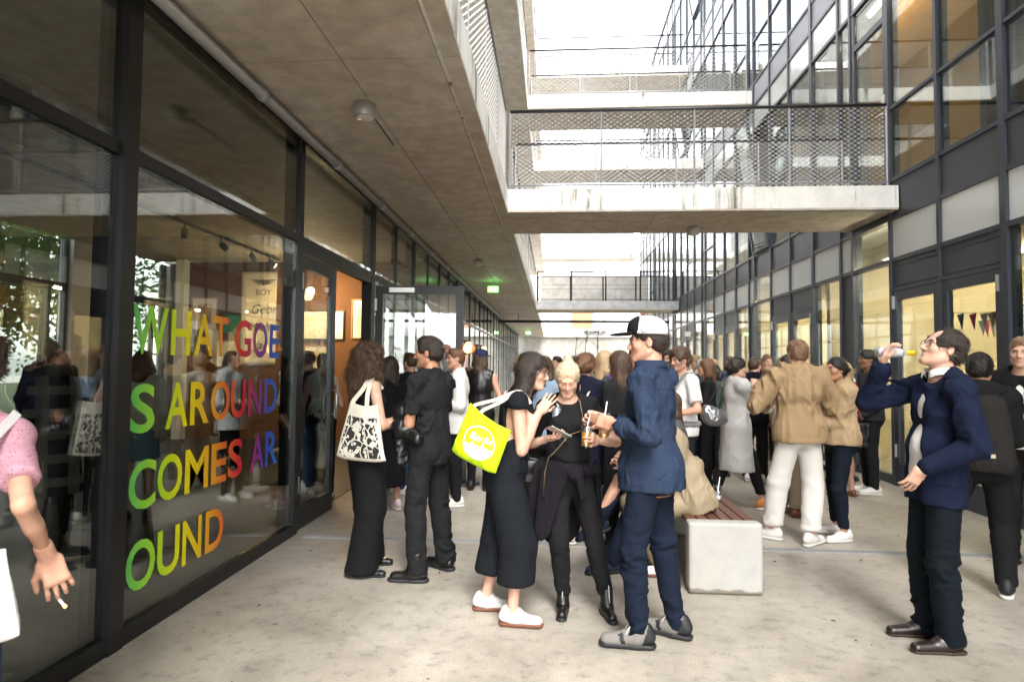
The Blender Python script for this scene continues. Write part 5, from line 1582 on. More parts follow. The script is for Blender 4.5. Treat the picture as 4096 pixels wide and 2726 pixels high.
# ------------------------------------------------------------------ the nearest figures
# woman with long curly hair seen from behind
A, SA = person(dict(H=1.73, fem=True, h=NH, skin='fair', hyaw=-25, hpitch=2, footR=(0.10, -0.06, 42, 0), footL=(-0.11, 0.09, 36, 0), handR=(0.13, 0.26, 1.10), elbR=(0.6, -1, -0.5), handL=(-0.10, 0.25, 1.08),
    hair=dict(kind='curly', tone='brown', t=0.030, vol=0.050, curl=0.016, cf=75, len=0.19, sc=1.3, sl=0.013), strands=5500,
    tops=[dict(name='camisole', mat=C_black, sleeve=0, hem=0.06, neck=0.135, o=0.008, amp=0.003)], bottoms=dict(mat=C_stripe, kind='wide', hem=0.035, stretch=(1.3, 1.3, 0.25), amp=0.007, freq=17), shoes=DR),
    'woman with dark curly hair, camisole and pinstriped wide trousers, seen from behind', (-1.396, 4.537), 50)
for n in 'LR':
    s0 = SA['sh' + n] * 0.62 + (SA['shL'] + SA['shR']) / 2 * 0.38
    ribbon('shoulder_strap', [s0 + SA['f'] * 0.088 - SA['u2'] * 0.105, s0 + SA['f'] * 0.058 + SA['u2'] * 0.01, s0 + SA['u2'] * 0.052, s0 - SA['f'] * 0.066 + SA['u2'] * 0.0, s0 - SA['f'] * 0.098 - SA['u2'] * 0.125], 0.011, C_black, A, SA['s'], 0.006)
# man in a black t-shirt holding a bundled jacket
B, SB = person(dict(H=1.78, h=NH, skin='tan', hyaw=-26, hpitch=-3, bulk=0.97, footL=(-0.15, -0.03, -30, 0), footR=(0.17, -0.02, 2, 0), handL=(-0.08, 0.27, 1.08), elbL=(-0.5, -1, -0.2), handR=(0.10, 0.29, 1.12), curlL=55, curlR=55, beard=0.22,
    hair=dict(kind='short', tone='dark', t=0.011, fringe=0.072, top=1.5, comb=-0.3), strands=2600, tops=[dict(name='t_shirt', mat=C_black2, sleeve=0.37, hem=0.125, fit=1.0, o=0.011, amp=0.009, freq=15)],
    bottoms=dict(mat=C_char, kind='regular', hem=0.06, amp=0.011, base=0.5), shoes=('boot', (C_leather, S_dsole), 1.10)),
    'dark haired man in black t-shirt facing the open door, jacket over his arm', (-0.90, 4.488), -60)
# woman in glasses with the lime bag
Cc, SC = person(dict(H=1.68, fem=True, h=NH, skin='fair', bulk=1.03, lean=5, hunch=0.18, nfwd=0.5, hpitch=-13, hyaw=10, footR=(0.11, 0.06, 2, 0), footL=(-0.10, -0.13, -4, 0), handR=(0.055, 0.205, 1.245), elbR=(0.35, -0.6, -1), hdirR=(-0.10, 0.62, 0.75), palmR=(-0.8, 0.2, 0.3), curlR=14,
    handL=(-0.13, 0.24, 1.20), elbL=(-0.5, -0.7, -1), hdirL=(0.3, 0.9, 0.2), curlL=45, arm=1.08,
    hair=dict(kind='wavy', tone='dark', t=0.018, vol=0.024, curl=0.007, cf=42, len=0.215, sc=0.5, sl=0.011, flen=0.30, fringe=0.078), strands=4000, glasses=simple('thin metal rims', (0.45, 0.38, 0.32), 0.3, 0.9),
    tops=[dict(name='sleeveless_top', mat=C_crepe, sleeve=0.05, hem=-0.01, o=0.013, sr=1.05)], bottoms=dict(mat=C_crepe, kind='culotte', hem=0.245, name='culottes', stretch=(1.2, 1.2, 0.3), amp=0.008), shoes=SN_G),
    'woman in glasses and black culottes gesturing beside the blonde woman', (-0.289, 3.78), 92)
# blonde woman looking at her phone
Dd, SD = person(dict(H=1.62, fem=True, h=NH, skin='fair', po=(0.095, -0.01), roll=1.5, hpitch=-27, hyaw=2, nfwd=0.25, lids=True, footR=(0.128, -0.01, 6, 0), footL=(-0.135, 0.02, -10, 0), bulk=0.95,
    handR=(0.228, 0.165, 1.085), elbR=(0.9, -0.9, -0.6), hdirR=(-0.55, 0.80, 0.22), palmR=(-0.3, 0.2, 1), curlR=30, handL=(-0.062, 0.175, 1.075), elbL=(-0.9, -0.9, -0.5), hdirL=(0.45, 0.75, 0.35), palmL=(0.9, 0.0, 0.1), curlL=42,
    hair=dict(kind='bun', tone='blond', t=0.011, by=-0.045, bz=0.135, fringe=0.070, sc=0.35, comb=-0.9), strands=2600,
    tops=[dict(name='cropped_t_shirt', mat=C_black, sleeve=0.34, hem=-0.095, o=0.014, fit=1.15, amp=0.006)], bottoms=dict(mat=C_black, kind='skinny', hem=0.12, rise=-0.035, amp=0.006), shoes=('boot', (C_leather, S_dsole), 0.98)),
    'blonde woman in cropped black t-shirt looking down at the phone in her hand', (0.194, 3.903), 178)
# tall man in cap and denim shirt
Ee, SE = person(dict(H=1.84, h=NH, skin='light', hyaw=-22, hpitch=-4, footL=(-0.10, 0.04, -26, 0), footR=(0.145, -0.09, -2, 0), handL=(-0.165, 0.165, 1.205), elbL=(-0.45, -1, -0.3), hdirL=(0.2, 0.9, 0.1), handR=(0.06, 0.30, 1.20), curlL=50, curlR=50,
    hair=dict(kind='short', tone='dark', t=0.005), strands=1600, tops=[dict(name='denim_shirt', mat=C_denims, sleeve=0.88, hem=0.115, o=0.015, fit=1.05, collar=True, amp=0.0115, freq=15, sr=1.04, cuffs=True, flat=0.98, flare=0.006)],
    bottoms=dict(mat=C_jeans, kind='slim', hem=0.05, amp=0.012, freq=15, o=0.010, base=0.55), shoes=('sneaker', (S_grey, S_dsole, S_white, S_dsole), 1.06)),
    'tall man in denim shirt and trucker cap, his back to the camera', (0.549, 3.512), -62)
# man in a blazer drinking from a bottle
Ff, SF = person(dict(H=1.80, h=NH, skin='fair', hpitch=20, hyaw=0, nfwd=0.05, lean=-4, belly=0.6, bulk=0.92, footL=(-0.07, -0.02, -5, 0), footR=(0.135, 0.0, -2, 0), handR=(0.125, 0.215, 1.545), elbR=(0.7, 0.6, -1), hdirR=(-0.15, -0.25, 1), palmR=(-0.5, -0.9, 0), curlR=40,
    handL=(-0.175, 0.165, 1.0), elbL=(-0.5, -1, 0.1), hdirL=(0.25, 0.4, -0.85), curlL=20,
    hair=dict(kind='receding', tone='dark', t=0.015, curl=0.004), strands=2600, glasses=simple('dark rims', (0.02, 0.02, 0.02), 0.3),
    tops=[dict(name='white_shirt', mat=C_white, sleeve=0.86, hem=0.03, o=0.002, sr=0.82, amp=0.001, collar=True, collar_r=0.066), dict(name='blazer', mat=C_blazer, sleeve=0.95, hem=0.165, o=0.022, fit=1.0, open=0.115, neck=0.088, amp=0.011, freq=14, sr=1.10, flare=0.0)],
    bottoms=dict(mat=C_jeans3, kind='regular', hem=0.045, amp=0.010, base=0.45), shoes=('dress', (C_bleather, S_dgum), 1.1)),
    'man in navy blazer and glasses drinking from a tilted bottle', (2.12, 3.60), -88)
# man with backpack, seen from behind
G, SG = person(dict(H=1.73, h=0.0085, skin='tan', po=(0.07, -0.02), hyaw=12, footR=(0.171, -0.12, 14, 0), footL=(-0.22, 0.12, -32, 0), handR=(0.20, 0.28, 1.05), handL=(-0.12, 0.28, 1.05),
    hair=dict(kind='short', tone='black', t=0.012), strands=1200, tops=[dict(name='bomber_jacket', mat=C_black, sleeve=1, hem=0.07, o=0.026, fit=1.3, amp=0.006)], bottoms=dict(mat=C_black, kind='regular', hem=0.075), shoes=('sneaker', (S_blk, S_wsole, S_blk), 1.08)),
    'man in black with a drawstring backpack beside the man drinking', (2.93, 4.60), 22)
# laughing man cut by the right edge
person(dict(H=1.83, h=0.0085, skin='fair', hpitch=-3, hyaw=-6, hair=dict(kind='short', tone='lightbrown', t=0.009), strands=1000, tops=[dict(name='t_shirt', mat=C_white, sleeve=0.2, hem=0.05, o=0.004, amp=0.001, sr=0.8), dict(name='jacket', mat=C_black, sleeve=1, hem=0.1, o=0.026, open=0.10, fit=1.2)], bottoms=dict(mat=C_black, kind='slim'), shoes=SN_BB),
    'light haired man in dark jacket over white t-shirt at the right edge', (3.66, 5.085), -128)
# couple in tan and sand with white shoes
I_, SI = person(dict(H=1.84, h=0.0085, skin='fair', po=(0.075, 0.0), hyaw=3, bulk=1.05, sw=1.12, footL=(-0.119, 0.113, -48, 0), footR=(0.114, -0.096, 58, 0), handL=(-0.13, 0.27, 1.18), handR=(0.27, 0.24, 1.12), elbL=(-1, -0.6, -0.6), elbR=(1, -0.6, -0.6),
    hair=dict(kind='short', tone='lightbrown', t=0.010), strands=1500, tops=[dict(name='blouson_jacket', mat=C_tan, sleeve=1, hem=0.075, o=0.030, fit=1.5, amp=0.022, freq=9.5, collar=True, collar_r=0.074, sr=1.15, stretch=(1.1, 1.1, 0.5), band=True)], bottoms=dict(mat=C_wtrous, kind='loose', hem=0.135, amp=0.008, freq=9, base=0.3), shoes=SN_W),
    'man in tan jacket and white trousers with his back to the camera', (2.083, 5.608), -8)
person(dict(H=1.68, fem=True, h=0.009, skin='tan', hyaw=-12, footL=(-0.10, 0.02, -12, 0), footR=(0.17, -0.06, 8, 0), handL=(0.02, 0.27, 1.02), handR=(0.14, 0.27, 1.02),
    hair=dict(kind='lowbun', tone='black', t=0.012), strands=1200, tops=[dict(name='blouse', mat=C_sand, sleeve=1, hem=0.03, o=0.030, fit=1.3, amp=0.014, freq=10, sr=1.3)], bottoms=dict(mat=C_jeans2, kind='skinny', hem=0.12), shoes=SN_W),
    'black haired woman in sand blouse and skinny jeans beside the man in tan', (2.57, 5.78), -95)
# woman in a pink dotted blouse at the left edge, cigarette in hand
X, SX = person(dict(H=1.66, fem=True, h=NH, skin='light', hyaw=-28, hpitch=-4, hroll=8, roll=4.5, bulk=0.88, handR=(0.285, -0.03, 0.955), arm=0.80, elbR=(0.4, -1, 0.0), hdirR=(0.40, -0.10, -0.9), palmR=(-0.5, 0.9, -0.2), curlR=30, handL=(-0.2, 0.1, 0.9),
    hair=dict(kind='bun', tone='brown', t=0.018, curl=0.006, by=-0.11, bz=0.02), strands=2600, tops=[dict(name='dotted_blouse', mat=C_pink, sleeve=0.34, hem=0.14, o=0.008, fit=1.0, amp=0.003, sr=0.86)], bottoms=dict(mat=C_midden, kind='slim', hem=0.06), shoes=SN_W),
    'woman in pink dotted blouse holding a cigarette at the left edge', (-1.735, 1.66), -16)

# ------------------------------------------------------------------ people a little farther back
K, SK = person(dict(H=1.72, fem=True, h=0.0105, skin='fair', hyaw=10, hpitch=-2, footR=(0.12, 0.24, 0, 0), footL=(-0.10, -0.24, 8, 0), fpitchL=-25, handR=(0.02, 0.20, 1.33), elbR=(0.6, -0.7, -1), hdirR=(-0.5, 0.3, 0.8), curlR=50, handL=(-0.10, 0.22, 1.30),
    hair=dict(kind='lowbun', tone='dark', t=0.014, curl=0.004), strands=1200, tops=[dict(name='knit_top', mat=C_grey, sleeve=0.8, hem=0.02, o=0.003, sr=0.8, amp=0.001), dict(name='trench_coat', mat=C_trench, sleeve=1, hem=0.46, o=0.030, open=0.16, flare=0.05, fit=1.2, amp=0.013, freq=9, sr=1.15, neck=0.09)], bottoms=dict(mat=C_black, kind='slim', hem=0.16), shoes=('sneaker', (S_orange, S_wsole, S_grey))),
    'woman in pale grey trench coat clutching a bag strap behind the bench', (2.0, 6.95), 78)
M1, SM = person(dict(H=1.76, h=0.0105, skin='light', hyaw=-8, hpitch=-8, beard=0.3, handL=(-0.16, 0.24, 1.06), elbL=(-0.8, -0.8, -0.4), hdirL=(0.8, 0.5, -0.2), handR=(0.12, 0.26, 1.04), hair=dict(kind='short', tone='brown', t=0.028, curl=0.009, cf=70, top=1.3), strands=1500, tops=[dict(name='t_shirt', mat=C_white, sleeve=0.38, hem=0.08, o=0.016, fit=1.2)], bottoms=dict(mat=C_char, kind='regular'), shoes=SN_BB),
    'curly haired man in white t-shirt wearing a baby carrier behind the denim shirt', (1.28, 6.28), -112)
person(dict(H=1.78, h=0.011, skin='fair', handL=(-0.2, 0.08, 0.92), handR=(0.2, 0.08, 0.92), hair=HS('lightbrown'), tops=[dict(name='sweater', mat=C_navy, sleeve=1, hem=0.08, o=0.018)], bottoms=dict(mat=C_black, kind='slim'), shoes=SN_B),
    'young man in navy sweater facing the camera behind the trench coat', (3.15, 9.4), 176)
person(dict(H=1.81, h=0.011, skin='brown', hyaw=-8, handL=(-0.19, 0.14, 0.98), handR=(0.1, 0.28, 1.1), hair=HS('black', t=0.018), tops=[dict(name='sweater', mat=C_greyk, sleeve=1, hem=0.06, o=0.022, fit=1.2)], bottoms=dict(mat=C_char, kind='slim'), shoes=SN_W),
    'dark haired man in grey sweater and black jeans by the right glass doors', (3.89, 7.91), -85)
person(dict(H=1.72, h=0.012, skin='light', handR=(0.02, 0.22, 1.42), elbR=(0.6, 0.2, -1), hair=HS('dark'), glasses=simple('dark rims', (0.02, 0.02, 0.02), 0.3), tops=[dict(name='shirt', mat=C_white, sleeve=0.7, hem=0.1, vneck=True)], bottoms=dict(mat=C_jeans, kind='slim'), shoes=SN_BB),
    'man in open white shirt drinking next to the grey sweater', (3.98, 8.9), 170)
person(dict(H=1.66, fem=True, h=0.011, skin='fair', handR=(0.12, 0.22, 1.02), hair=dict(kind='long', tone='fairblond', t=0.012, len=0.12), tops=[dict(name='knit_top', mat=C_red, sleeve=0.85, hem=0.0)], bottoms=dict(mat=C_black, kind='skirt', name='skirt', len=0.34), shoes=('sandal', (S_brown, S_gum))),
    'blonde woman in red top and black skirt behind the sand blouse', (3.50, 7.70), -30)
person(dict(H=1.72, h=0.012, skin='brown', handL=(-0.16, 0.16, 1.0), hair=HS('black'), tops=[dict(name='shirt', mat=C_cream, sleeve=1, hem=0.1)], bottoms=dict(mat=C_chino, kind='loose', hem=0.09), shoes=('dress', (S_brown, S_gum))),
    'man in stone chinos and brown shoes hidden behind the tan jacket', (2.45, 6.66), 60)
# seated on the bench
def seated(P, **k):
    P = dict(P); H = P['H']; P.setdefault('pz', 0.475 + 0.09); P['free'] = True; P.update(k); return P
person(seated(dict(H=1.80, h=0.009, skin='fair', lean=17, hunch=0.40, nfwd=0.6, hpitch=-24, footL=(-0.10, 0.22, 0, 0), footR=(0.12, 0.34, 0, 0), handL=(-0.08, 0.44, 0.80), handR=(0.08, 0.46, 0.78), hair=HS('brown'),
    tops=[dict(name='parka', mat=C_khaki, sleeve=1, hem=0.10, o=0.028, fit=1.2, amp=0.024, freq=12, sr=1.15)], bottoms=dict(mat=C_khaki, kind='loose', cutz=False), shoes=SN_G)),
    'person in khaki parka sitting hunched on the near end of the bench', (1.03, 4.72), -92)
Q2, SQ2 = person(seated(dict(H=1.74, h=0.009, skin='light', lean=24, footL=(0.0, 0.62, 20, 0.0), footR=(0.10, 0.66, 30, 0.27), kneeR=(0.2, 0.5, 1), handL=(-0.16, 0.36, 0.86), handR=(0.1, 0.4, 0.8), hair=HS('dark'),
    tops=[dict(name='denim_jacket', mat=C_midden, sleeve=0.85, hem=0.0, o=0.02)], bottoms=dict(mat=C_jeans, kind='regular', cutz=False), shoes=('sneaker', (S_blue, S_dsole, S_blue), 1.05), fpitchR=-20)),
    'person in rolled jeans and blue trainers sitting cross-legged behind the denim shirt', (0.90, 5.06), -130)
person(seated(dict(H=1.70, fem=True, h=0.011, skin='fair', lean=8, footL=(-0.12, 0.58, 0, 0), footR=(0.04, 0.62, 4, 0.12), handL=(-0.1, 0.4, 0.8), handR=(0.1, 0.4, 0.8), hair=dict(kind='long', tone='brown', t=0.012, len=0.16),
    tops=[dict(name='shirt', mat=C_grey, sleeve=0.9, hem=0.0)], bottoms=dict(mat=C_paleden, kind='slim', cutz=False), shoes=('sneaker', (S_blk, S_wsole, S_white)))),
    'woman in pale jeans and black striped trainers sitting on the far part of the bench', (1.08, 5.35), -92)
# left group by the door
person(dict(H=1.66, fem=True, h=0.011, skin='fair', hyaw=-20, handR=(0.18, 0.22, 1.0), hair=dict(kind='long', tone='dark', t=0.012, len=0.2), tops=[dict(name='dress_top', mat=C_black, sleeve=0.5, hem=0.10, fit=1.3)], bottoms=dict(mat=C_black, kind='skirt', name='skirt', len=0.62, flare=0.04), shoes=('sneaker', (S_pinks, S_wsole, S_pinks))),
    'woman in long black skirt and pale pink trainers standing in the doorway', (-1.72, 6.42), -40)
person(dict(H=1.72, h=0.012, skin='light', hair=HS('brown'), handL=(-0.1, 0.25, 1.1), tops=[dict(name='shirt', mat=C_black2, sleeve=1, hem=0.1)], bottoms=dict(mat=C_midden, kind='regular'), shoes=SN_W),
    'man in blue jeans and white trainers behind the woman in the black skirt', (-1.72, 7.35), -60)
Rr_, SR_ = person(dict(H=1.76, h=0.0105, skin='light', hyaw=-10, handR=(0.14, 0.10, 1.66), elbR=(1.0, 0.1, 0.3), hdirR=(-0.5, 0.0, 0.8), curlR=40, handL=(-0.12, 0.24, 1.1), hair=HS('auburn'), tops=[dict(name='white_shirt', mat=C_white, sleeve=0.66, hem=0.14, o=0.02, fit=1.4, sr=1.3)], bottoms=dict(mat=C_black, kind='slim'), shoes=SN_W),
    'man in loose white shirt with a hand raised to his head by the open door', (-1.06, 6.75), -105)
person(dict(H=1.70, fem=True, h=0.011, skin='fair', handR=(0.15, 0.2, 1.0), hair=HS('dark', kind='lowbun'), tops=[dict(name='vest_top', mat=C_white, sleeve=0, hem=0.05, neck=0.10)], bottoms=dict(mat=C_black, kind='slim'), shoes=SN_W),
    'woman in white vest top stepping through the doorway', (-2.62, 6.86), -20)
Sc, SSc = person(dict(H=1.76, h=0.0105, skin='light', hyaw=14, handR=(0.2, 0.24, 1.1), handL=(-0.2, 0.2, 1.0), hair=dict(kind='bob', tone='brown', t=0.016, len=0.11, curl=0.004), strands=800, tops=[dict(name='leather_vest', mat=C_leather, sleeve=0, hem=0.1, o=0.024)], bottoms=dict(mat=C_black, kind='slim'), shoes=SN_BB),
    'long haired man in leather vest and navy cap seen from behind', (-0.91, 7.6), 8)
# the group behind the two women
person(dict(H=1.66, fem=True, h=0.0105, skin='light', hair=dict(kind='long', tone='brown', t=0.015, len=0.17), tops=[dict(name='denim_jacket', mat=C_paleden, sleeve=1, hem=0.04, o=0.022, fit=1.2)], bottoms=dict(mat=C_black, kind='slim'), shoes=SN_W),
    'woman in pale denim jacket directly behind the blonde woman', (-0.09, 5.6), 10)
T2, ST2 = person(dict(H=1.68, fem=True, h=0.0105, skin='light', hyaw=15, hair=dict(kind='lowbun', tone='auburn', t=0.022, curl=0.007), strands=900, tops=[dict(name='navy_coat', mat=C_navyc, sleeve=1, hem=0.36, o=0.028, fit=1.2, flare=0.02)], bottoms=dict(mat=C_white, kind='slim'), shoes=SN_W),
    'woman in navy coat with gathered auburn hair behind the blonde woman', (0.27, 5.38), 18)
ribbon('bag_strap', [ST2['shR'] + ST2['u2'] * 0.08 - ST2['s'] * 0.06, ST2['chest'] - ST2['f'] * 0.150 + ST2['s'] * 0.03, ST2['p0'] - ST2['s'] * 0.17 - ST2['f'] * 0.08], 0.014, C_canvas, T2, ST2['s'], 0.004)
person(dict(H=1.74, fem=True, h=0.011, skin='fair', hyaw=10, hair=dict(kind='long', tone='fairblond', t=0.014, len=0.18), tops=[dict(name='dress_top', mat=C_floral, sleeve=0.45, hem=0.12, o=0.018)], bottoms=dict(mat=C_floral, kind='skirt', name='skirt', len=0.55, flare=0.06), shoes=SN_W),
    'fair haired woman in floral dress in the middle of the crowd', (0.53, 6.55), 40)
person(dict(H=1.70, fem=True, h=0.0105, skin='light', hyaw=-15, handL=(-0.06, 0.22, 1.05), hair=dict(kind='long', tone='brown', t=0.016, len=0.24), strands=900, tops=[dict(name='t_shirt', mat=C_black2, sleeve=0.4, hem=0.08)], bottoms=dict(mat=C_black, kind='slim'), shoes=SN_B),
    'woman with long brown hair and black top left of the denim shirt', (0.56, 5.2), -38)
person(dict(H=1.68, fem=True, h=0.012, skin='fair', hair=dict(kind='long', tone='auburn', t=0.014, len=0.16), tops=[dict(name='cardigan', mat=C_grey, sleeve=1, hem=0.1, o=0.022)], bottoms=dict(mat=C_char, kind='slim'), shoes=SN_B),
    'woman in grey cardigan behind the woman with the lime bag', (-0.18, 6.6), 20)
person(dict(H=1.70, h=0.012, skin='light', hair=HS('fairblond'), tops=[dict(name='shirt', mat=C_cream, sleeve=1, hem=0.1)], bottoms=dict(mat=C_chino, kind='regular'), shoes=SN_W),
    'fair haired man in cream shirt behind the woman with the lime bag', (-0.32, 7.3), 70)
# right of the denim shirt
person(dict(H=1.78, h=0.012, skin='tan', beard=0.9, hyaw=-10, hair=dict(kind='long', tone='black', t=0.012, len=0.16), tops=[dict(name='shirt', mat=C_black, sleeve=1, hem=0.1)], bottoms=dict(mat=C_black, kind='slim'), shoes=SN_BB),
    'bearded man with long black hair behind the baby carrier', (1.40, 7.5), -125)
person(dict(H=1.68, fem=True, h=0.012, skin='light', handR=(0.10, 0.26, 1.10), handL=(-0.1, 0.26, 1.12), hair=dict(kind='wavy', tone='auburn', t=0.018, len=0.16), tops=[dict(name='lace_blouse', mat=C_black2, sleeve=1, hem=0.06)], bottoms=dict(mat=C_black, kind='slim'), shoes=SN_B),
    'woman with auburn hair in dark blouse holding a cigarette beside the trench coat', (1.89, 7.75), -75)
person(dict(H=1.70, h=0.013, skin='fair', hair=HS('grey', t=0.018), tops=[dict(name='shirt', mat=C_grey, sleeve=1, hem=0.1)], bottoms=dict(mat=C_jeans, kind='regular'), shoes=SN_BB),
    'grey haired person in the crowd behind the white t-shirt', (2.3, 9.8), 30)
person(dict(H=1.72, h=0.012, skin='fair', hyaw=30, hair=HS('brown'), tops=[dict(name='hoodie', mat=C_navy, sleeve=1, hem=0.1, o=0.026, fit=1.2)], bottoms=dict(mat=C_char, kind='regular'), shoes=SN_W),
    'man in navy hooded jacket seen from behind next to the navy sweater', (2.72, 8.6), 20)
person(dict(H=1.68, fem=True, h=0.013, skin='light', hair=dict(kind='long', tone='auburn', t=0.014, len=0.16), tops=[dict(name='top', mat=C_green, sleeve=0.5, hem=0.1)], bottoms=dict(mat=C_jeans, kind='slim'), shoes=SN_W),
    'woman with auburn hair in grey green top behind the navy hood', (3.0, 10.4), -140)
person(dict(H=1.70, h=0.013, skin='light', hair=HS('lightbrown'), tops=[dict(name='shirt', mat=C_midden, sleeve=1, hem=0.1)], bottoms=dict(mat=C_chino, kind='regular'), shoes=SN_W),
    'man in blue shirt talking in front of the second glass doors', (3.42, 10.2), -100)
person(dict(H=1.67, fem=True, h=0.013, skin='fair', hair=dict(kind='bun', tone='brown', t=0.014), tops=[dict(name='top', mat=C_cream, sleeve=0.8, hem=0.1)], bottoms=dict(mat=C_black, kind='slim'), shoes=SN_W),
    'woman with brown bun and cream top beyond the tan jacket', (3.55, 9.3), 120)

# ------------------------------------------------------------------ far crowd
fr_ = random.Random(23)
tops_ = [(C_black, 'black'), (C_navy, 'navy'), (C_grey, 'grey'), (C_white, 'white'), (C_midden, 'denim blue'), (C_cream, 'cream'), (C_green, 'grey green'), (C_char, 'charcoal'), (C_paleden, 'pale denim'), (C_tan, 'tan')]
hairs_ = [('dark', 'dark'), ('brown', 'brown'), ('lightbrown', 'light brown'), ('black', 'black'), ('auburn', 'auburn'), ('fairblond', 'fair')]
spots = [(-1.3, 10.6), (-0.6, 9.9), (0.15, 9.2), (0.9, 8.8), (1.45, 9.6), (0.45, 11.2), (1.15, 12.0), (2.0, 11.6), (2.6, 12.6), (3.3, 12.0), (3.8, 11.2), (-0.2, 13.2), (0.7, 14.2), (1.7, 14.6), (2.9, 15.0), (3.6, 14.0), (-1.0, 15.8), (0.2, 17.2), (1.3, 17.9), (2.4, 18.4), (3.3, 17.0), (0.8, 20.5), (2.0, 21.5), (3.2, 20.0),
         (1.05, 7.4), (1.35, 8.3), (0.35, 7.9), (1.75, 8.5), (2.35, 9.0), (2.9, 7.9), (2.25, 10.3), (1.8, 10.6), (2.75, 11.2), (3.05, 8.6), (3.9, 9.7), (0.0, 10.4), (0.85, 10.1), (3.35, 13.2), (2.2, 13.6), (1.2, 13.3)]
used_ = set()
for i, (x, y) in enumerate(spots):
    fem = (i % 2 == 0) != (i > 23 and i % 3 == 0)
    j = i
    while True:
        tm, tn = tops_[(j * 3 + i // 10) % len(tops_)]; ht, hn = hairs_[(j * 5 + i // 6) % len(hairs_)]
        row = 'near the first bridge' if y < 11 else 'mid courtyard crowd' if y < 16 else 'far end crowd'
        side = 'on the left' if x < 0.3 else 'in the middle' if x < 2.1 else 'on the right'
        lab = '%s haired %s in %s, %s, %s' % (hn, 'woman' if fem else 'man', tn, row, side)
        if lab not in used_: break
        j += 1
    used_.add(lab)
    kind = 'long' if fem else 'short'
    person(dict(H=fr_.uniform(1.60, 1.70) if fem else fr_.uniform(1.70, 1.84), fem=fem, h=0.0145 if y < 9.5 else 0.0165 if y < 13 else 0.020, skin=fr_.choice(['fair', 'light', 'light', 'tan']), hyaw=fr_.uniform(-25, 25), hpitch=fr_.uniform(-10, 4), face=False,
        handL=(-0.12, 0.25, 1.05) if i % 3 else None, handR=(0.12, 0.25, 1.08) if i % 4 else None,
        hair=dict(kind=kind, tone=ht, t=0.014, len=0.16), tops=[dict(mat=tm, sleeve=1 if i % 3 else 0.4, hem=0.1, o=0.02)], bottoms=dict(mat=fr_.choice([C_black, C_jeans, C_char, C_chino]), kind='slim'), shoes=SN_W if i % 2 else SN_BB),
        lab, (x + fr_.uniform(-0.1, 0.1), y), fr_.choice([-130, -80, 0, 30, 80, 140, 180]), 'far crowd in the courtyard')

# ------------------------------------------------------------------ visitors inside the shop
for P_, lab, loc, f in (
    (dict(H=1.80, h=0.012, skin='light', hair=HS('dark'), tops=[dict(name='jacket', mat=C_navy, sleeve=1, hem=0.12, o=0.025)], bottoms=dict(mat=C_black, kind='slim'), shoes=SN_BB), 'man in navy jacket inside the shop near the rear window', (-5.4, 6.3), -30),
    (dict(H=1.66, fem=True, h=0.012, skin='light', hair=dict(kind='bob', tone='brown', t=0.02, len=0.08, curl=0.006), tops=[dict(name='plaid_coat', mat=C_plaid, sleeve=1, hem=0.5, o=0.03, flare=0.06)], bottoms=dict(mat=C_black, kind='slim'), shoes=BT), 'woman in long dark plaid coat behind the nearest shop window', (-4.35, 5.15), -50),
    (dict(H=1.68, fem=True, h=0.012, skin='fair', hair=dict(kind='curly', tone='auburn', t=0.02, vol=0.03, len=0.14), tops=[dict(name='hoodie', mat=C_cream, sleeve=1, hem=0.1, o=0.03)], bottoms=dict(mat=C_paleden, kind='skirt', name='skirt', len=0.3), shoes=SN_BB), 'woman in cream hoodie and denim skirt inside the shop', (-4.0, 5.75), -20),
    (dict(H=1.70, fem=True, h=0.013, skin='light', hair=dict(kind='long', tone='brown', t=0.014), tops=[dict(name='top', mat=C_green, sleeve=0.5, hem=0.1)], bottoms=dict(mat=C_black, kind='slim'), shoes=SN_W), 'woman in grey green top looking at pictures in the shop', (-4.5, 8.3), -10),
    (dict(H=1.78, h=0.013, skin='light', hair=HS('dark'), tops=[dict(name='shirt', mat=C_black, sleeve=1, hem=0.1)], bottoms=dict(mat=C_jeans, kind='slim'), shoes=SN_W), 'man in black shirt under the framed portrait in the shop', (-5.2, 9.6), 60),
    (dict(H=1.72, h=0.013, skin='light', hair=HS('brown'), tops=[dict(name='shirt', mat=C_white, sleeve=1, hem=0.1)], bottoms=dict(mat=C_black, kind='slim'), shoes=SN_W), 'man in white shirt inside the shop in front of the banner', (-4.6, 10.4), -140),
    (dict(H=1.68, fem=True, h=0.013, skin='fair', hair=dict(kind='long', tone='fairblond', t=0.014), tops=[dict(name='top', mat=C_black, sleeve=1, hem=0.1)], bottoms=dict(mat=C_black, kind='slim'), shoes=SN_BB), 'fair haired woman in black inside the shop behind the lettering', (-3.7, 9.0), 20),
    (dict(H=1.75, h=0.013, skin='tan', hair=HS('black'), tops=[dict(name='shirt', mat=C_char, sleeve=1, hem=0.1)], bottoms=dict(mat=C_black, kind='slim'), shoes=SN_BB), 'man in charcoal shirt just inside the shop door', (-3.2, 7.9), -60)):
    person(P_, lab, loc, f)
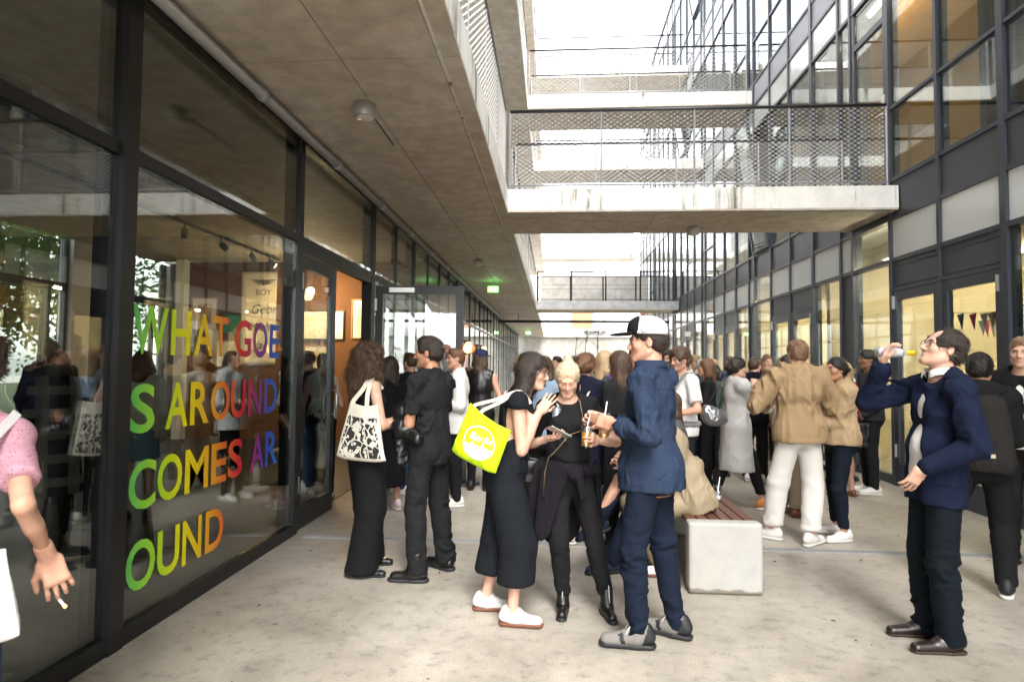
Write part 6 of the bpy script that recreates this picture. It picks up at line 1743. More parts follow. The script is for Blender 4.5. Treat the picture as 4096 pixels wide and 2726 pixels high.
# ------------------------------------------------------------------ rainbow lettering on the shop window
def rainbow():
    m, nt, N, L, b = node_mat('rainbow vinyl')
    g_ = N.new('ShaderNodeNewGeometry'); sp = N.new('ShaderNodeSeparateXYZ'); L.new(g_.outputs['Position'], sp.inputs[0])
    f = _math(N, L, 'DIVIDE', _math(N, L, 'SUBTRACT', sp.outputs['Y'], 3.22), 1.86)
    c = _ramp(N, L, f, [(0.0, (0.09, 0.62, 0.12)), (0.15, (0.42, 0.80, 0.02)), (0.28, (0.95, 0.90, 0.0)), (0.42, (0.95, 0.55, 0.01)), (0.53, (0.90, 0.20, 0.02)), (0.66, (0.75, 0.006, 0.03)), (0.80, (0.30, 0.03, 0.28)), (0.90, (0.04, 0.10, 0.68)), (1.0, (0.015, 0.22, 0.80))])
    L.new(c, b.inputs['Base Color']); b.inputs['Roughness'].default_value = 0.45
    tl = N.new('ShaderNodeBsdfTranslucent'); L.new(c, tl.inputs[0]); mx = N.new('ShaderNodeMixShader'); mx.inputs[0].default_value = 0.05
    L.new(b.outputs[0], mx.inputs[1]); L.new(tl.outputs[0], mx.inputs[2]); L.new(mx.outputs[0], N['Material Output'].inputs['Surface'])
    return m
M_vinyl = rainbow()
ROWS = [(1.565, [('W', 3.235, 3.555), ('H', 3.585, 3.785), ('A', 3.825, 4.05), ('T', 4.05, 4.24), ('G', 4.335, 4.575), ('O', 4.605, 4.845), ('E', 4.885, 5.06)]),
        (1.12, [('S', 3.245, 3.455), ('A', 3.555, 3.78), ('R', 3.805, 4.02), ('O', 4.045, 4.285), ('U', 4.305, 4.51), ('N', 4.555, 4.77), ('D', 4.82, 5.04)]),
        (0.69, [('C', 3.25, 3.485), ('O', 3.50, 3.74), ('M', 3.77, 4.035), ('E', 4.07, 4.265), ('S', 4.285, 4.49), ('A', 4.615, 4.83), ('R', 4.855, 5.07)]),
        (0.245, [('O', 3.25, 3.50), ('U', 3.52, 3.735), ('N', 3.765, 3.975), ('D', 4.02, 4.245)])]
lt = thing('window_lettering', 'four rows of rainbow vinyl letters reading what goes around comes around', 'lettering', (XL, 3.2, 0.2))
glyph = {}
for zb, row in ROWS:
    for ch, ya, yb in row:
        if ch not in glyph: glyph[ch] = text_mesh(ch, 1.0, 0.0, bold=0.019)
        v, f = glyph[ch]
        lo, hi = v.min(0), v.max(0); ref = 0.729 if ch not in 'OSGCU' else hi[1] - lo[1]
        # thicken thin strokes a touch by widening the box
        y = ya + (v[:, 0] - lo[0]) / (hi[0] - lo[0]) * (yb - ya)
        z = zb + (v[:, 1] - lo[1]) / (hi[1] - lo[1]) * 0.278
        P_ = np.stack([np.full(len(v), 0.0035), y - 3.2, z - 0.2], 1)
        obj('letter', mesh_from('letter', P_, f, M_vinyl), lt)
# ------------------------------------------------------------------ bench
bench = thing('bench', 'bench of red brown slats on pale concrete end blocks', 'bench', (1.16, 5.2, 0))
def block(y0, y1):
    so = Solid(); so.box((0, (y0 + y1) / 2, 0.2375), (0.236, (y1 - y0) / 2 - 0.008, 0.2295), None, 0.008, 0.0)
    Pm, Q = polygonise(so, 0.012)
    return obj('end_block', np_mesh('end_block', Pm, Q, M_block), bench)
block(4.28 - 5.2, 4.40 - 5.2); block(5.70 - 5.2, 5.82 - 5.2)
M_slat, nt, N, L, b = node_mat('oiled red brown hardwood')
vv = _pos(N, L, (18, 1.2, 18)); nn = _noise(N, L, vv, 3.0, 5, 0.6, 0.5)
L.new(_mixc(N, L, nn, (0.055, 0.018, 0.012), (0.17, 0.065, 0.040)), b.inputs['Base Color']); b.inputs['Roughness'].default_value = 0.38
_bump(N, L, b, nn, 0.15, 0.003)
for k in range(6):
    x = -0.236 + 0.0787 * k
    MB().box((x + 0.006, -0.798, 0.432), (x + 0.0727, 0.498, 0.470)).build('slat', M_slat, bench)
for y in (-0.70, -0.12, 0.42):
    box('bearer', (-0.20, y, 0.385), (0.20, y + 0.05, 0.431), M_frame, bench)
cup((1.30, 5.02, 0.471), label='clear cup with a straw standing on the bench slats', drink=(0.75, 0.72, 0.66), fill=0.35, h=0.12)

# ------------------------------------------------------------------ bags
def P_at(u, v, Y):
    """point on the plane y = Y that a pixel of the 2356 px wide view looks at (used to read real sizes off the photograph)"""
    q = 4096 / 2356 / 2467.8
    d = _f + _r2 * ((u - 1178) * q) + _u2 * ((784 - v) * q)
    t = Y / d.y
    return np.array((d.x * t, Y, CAM_H + d.z * t))
# cow tote of the curly haired woman
def cow_mat():
    m, nt, N, L, b = node_mat('canvas with black print')
    tc = N.new('ShaderNodeTexCoord'); mp = N.new('ShaderNodeMapping'); L.new(tc.outputs['UV'], mp.inputs[0])
    uv = mp.outputs[0]
    sp = N.new('ShaderNodeSeparateXYZ'); L.new(uv, sp.inputs[0])
    vo = N.new('ShaderNodeTexVoronoi'); vo.feature = 'DISTANCE_TO_EDGE'; vo.inputs['Scale'].default_value = 4.6
    ds = N.new('ShaderNodeTexNoise'); ds.inputs['Scale'].default_value = 5.0; L.new(uv, ds.inputs['Vector'])
    wv = N.new('ShaderNodeMix'); wv.data_type = 'VECTOR'; wv.inputs[0].default_value = 0.10; L.new(uv, wv.inputs[4]); L.new(ds.outputs['Color'], wv.inputs[5])
    L.new(wv.outputs[1], vo.inputs['Vector'])
    edge = _ramp(N, L, vo.outputs['Distance'], [(0.028, 0.0), (0.04, 1.0)])
    v2 = N.new('ShaderNodeTexVoronoi'); v2.inputs['Scale'].default_value = 4.6; L.new(wv.outputs[1], v2.inputs['Vector'])
    dark = _ramp(N, L, _noise(N, L, uv, 6.5, 1, 0.4, 1.2), [(0.44, 0.0), (0.46, 1.0)])
    n2 = _noise(N, L, uv, 15, 1, 0.4, 1.0)
    det = _ramp(N, L, n2, [(0.38, 0.0), (0.40, 1.0)])
    k = _math(N, L, 'MULTIPLY', edge, dark)
    k2 = _math(N, L, 'MULTIPLY', _math(N, L, 'SUBTRACT', 1.0, det), edge)
    ink = _math(N, L, 'MAXIMUM', k, _math(N, L, 'MULTIPLY', k2, 0.9))
    mk = None
    for s_, a, b_ in ((sp.outputs['X'], 0.06, 0.94), (sp.outputs['Y'], 0.05, 0.78)):
        r_ = _ramp(N, L, s_, [(a, 0.0), (a + 0.015, 1.0), (b_ - 0.015, 1.0), (b_, 0.0)])
        mk = r_ if mk is None else _math(N, L, 'MULTIPLY', mk, r_)
    ink = _math(N, L, 'MULTIPLY', ink, mk)
    c = _mixc(N, L, ink, (0.66, 0.62, 0.53), (0.022, 0.022, 0.022))
    L.new(c, b.inputs['Base Color']); b.inputs['Roughness'].default_value = 0.95
    nb = _noise(N, L, uv, 220, 2); _bump(N, L, b, nb, 0.15, 0.002)
    return m
tb = thing('tote_bag', 'cream canvas tote printed with black figures on the curly haired woman', 'tote bag', (0, 0, 0))
YB = 4.30
c4 = [P_at(806, 922, YB + 0.02), P_at(868, 930, YB - 0.03), P_at(886, 1066, YB - 0.03), P_at(771, 1054, YB + 0.02)]
soft_bag('bag', *c4, 0.06, cow_mat(), tb, seed=3)
sh_ = np.array(wpt(A, SA['shR'] + SA['u2'] * 0.058 - SA['s'] * 0.03)); shf = np.array(wpt(A, SA['shR'] + SA['f'] * 0.07 - SA['s'] * 0.02))
for du, su in ((0.12, -0.004), (0.62, 0.012)):
    t0 = c4[0] * (1 - du) + c4[1] * du + V3(0, 0, 0.004)
    ribbon('strap', [t0 - V3(0, 0, 0.05), t0, t0 * 0.45 + sh_ * 0.55 + V3(0.0, -0.045, -0.01), sh_ + V3(su, -0.012, 0.012), shf + V3(0, 0, -0.02)], 0.030, C_canvas, tb, (1, 0.5, 0))
# lime bag
lb = thing('tote_bag', 'lime yellow tote with a white round print on the woman in glasses', 'tote bag', (0, 0, 0))
YB = 3.555
c4 = [P_at(1082, 926, YB + 0.05), P_at(1176, 990, YB - 0.02), P_at(1138, 1094, YB - 0.03), P_at(1036, 1040, YB + 0.04)]
bag_o, bag_s = soft_bag('bag', *c4, 0.13, C_lime, lb, 34, 34, 0.009, seed=8)
C_print = simple('white screen print', (0.80, 0.80, 0.76), 0.7)
def on_bag(vs, fs, cx, cy, sx, sy, ang, name):
    v = np.array(vs, float)
    ca, sa = math.cos(ang), math.sin(ang)
    x = cx + (v[:, 0] * ca - v[:, 1] * sa) * sx; y = cy - (v[:, 0] * sa + v[:, 1] * ca) * sy
    return obj(name, mesh_from(name, bag_s(x, y), fs, C_print), lb)
rad = 0.335
ring_v, ring_f = [], []
for i in range(48):
    t = 2 * math.pi * i / 48
    for r_ in (rad, rad - 0.022): ring_v.append((r_ * math.cos(t), r_ * math.sin(t)))
for i in range(48):
    j = (i + 1) % 48; ring_f.append((2 * i, 2 * j, 2 * j + 1, 2 * i + 1))
AN = R(10)
on_bag(ring_v, ring_f, 0.53, 0.53, 1, 0.98, AN, 'print_ring')
sk_v, sk_f = [], []
sky_ = [0.0, 0.03, 0.05, 0.02, 0.06, 0.10, 0.04, 0.07, 0.03, 0.05, 0.12, 0.04, 0.06, 0.02, 0.05, 0.03, 0.0]
for i in range(33):
    x = -rad * 0.97 + rad * 1.94 * i / 32
    lo_ = -math.sqrt(max(rad * rad * 0.94 - x * x, 0)); hi_ = max(lo_, -0.10 + sky_[i // 2] * 0.9)
    for k in range(5): sk_v.append((x, lo_ + (hi_ - lo_) * k / 4))
for i in range(32):
    for k in range(4): a = i * 5 + k; sk_f.append((a, a + 5, a + 6, a + 1))
on_bag(sk_v, sk_f, 0.53, 0.53, 1, 0.98, AN, 'print_skyline')
def bag_text(txt, size, cx, cy, name, shear=0.0, sub=True):
    v, f = text_mesh(txt, size, 0.0, 'CENTER', shear)
    on_bag(v[:, :2], f, cx, cy, 1, 1, AN, name)
bag_text('Berlin', 0.21, 0.54, 0.50, 'print_lettering', 0.35)
v, f = text_mesh('seit 15 Jahren', 0.062, 0.0, 'CENTER')
C_print2 = simple('lime print', (0.52, 0.78, 0.012), 0.7)
o_ = on_bag(v[:, :2], f, 0.53, 0.775, 1, 1, AN, 'print_small_lettering'); o_.data.materials[0] = C_print2
for p in o_.data.vertices: p.co.y -= 0.0015
sh_ = np.array(wpt(Cc, SC['shR'] + SC['u2'] * 0.055 - SC['s'] * 0.035)); shf = np.array(wpt(Cc, SC['shR'] + SC['f'] * 0.07 - SC['s'] * 0.03))
for du, sy in ((0.10, 0.0), (0.30, -0.01)):
    t0 = c4[0] * (1 - du) + c4[1] * du
    ribbon('strap', [t0 - V3(0, 0, 0.04), t0, t0 * 0.5 + sh_ * 0.5 + V3(-0.01, -0.03, 0.0), sh_ + V3(-0.01, -0.02 + sy, 0.012), shf], 0.020, C_canvas, lb, (0.6, 0.2, -0.6))
# black shoulder bag of the woman in glasses
hb = thing('handbag', 'small black leather handbag at the hip of the woman in glasses', 'handbag', (0, 0, 0))
so = Solid(); cb = P_at(1212, 1083, 3.92); so.box(cb, (0.062, 0.03, 0.062), None, 0.014, 0); so.ell(cb + V3(0, -0.012, 0.04), (0.078, 0.042, 0.05), None, 0.02)
blob('bag', so, 0.007, C_leather, hb, 0.002, 4, 30)
top_ = np.array(wpt(Cc, SC['shL'] + SC['u2'] * 0.06))
ribbon('strap', [cb + V3(0.01, 0, 0.07), cb + V3(0.02, 0.02, 0.25), np.array(wpt(Cc, SC['chest'] + SC['f'] * 0.13 - SC['s'] * 0.06)), top_], 0.012, C_leather, hb, (0, 1, 0))
MB().tube([cb + V3(-0.05, -0.045, 0.04), cb + V3(-0.03, -0.047, 0.035)], 0.006, 6).build('buckle', M_alu, hb)
# tied jacket on the blonde woman
tj = thing('tied_jacket', 'dark jacket knotted round the waist of the blonde woman', 'jacket', tuple(Dd.location))
tj.rotation_euler = Dd.rotation_euler
so = Solid(); ctr = SD['p0']
ring = [ctr + V3(0.172 * math.cos(t), 0.128 * math.sin(t), 0.045 + 0.02 * math.sin(t + 0.6)) for t in np.linspace(0, 2 * math.pi, 14, endpoint=False)]
for a_, b_ in zip(ring, ring[1:] + ring[:1]): so.cap(a_, b_, 0.030, None, 0.012)
so.ell(ctr + V3(-0.03, 0.15, 0.03), (0.05, 0.035, 0.04), None, 0.02)
so.cap(ctr + V3(0.165, 0.03, 0.02), ctr + V3(0.235, 0.05, -0.40), 0.10, 0.075, 0.03, (0.75, -0.65, 0.1), 0.22)
so.cap(ctr + V3(0.10, 0.12, 0.02), ctr + V3(0.17, 0.14, -0.32), 0.09, 0.05, 0.03, (0.2, 1, 0), 0.25)
so.cap(ctr + V3(-0.17, -0.02, 0.02), ctr + V3(-0.20, -0.04, -0.30), 0.075, 0.05, 0.03, (1, 0, 0), 0.25)
so.cap(ctr + V3(0.0, -0.13, 0.02), ctr + V3(0.05, -0.16, -0.34), 0.15, 0.14, 0.03, (0, 1, 0), 0.18)
so.cap(ctr + V3(-0.05, 0.16, 0.02), ctr + V3(-0.075, 0.165, -0.10), 0.032, 0.022, 0.012)
blob('cloth', so, 0.0075, cloth('plum black cotton', (0.0085, 0.0068, 0.0100)), tj, 0.007, 3, 18, (1.3, 1.3, 0.4))
# chain strap across the blonde woman
ch = thing('bag_chain', 'gold and black chain strap hanging across the blonde woman', 'chain', (0, 0, 0))
pts_ = [P_at(u, v, y) for u, v, y in ((1322, 900, 3.90), (1335, 925, 3.80), (1340, 955, 3.77), (1338, 990, 3.77), (1310, 1000, 3.755), (1280, 1035, 3.73), (1262, 1052, 3.71), (1254, 1085, 3.70), (1250, 1140, 3.70))]
M_chain, nt, N, L, b = node_mat('gold and black chain')
vv = _pos(N, L); n_ = N.new('ShaderNodeTexWave'); n_.inputs['Scale'].default_value = 46; n_.bands_direction = 'Z'; L.new(vv, n_.inputs['Vector'])
L.new(_mixc(N, L, _ramp(N, L, n_.outputs['Fac'], [(0.45, 0.0), (0.55, 1.0)]), (0.01, 0.01, 0.01), (0.42, 0.30, 0.14)), b.inputs['Base Color']); b.inputs['Metallic'].default_value = 0.6; b.inputs['Roughness'].default_value = 0.3
MB().tube(pts_, [0.0026, 0.0034] * 4 + [0.003], 6).build('chain', M_chain, ch, True)
# blonde: hoop earrings, phone, drink
for sd in (-1, 1):
    c_ = SD['hc'] + SD['Rh'] @ V3(sd * 0.080, -0.004, -0.062)
    MB().tube([c_ + SD['Rh'] @ V3(0, 0.022 * math.cos(t), 0.022 * math.sin(t)) for t in np.linspace(0, 2 * math.pi, 18, endpoint=False)], 0.0014, 5, closed=True).build('earring', M_metalg, Dd, True)
ph = thing('phone', 'smartphone held in both the blonde woman\'s fingers, screen up', 'phone')
pc = np.array(wpt(Dd, SD['wrR'] + SD['hdR'] * 0.105 + V3(0, 0, 0.024)))
ph.location = tuple(pc); ph.rotation_euler = (R(-28), R(-14), R(-58))
so = Solid(); so.box((0, 0, 0), (0.033, 0.068, 0.0012), None, 0.0035, 0); Pm, Q = polygonise(so, 0.004); obj('case', np_mesh('case', Pm, Q, M_alu), ph)
box('screen', (-0.032, -0.066, 0.0049), (0.032, 0.066, 0.0056), simple('phone screen', (0.03, 0.035, 0.045), 0.08), ph)
cup(wpt(Dd, SD['wrL'] + SD['hdL'] * 0.078 + SD['pnL'] * 0.040 - V3(0, 0, 0.055)), (0.05, 0.0, 1), 0.150, 0.037, (0.85, 0.36, 0.03), 0.58, 'glass of orange drink with straw in the blonde woman\'s hand')
cup(wpt(Cc, SC['wrL'] + SC['hdL'] * 0.075 + SC['pnL'] * 0.036 - V3(0, 0, 0.05)), (0.05, 0, 1), 0.14, 0.037, (0.55, 0.56, 0.66), 0.75, 'glass of pale icy drink held by the woman in glasses', False)
cup(wpt(Ee, SE['wrL'] + SE['hdL'] * 0.08 + SE['pnL'] * 0.030 - V3(0, 0, 0.09)), (0.0, 0, 1), 0.14, 0.036, (0.85, 0.36, 0.03), 0.7, 'glass of orange drink held by the man in the cap')
cup(wpt(Q2, SQ2['wrL'] + SQ2['hdL'] * 0.08 - V3(0, 0, 0.05)), (0, 0, 1), 0.12, 0.036, (0.85, 0.36, 0.03), 0.6, 'short glass of orange drink held by the person in rolled jeans', False)
# bottle
bo = thing('bottle', 'clear bottle with yellow neck label tilted to the drinking man\'s mouth', 'bottle')
mo = np.array(wpt(Ff, SF['hc'] + SF['Rh'] @ V3(0, 0.100, -0.060))); hd_ = np.array(wpt(Ff, SF['wrR'] + SF['hdR'] * 0.085 + SF['pnR'] * 0.045))
ax_ = nv(mo - hd_); bo.location = tuple(mo - ax_ * 0.232); bo.rotation_mode = 'QUATERNION'; bo.rotation_quaternion = Vector((0, 0, 1)).rotation_difference(Vector(ax_))
MB().lathe([(0.001, 0), (0.028, 0.002), (0.030, 0.01), (0.030, 0.115), (0.022, 0.145), (0.014, 0.165), (0.0135, 0.228), (0.0145, 0.229), (0.0145, 0.236), (0.011, 0.236)], 22, cap=False).build('glass', M_cup, bo, True)
MB().lathe([(0.0142, 0.172), (0.0142, 0.212)], 20, cap=False).build('neck_label', simple('yellow label', (0.75, 0.50, 0.01), 0.5), bo, True)
MB().lathe([(0.0305, 0.03), (0.0305, 0.085)], 20, cap=False).build('body_label', simple('pale lilac label', (0.55, 0.55, 0.66), 0.5), bo, True)
MB().lathe([(0.027, 0.006), (0.027, 0.11), (0.018, 0.146)], 18).build('drink', simple('pale soda', (0.60, 0.60, 0.62), 0.1), bo, True)
# folded newspaper under the blazer arm
npp = thing('newspaper', 'folded newspaper tucked under the arm of the man in the blazer', 'newspaper')
pc = P_at(2224, 1038, 3.42); npp.location = tuple(pc); npp.rotation_euler = (R(8), R(-18), R(10))
MB().box((-0.055, -0.008, -0.055), (0.055, 0.008, 0.055)).build('pages', simple('newsprint', (0.60, 0.60, 0.57), 0.9, 0, 0.2, 160), npp)
# cap of the tall man
def make_cap(root, S, P_H, mats, front_y=0.035):
    q = P_H / 1.75; Rh, c = S['Rh'], S['hc']
    T = lambda x, y, z: c + Rh @ (V3(x, y, z) * q)
    e = bpy.data.objects.new('cap', None); link(e, root)
    so = Solid(); so.ell(T(0, -0.014, 0.046), np.array((0.090, 0.108, 0.094)) * q, Rh.T, 0.01); so.ell(T(0, 0.035, 0.075), np.array((0.070, 0.060, 0.065)) * q, Rh.T, 0.03)
    so.cut(T(0, 0, 0.040), Rh @ V3(0, 0.10, -1))
    so.ell(T(0, -0.115, 0.048), np.array((0.030, 0.022, 0.026)) * q, Rh.T, 0.004, 's')
    Pm, Q = polygonise(so, 0.006); Pm = relax(Pm, Q, 1, 0.4)
    lc = (Pm[Q].mean(1) - c) @ Rh / q
    obj('crown', np_mesh('crown', Pm, Q, mats[:2], None, (lc[:, 1] > front_y + 0.25 * (0.10 - lc[:, 2])).astype(int)), e)
    so = Solid(); so.ell(T(0, 0.105, 0.050), np.array((0.078, 0.088, 0.010)) * q, Rh.T, 0.01)
    so.ell(T(0, 0.10, 0.00), np.array((0.088, 0.14, 0.047)) * q, Rh.T, 0.004, 's')
    so.cut(T(0, 0.072, 0), Rh @ V3(0, -1, 0))
    Pm, Q = polygonise(so, 0.005); obj('brim', np_mesh('brim', Pm, Q, mats[1]), e)
    MB().sphere(tuple(T(0, 0.01, 0.141)), 0.008, 8, 6).build('button', mats[1], e, True)
    return e, T
M_capw = cloth('white cap mesh', (0.60, 0.60, 0.59), 420, 0.9, 0.06); M_capb = cloth('black cap cotton', (0.012, 0.012, 0.0135))
ce, T = make_cap(Ee, SE, 1.84, (M_capw, M_capb))
for dz, mm, off_ in ((0.0, M_capb, 0.0), (0.0, C_print, 0.0012)):
    w_ = 0.013 if off_ == 0 else 0.010
    mb = MB(); xs_ = -0.0915 - off_
    mb.add([T(xs_, 0.012 - w_, 0.062 - w_ * 0.8), T(xs_, 0.012 + w_, 0.062 - w_ * 0.8), T(xs_, 0.012 + w_ * 0.9, 0.062 + w_ * 0.8), T(xs_, 0.012 - w_ * 1.1, 0.062 + w_ * 0.8)], [(0, 1, 2, 3)])
    mb.build('cap_emblem', mm, ce)
make_cap(Sc, SSc, 1.76, (cloth('navy cap cotton', (0.022, 0.03, 0.07)), cloth('navy cap cotton', (0.022, 0.03, 0.07))))
# jacket bundle in the arms of the man in the black t-shirt
jb = thing('folded_jacket', 'shiny black jacket bundled over the forearms of the man in the t-shirt', 'jacket', tuple(B.location)); jb.rotation_euler = B.rotation_euler
so = Solid(); so.ell(V3(-0.09, 0.17, 1.165), (0.09, 0.09, 0.085), None, 0.03).cap(V3(-0.20, 0.10, 1.07), V3(0.08, 0.24, 1.06), 0.075, 0.07, 0.04).cap(V3(-0.17, 0.04, 1.04), V3(-0.19, -0.05, 1.0), 0.06, 0.045, 0.03).cap(V3(-0.14, 0.14, 1.05), V3(-0.15, 0.12, 0.84), 0.07, 0.055, 0.03, (0.5, 1, 0), 0.5).cap(V3(0.0, 0.22, 1.04), V3(0.0, 0.22, 0.93), 0.05, 0.03, 0.03)
blob('cloth', so, 0.008, simple('black nylon', (0.006, 0.006, 0.007), 0.34, 0, 0.2, 30, 0.1, obj=True), jb, 0.009, 5, 20)
# jacket over the arm of the woman behind the tote
# backpack
bp = thing('backpack', 'charcoal drawstring backpack on the man in black', 'backpack', tuple(G.location)); bp.rotation_euler = G.rotation_euler
so = Solid(); c0 = SG['chest'] - SG['f'] * 0.185
so.cap(c0 + V3(0, 0.01, 0.045), c0 + V3(0, 0, -0.27), 0.120, 0.150, 0.03, SG['f'], 0.52); so.cut(c0 + V3(0, 0, 0.13), (0, 0, 1)); so.cut(c0 + V3(0, 0, -0.37), (0, 0, -1))
so.cap(c0 + V3(-0.05, 0, 0.12), c0 + V3(0.05, 0, 0.12), 0.022, None, 0.02)
blob('bag', so, 0.009, cloth('charcoal canvas', (0.020, 0.018, 0.0165)), bp, 0.007, 4, 26, (1.6, 1.0, 0.12))
for sd in (-1, 1):
    ribbon('strap', [c0 + V3(sd * 0.03, -0.02, 0.13), SG['sh' + ('R' if sd > 0 else 'L')] * 0.8 + SG['nb'] * 0.2 + V3(0, -0.06, 0.055), SG['sh' + ('R' if sd > 0 else 'L')] * 0.8 + SG['nb'] * 0.2 + V3(0, 0.05, 0.055), SG['chest'] + SG['s'] * sd * 0.15 + SG['f'] * 0.12], 0.016, C_black, bp, SG['s'], 0.008)
box('patch', tuple(c0 + V3(-0.022, -0.088, -0.27)), tuple(c0 + V3(0.022, -0.082, -0.245)), simple('beige patch', (0.50, 0.40, 0.30), 0.8), bp)
# handbag of the trench coat woman
kb = thing('handbag', 'slouchy metallic grey handbag hanging behind the trench coat woman', 'handbag')
cb = P_at(1640, 955, 6.72); so = Solid(); so.ell(cb, (0.13, 0.08, 0.085), None, 0.02).ell(cb + V3(0.03, 0, -0.045), (0.13, 0.08, 0.07), None, 0.04).ell(cb + V3(-0.06, 0, 0.04), (0.06, 0.06, 0.07), None, 0.04)
blob('bag', so, 0.009, C_silver, kb, 0.012, 7, 24)
for dx in (-0.05, 0.06):
    MB().tube([cb + V3(dx, -0.03, 0.07), cb + V3(dx + 0.02, -0.03, 0.17), P_at(1668, 868, 6.74), P_at(1680, 862, 6.86)], 0.008, 6).build('strap', C_leather, kb, True)
# baby carrier
bc = thing('baby_carrier', 'grey baby carrier strapped to the man in the white t-shirt', 'baby carrier', tuple(M1.location)); bc.rotation_euler = M1.rotation_euler
so = Solid(); so.ell(SM['chest'] + SM['f'] * 0.15 - SM['u'] * 0.12, (0.13, 0.09, 0.19), None, 0.03); blob('panel', so, 0.01, cloth('grey carrier fabric', (0.42, 0.41, 0.39)), bc, 0.006, 3, 20)
for sd in (-1, 1):
    so = Solid(); so.cap(SM['chest'] + SM['f'] * 0.2 + SM['s'] * sd * 0.12 - SM['u'] * 0.24, SM['chest'] + SM['f'] * 0.22 + SM['s'] * sd * 0.15 - SM['u'] * 0.40, 0.042, 0.034, 0.02); so.cap(SM['chest'] + SM['f'] * 0.22 + SM['s'] * sd * 0.15 - SM['u'] * 0.40, SM['chest'] + SM['f'] * 0.28 + SM['s'] * sd * 0.15 - SM['u'] * 0.42, 0.030, 0.024, 0.01)
    blob('baby_leg', so, 0.009, C_white, bc, 0.002, 3, 20)
for sd in (-1, 1):
    n = 'R' if sd > 0 else 'L'; s0 = SM['sh' + n] * 0.75 + SM['nb'] * 0.25
    ribbon('strap', [SM['chest'] + SM['f'] * 0.16 + SM['s'] * sd * 0.09 + SM['u'] * 0.02, s0 + SM['f'] * 0.07 + SM['u'] * 0.035, s0 + SM['u'] * 0.065, s0 - SM['f'] * 0.09, SM['chest'] - SM['f'] * 0.142 + SM['s'] * sd * 0.08, SM['waist'] - SM['f'] * 0.135 + SM['s'] * sd * 0.1], 0.04, cloth('grey carrier strap', (0.22, 0.215, 0.21)), bc, SM['s'], 0.008)
so = Solid(); rr_ = [SM['p0'] + V3(0.17 * math.cos(t), 0.14 * math.sin(t), 0.04) for t in np.linspace(0, 2 * math.pi, 14, endpoint=False)]
for a_, b_ in zip(rr_, rr_[1:] + rr_[:1]): so.cap(a_, b_, 0.032, None, 0.01)
blob('waist_belt', so, 0.011, cloth('grey carrier strap', (0.22, 0.215, 0.21)), bc, 0.003, 3, 20)
# leather bag of the red topped woman
rb = thing('handbag', 'large black leather shopper beside the grey sweater man', 'handbag'); c_ = P_at(1972, 1000, 7.45)
so = Solid(); so.box(c_, (0.10, 0.05, 0.12), None, 0.02, 0); blob('bag', so, 0.012, C_leather, rb, 0.006, 3, 16)
for dx in (-0.05, 0.05): MB().tube([c_ + V3(dx, 0, 0.13), c_ + V3(dx * 0.6, 0.03, 0.26), c_ + V3(dx * 0.2, 0.06, 0.30)], 0.008, 6).build('handle', C_leather, rb, True)
# cigarette, ring and white cloth bag of the woman at the left edge
cg = thing('cigarette', 'lit cigarette between the fingers of the woman in pink', 'cigarette')
lX = -np.cross(SX['hdR'], SX['pnR'])
tip = np.array(wpt(X, SX['wrR'] + SX['hdR'] * 0.128 + SX['pnR'] * 0.030 + lX * 0.010)); d_ = nv((0.80, -0.25, -0.50)); tip = tip - d_ * 0.018; cg.location = tuple(tip)
MB().tube([(0, 0, 0), tuple(d_ * 0.045)], 0.0040, 8).build('paper', M_straw, cg, True); MB().tube([tuple(d_ * 0.045), tuple(d_ * 0.050)], 0.0042, 8).build('ember', emit('ember', (1.0, 0.16, 0.03), 4.0), cg, True)
wb_ = thing('cloth_bag', 'white cloth bag hanging at the hip of the woman in pink', 'bag')
soft_bag('bag', P_at(-170, 1240, 1.5), P_at(12, 1262, 1.45), P_at(40, 1475, 1.45), P_at(-170, 1500, 1.5), 0.07, C_white, wb_, seed=5)
ribbon('strap', [P_at(-30, 1255, 1.46), P_at(-60, 1080, 1.5), np.array(wpt(X, SX['shR'] + SX['u2'] * 0.07))], 0.025, C_white, wb_, (0, 1, 0))

# seams, pockets and zips of the nearest figures
def kid(root, nm): return [c_ for c_ in root.children if c_.name.split('.')[0] == nm][0]
M_stitch = simple('tan stitching', (0.36, 0.16, 0.05), 0.8)
tq = kid(Ee, 'trousers')
for sd in (-1, 1):
    cpos = SE['p0'] + SE['s'] * sd * 0.075 - SE['u'] * 0.20
    patch('back_pocket', tq, cpos, SE['s'], SE['u'], 0.115, 0.13, SE['f'], C_jeans, Ee, off=0.005)
    patch('pocket_stitching', tq, cpos + SE['u'] * 0.062, SE['s'], SE['u'], 0.112, 0.006, SE['f'], M_stitch, Ee, 8, 1, off=0.0075)
for n in 'LR':
    M_zip = M_alu
    c_ = SD['an' + n] + V3(0, 0, 0.055)
    z_ = [c_ + SD['fd' + n] * 0.052 + V3(0, 0, 0.06 - 0.10 * t) + SD['fd' + n] * (0.022 * t) for t in np.linspace(0, 1, 5)]
    MB().tube(z_, 0.0035, 5).build('boot_zip', M_alu, Dd, True)

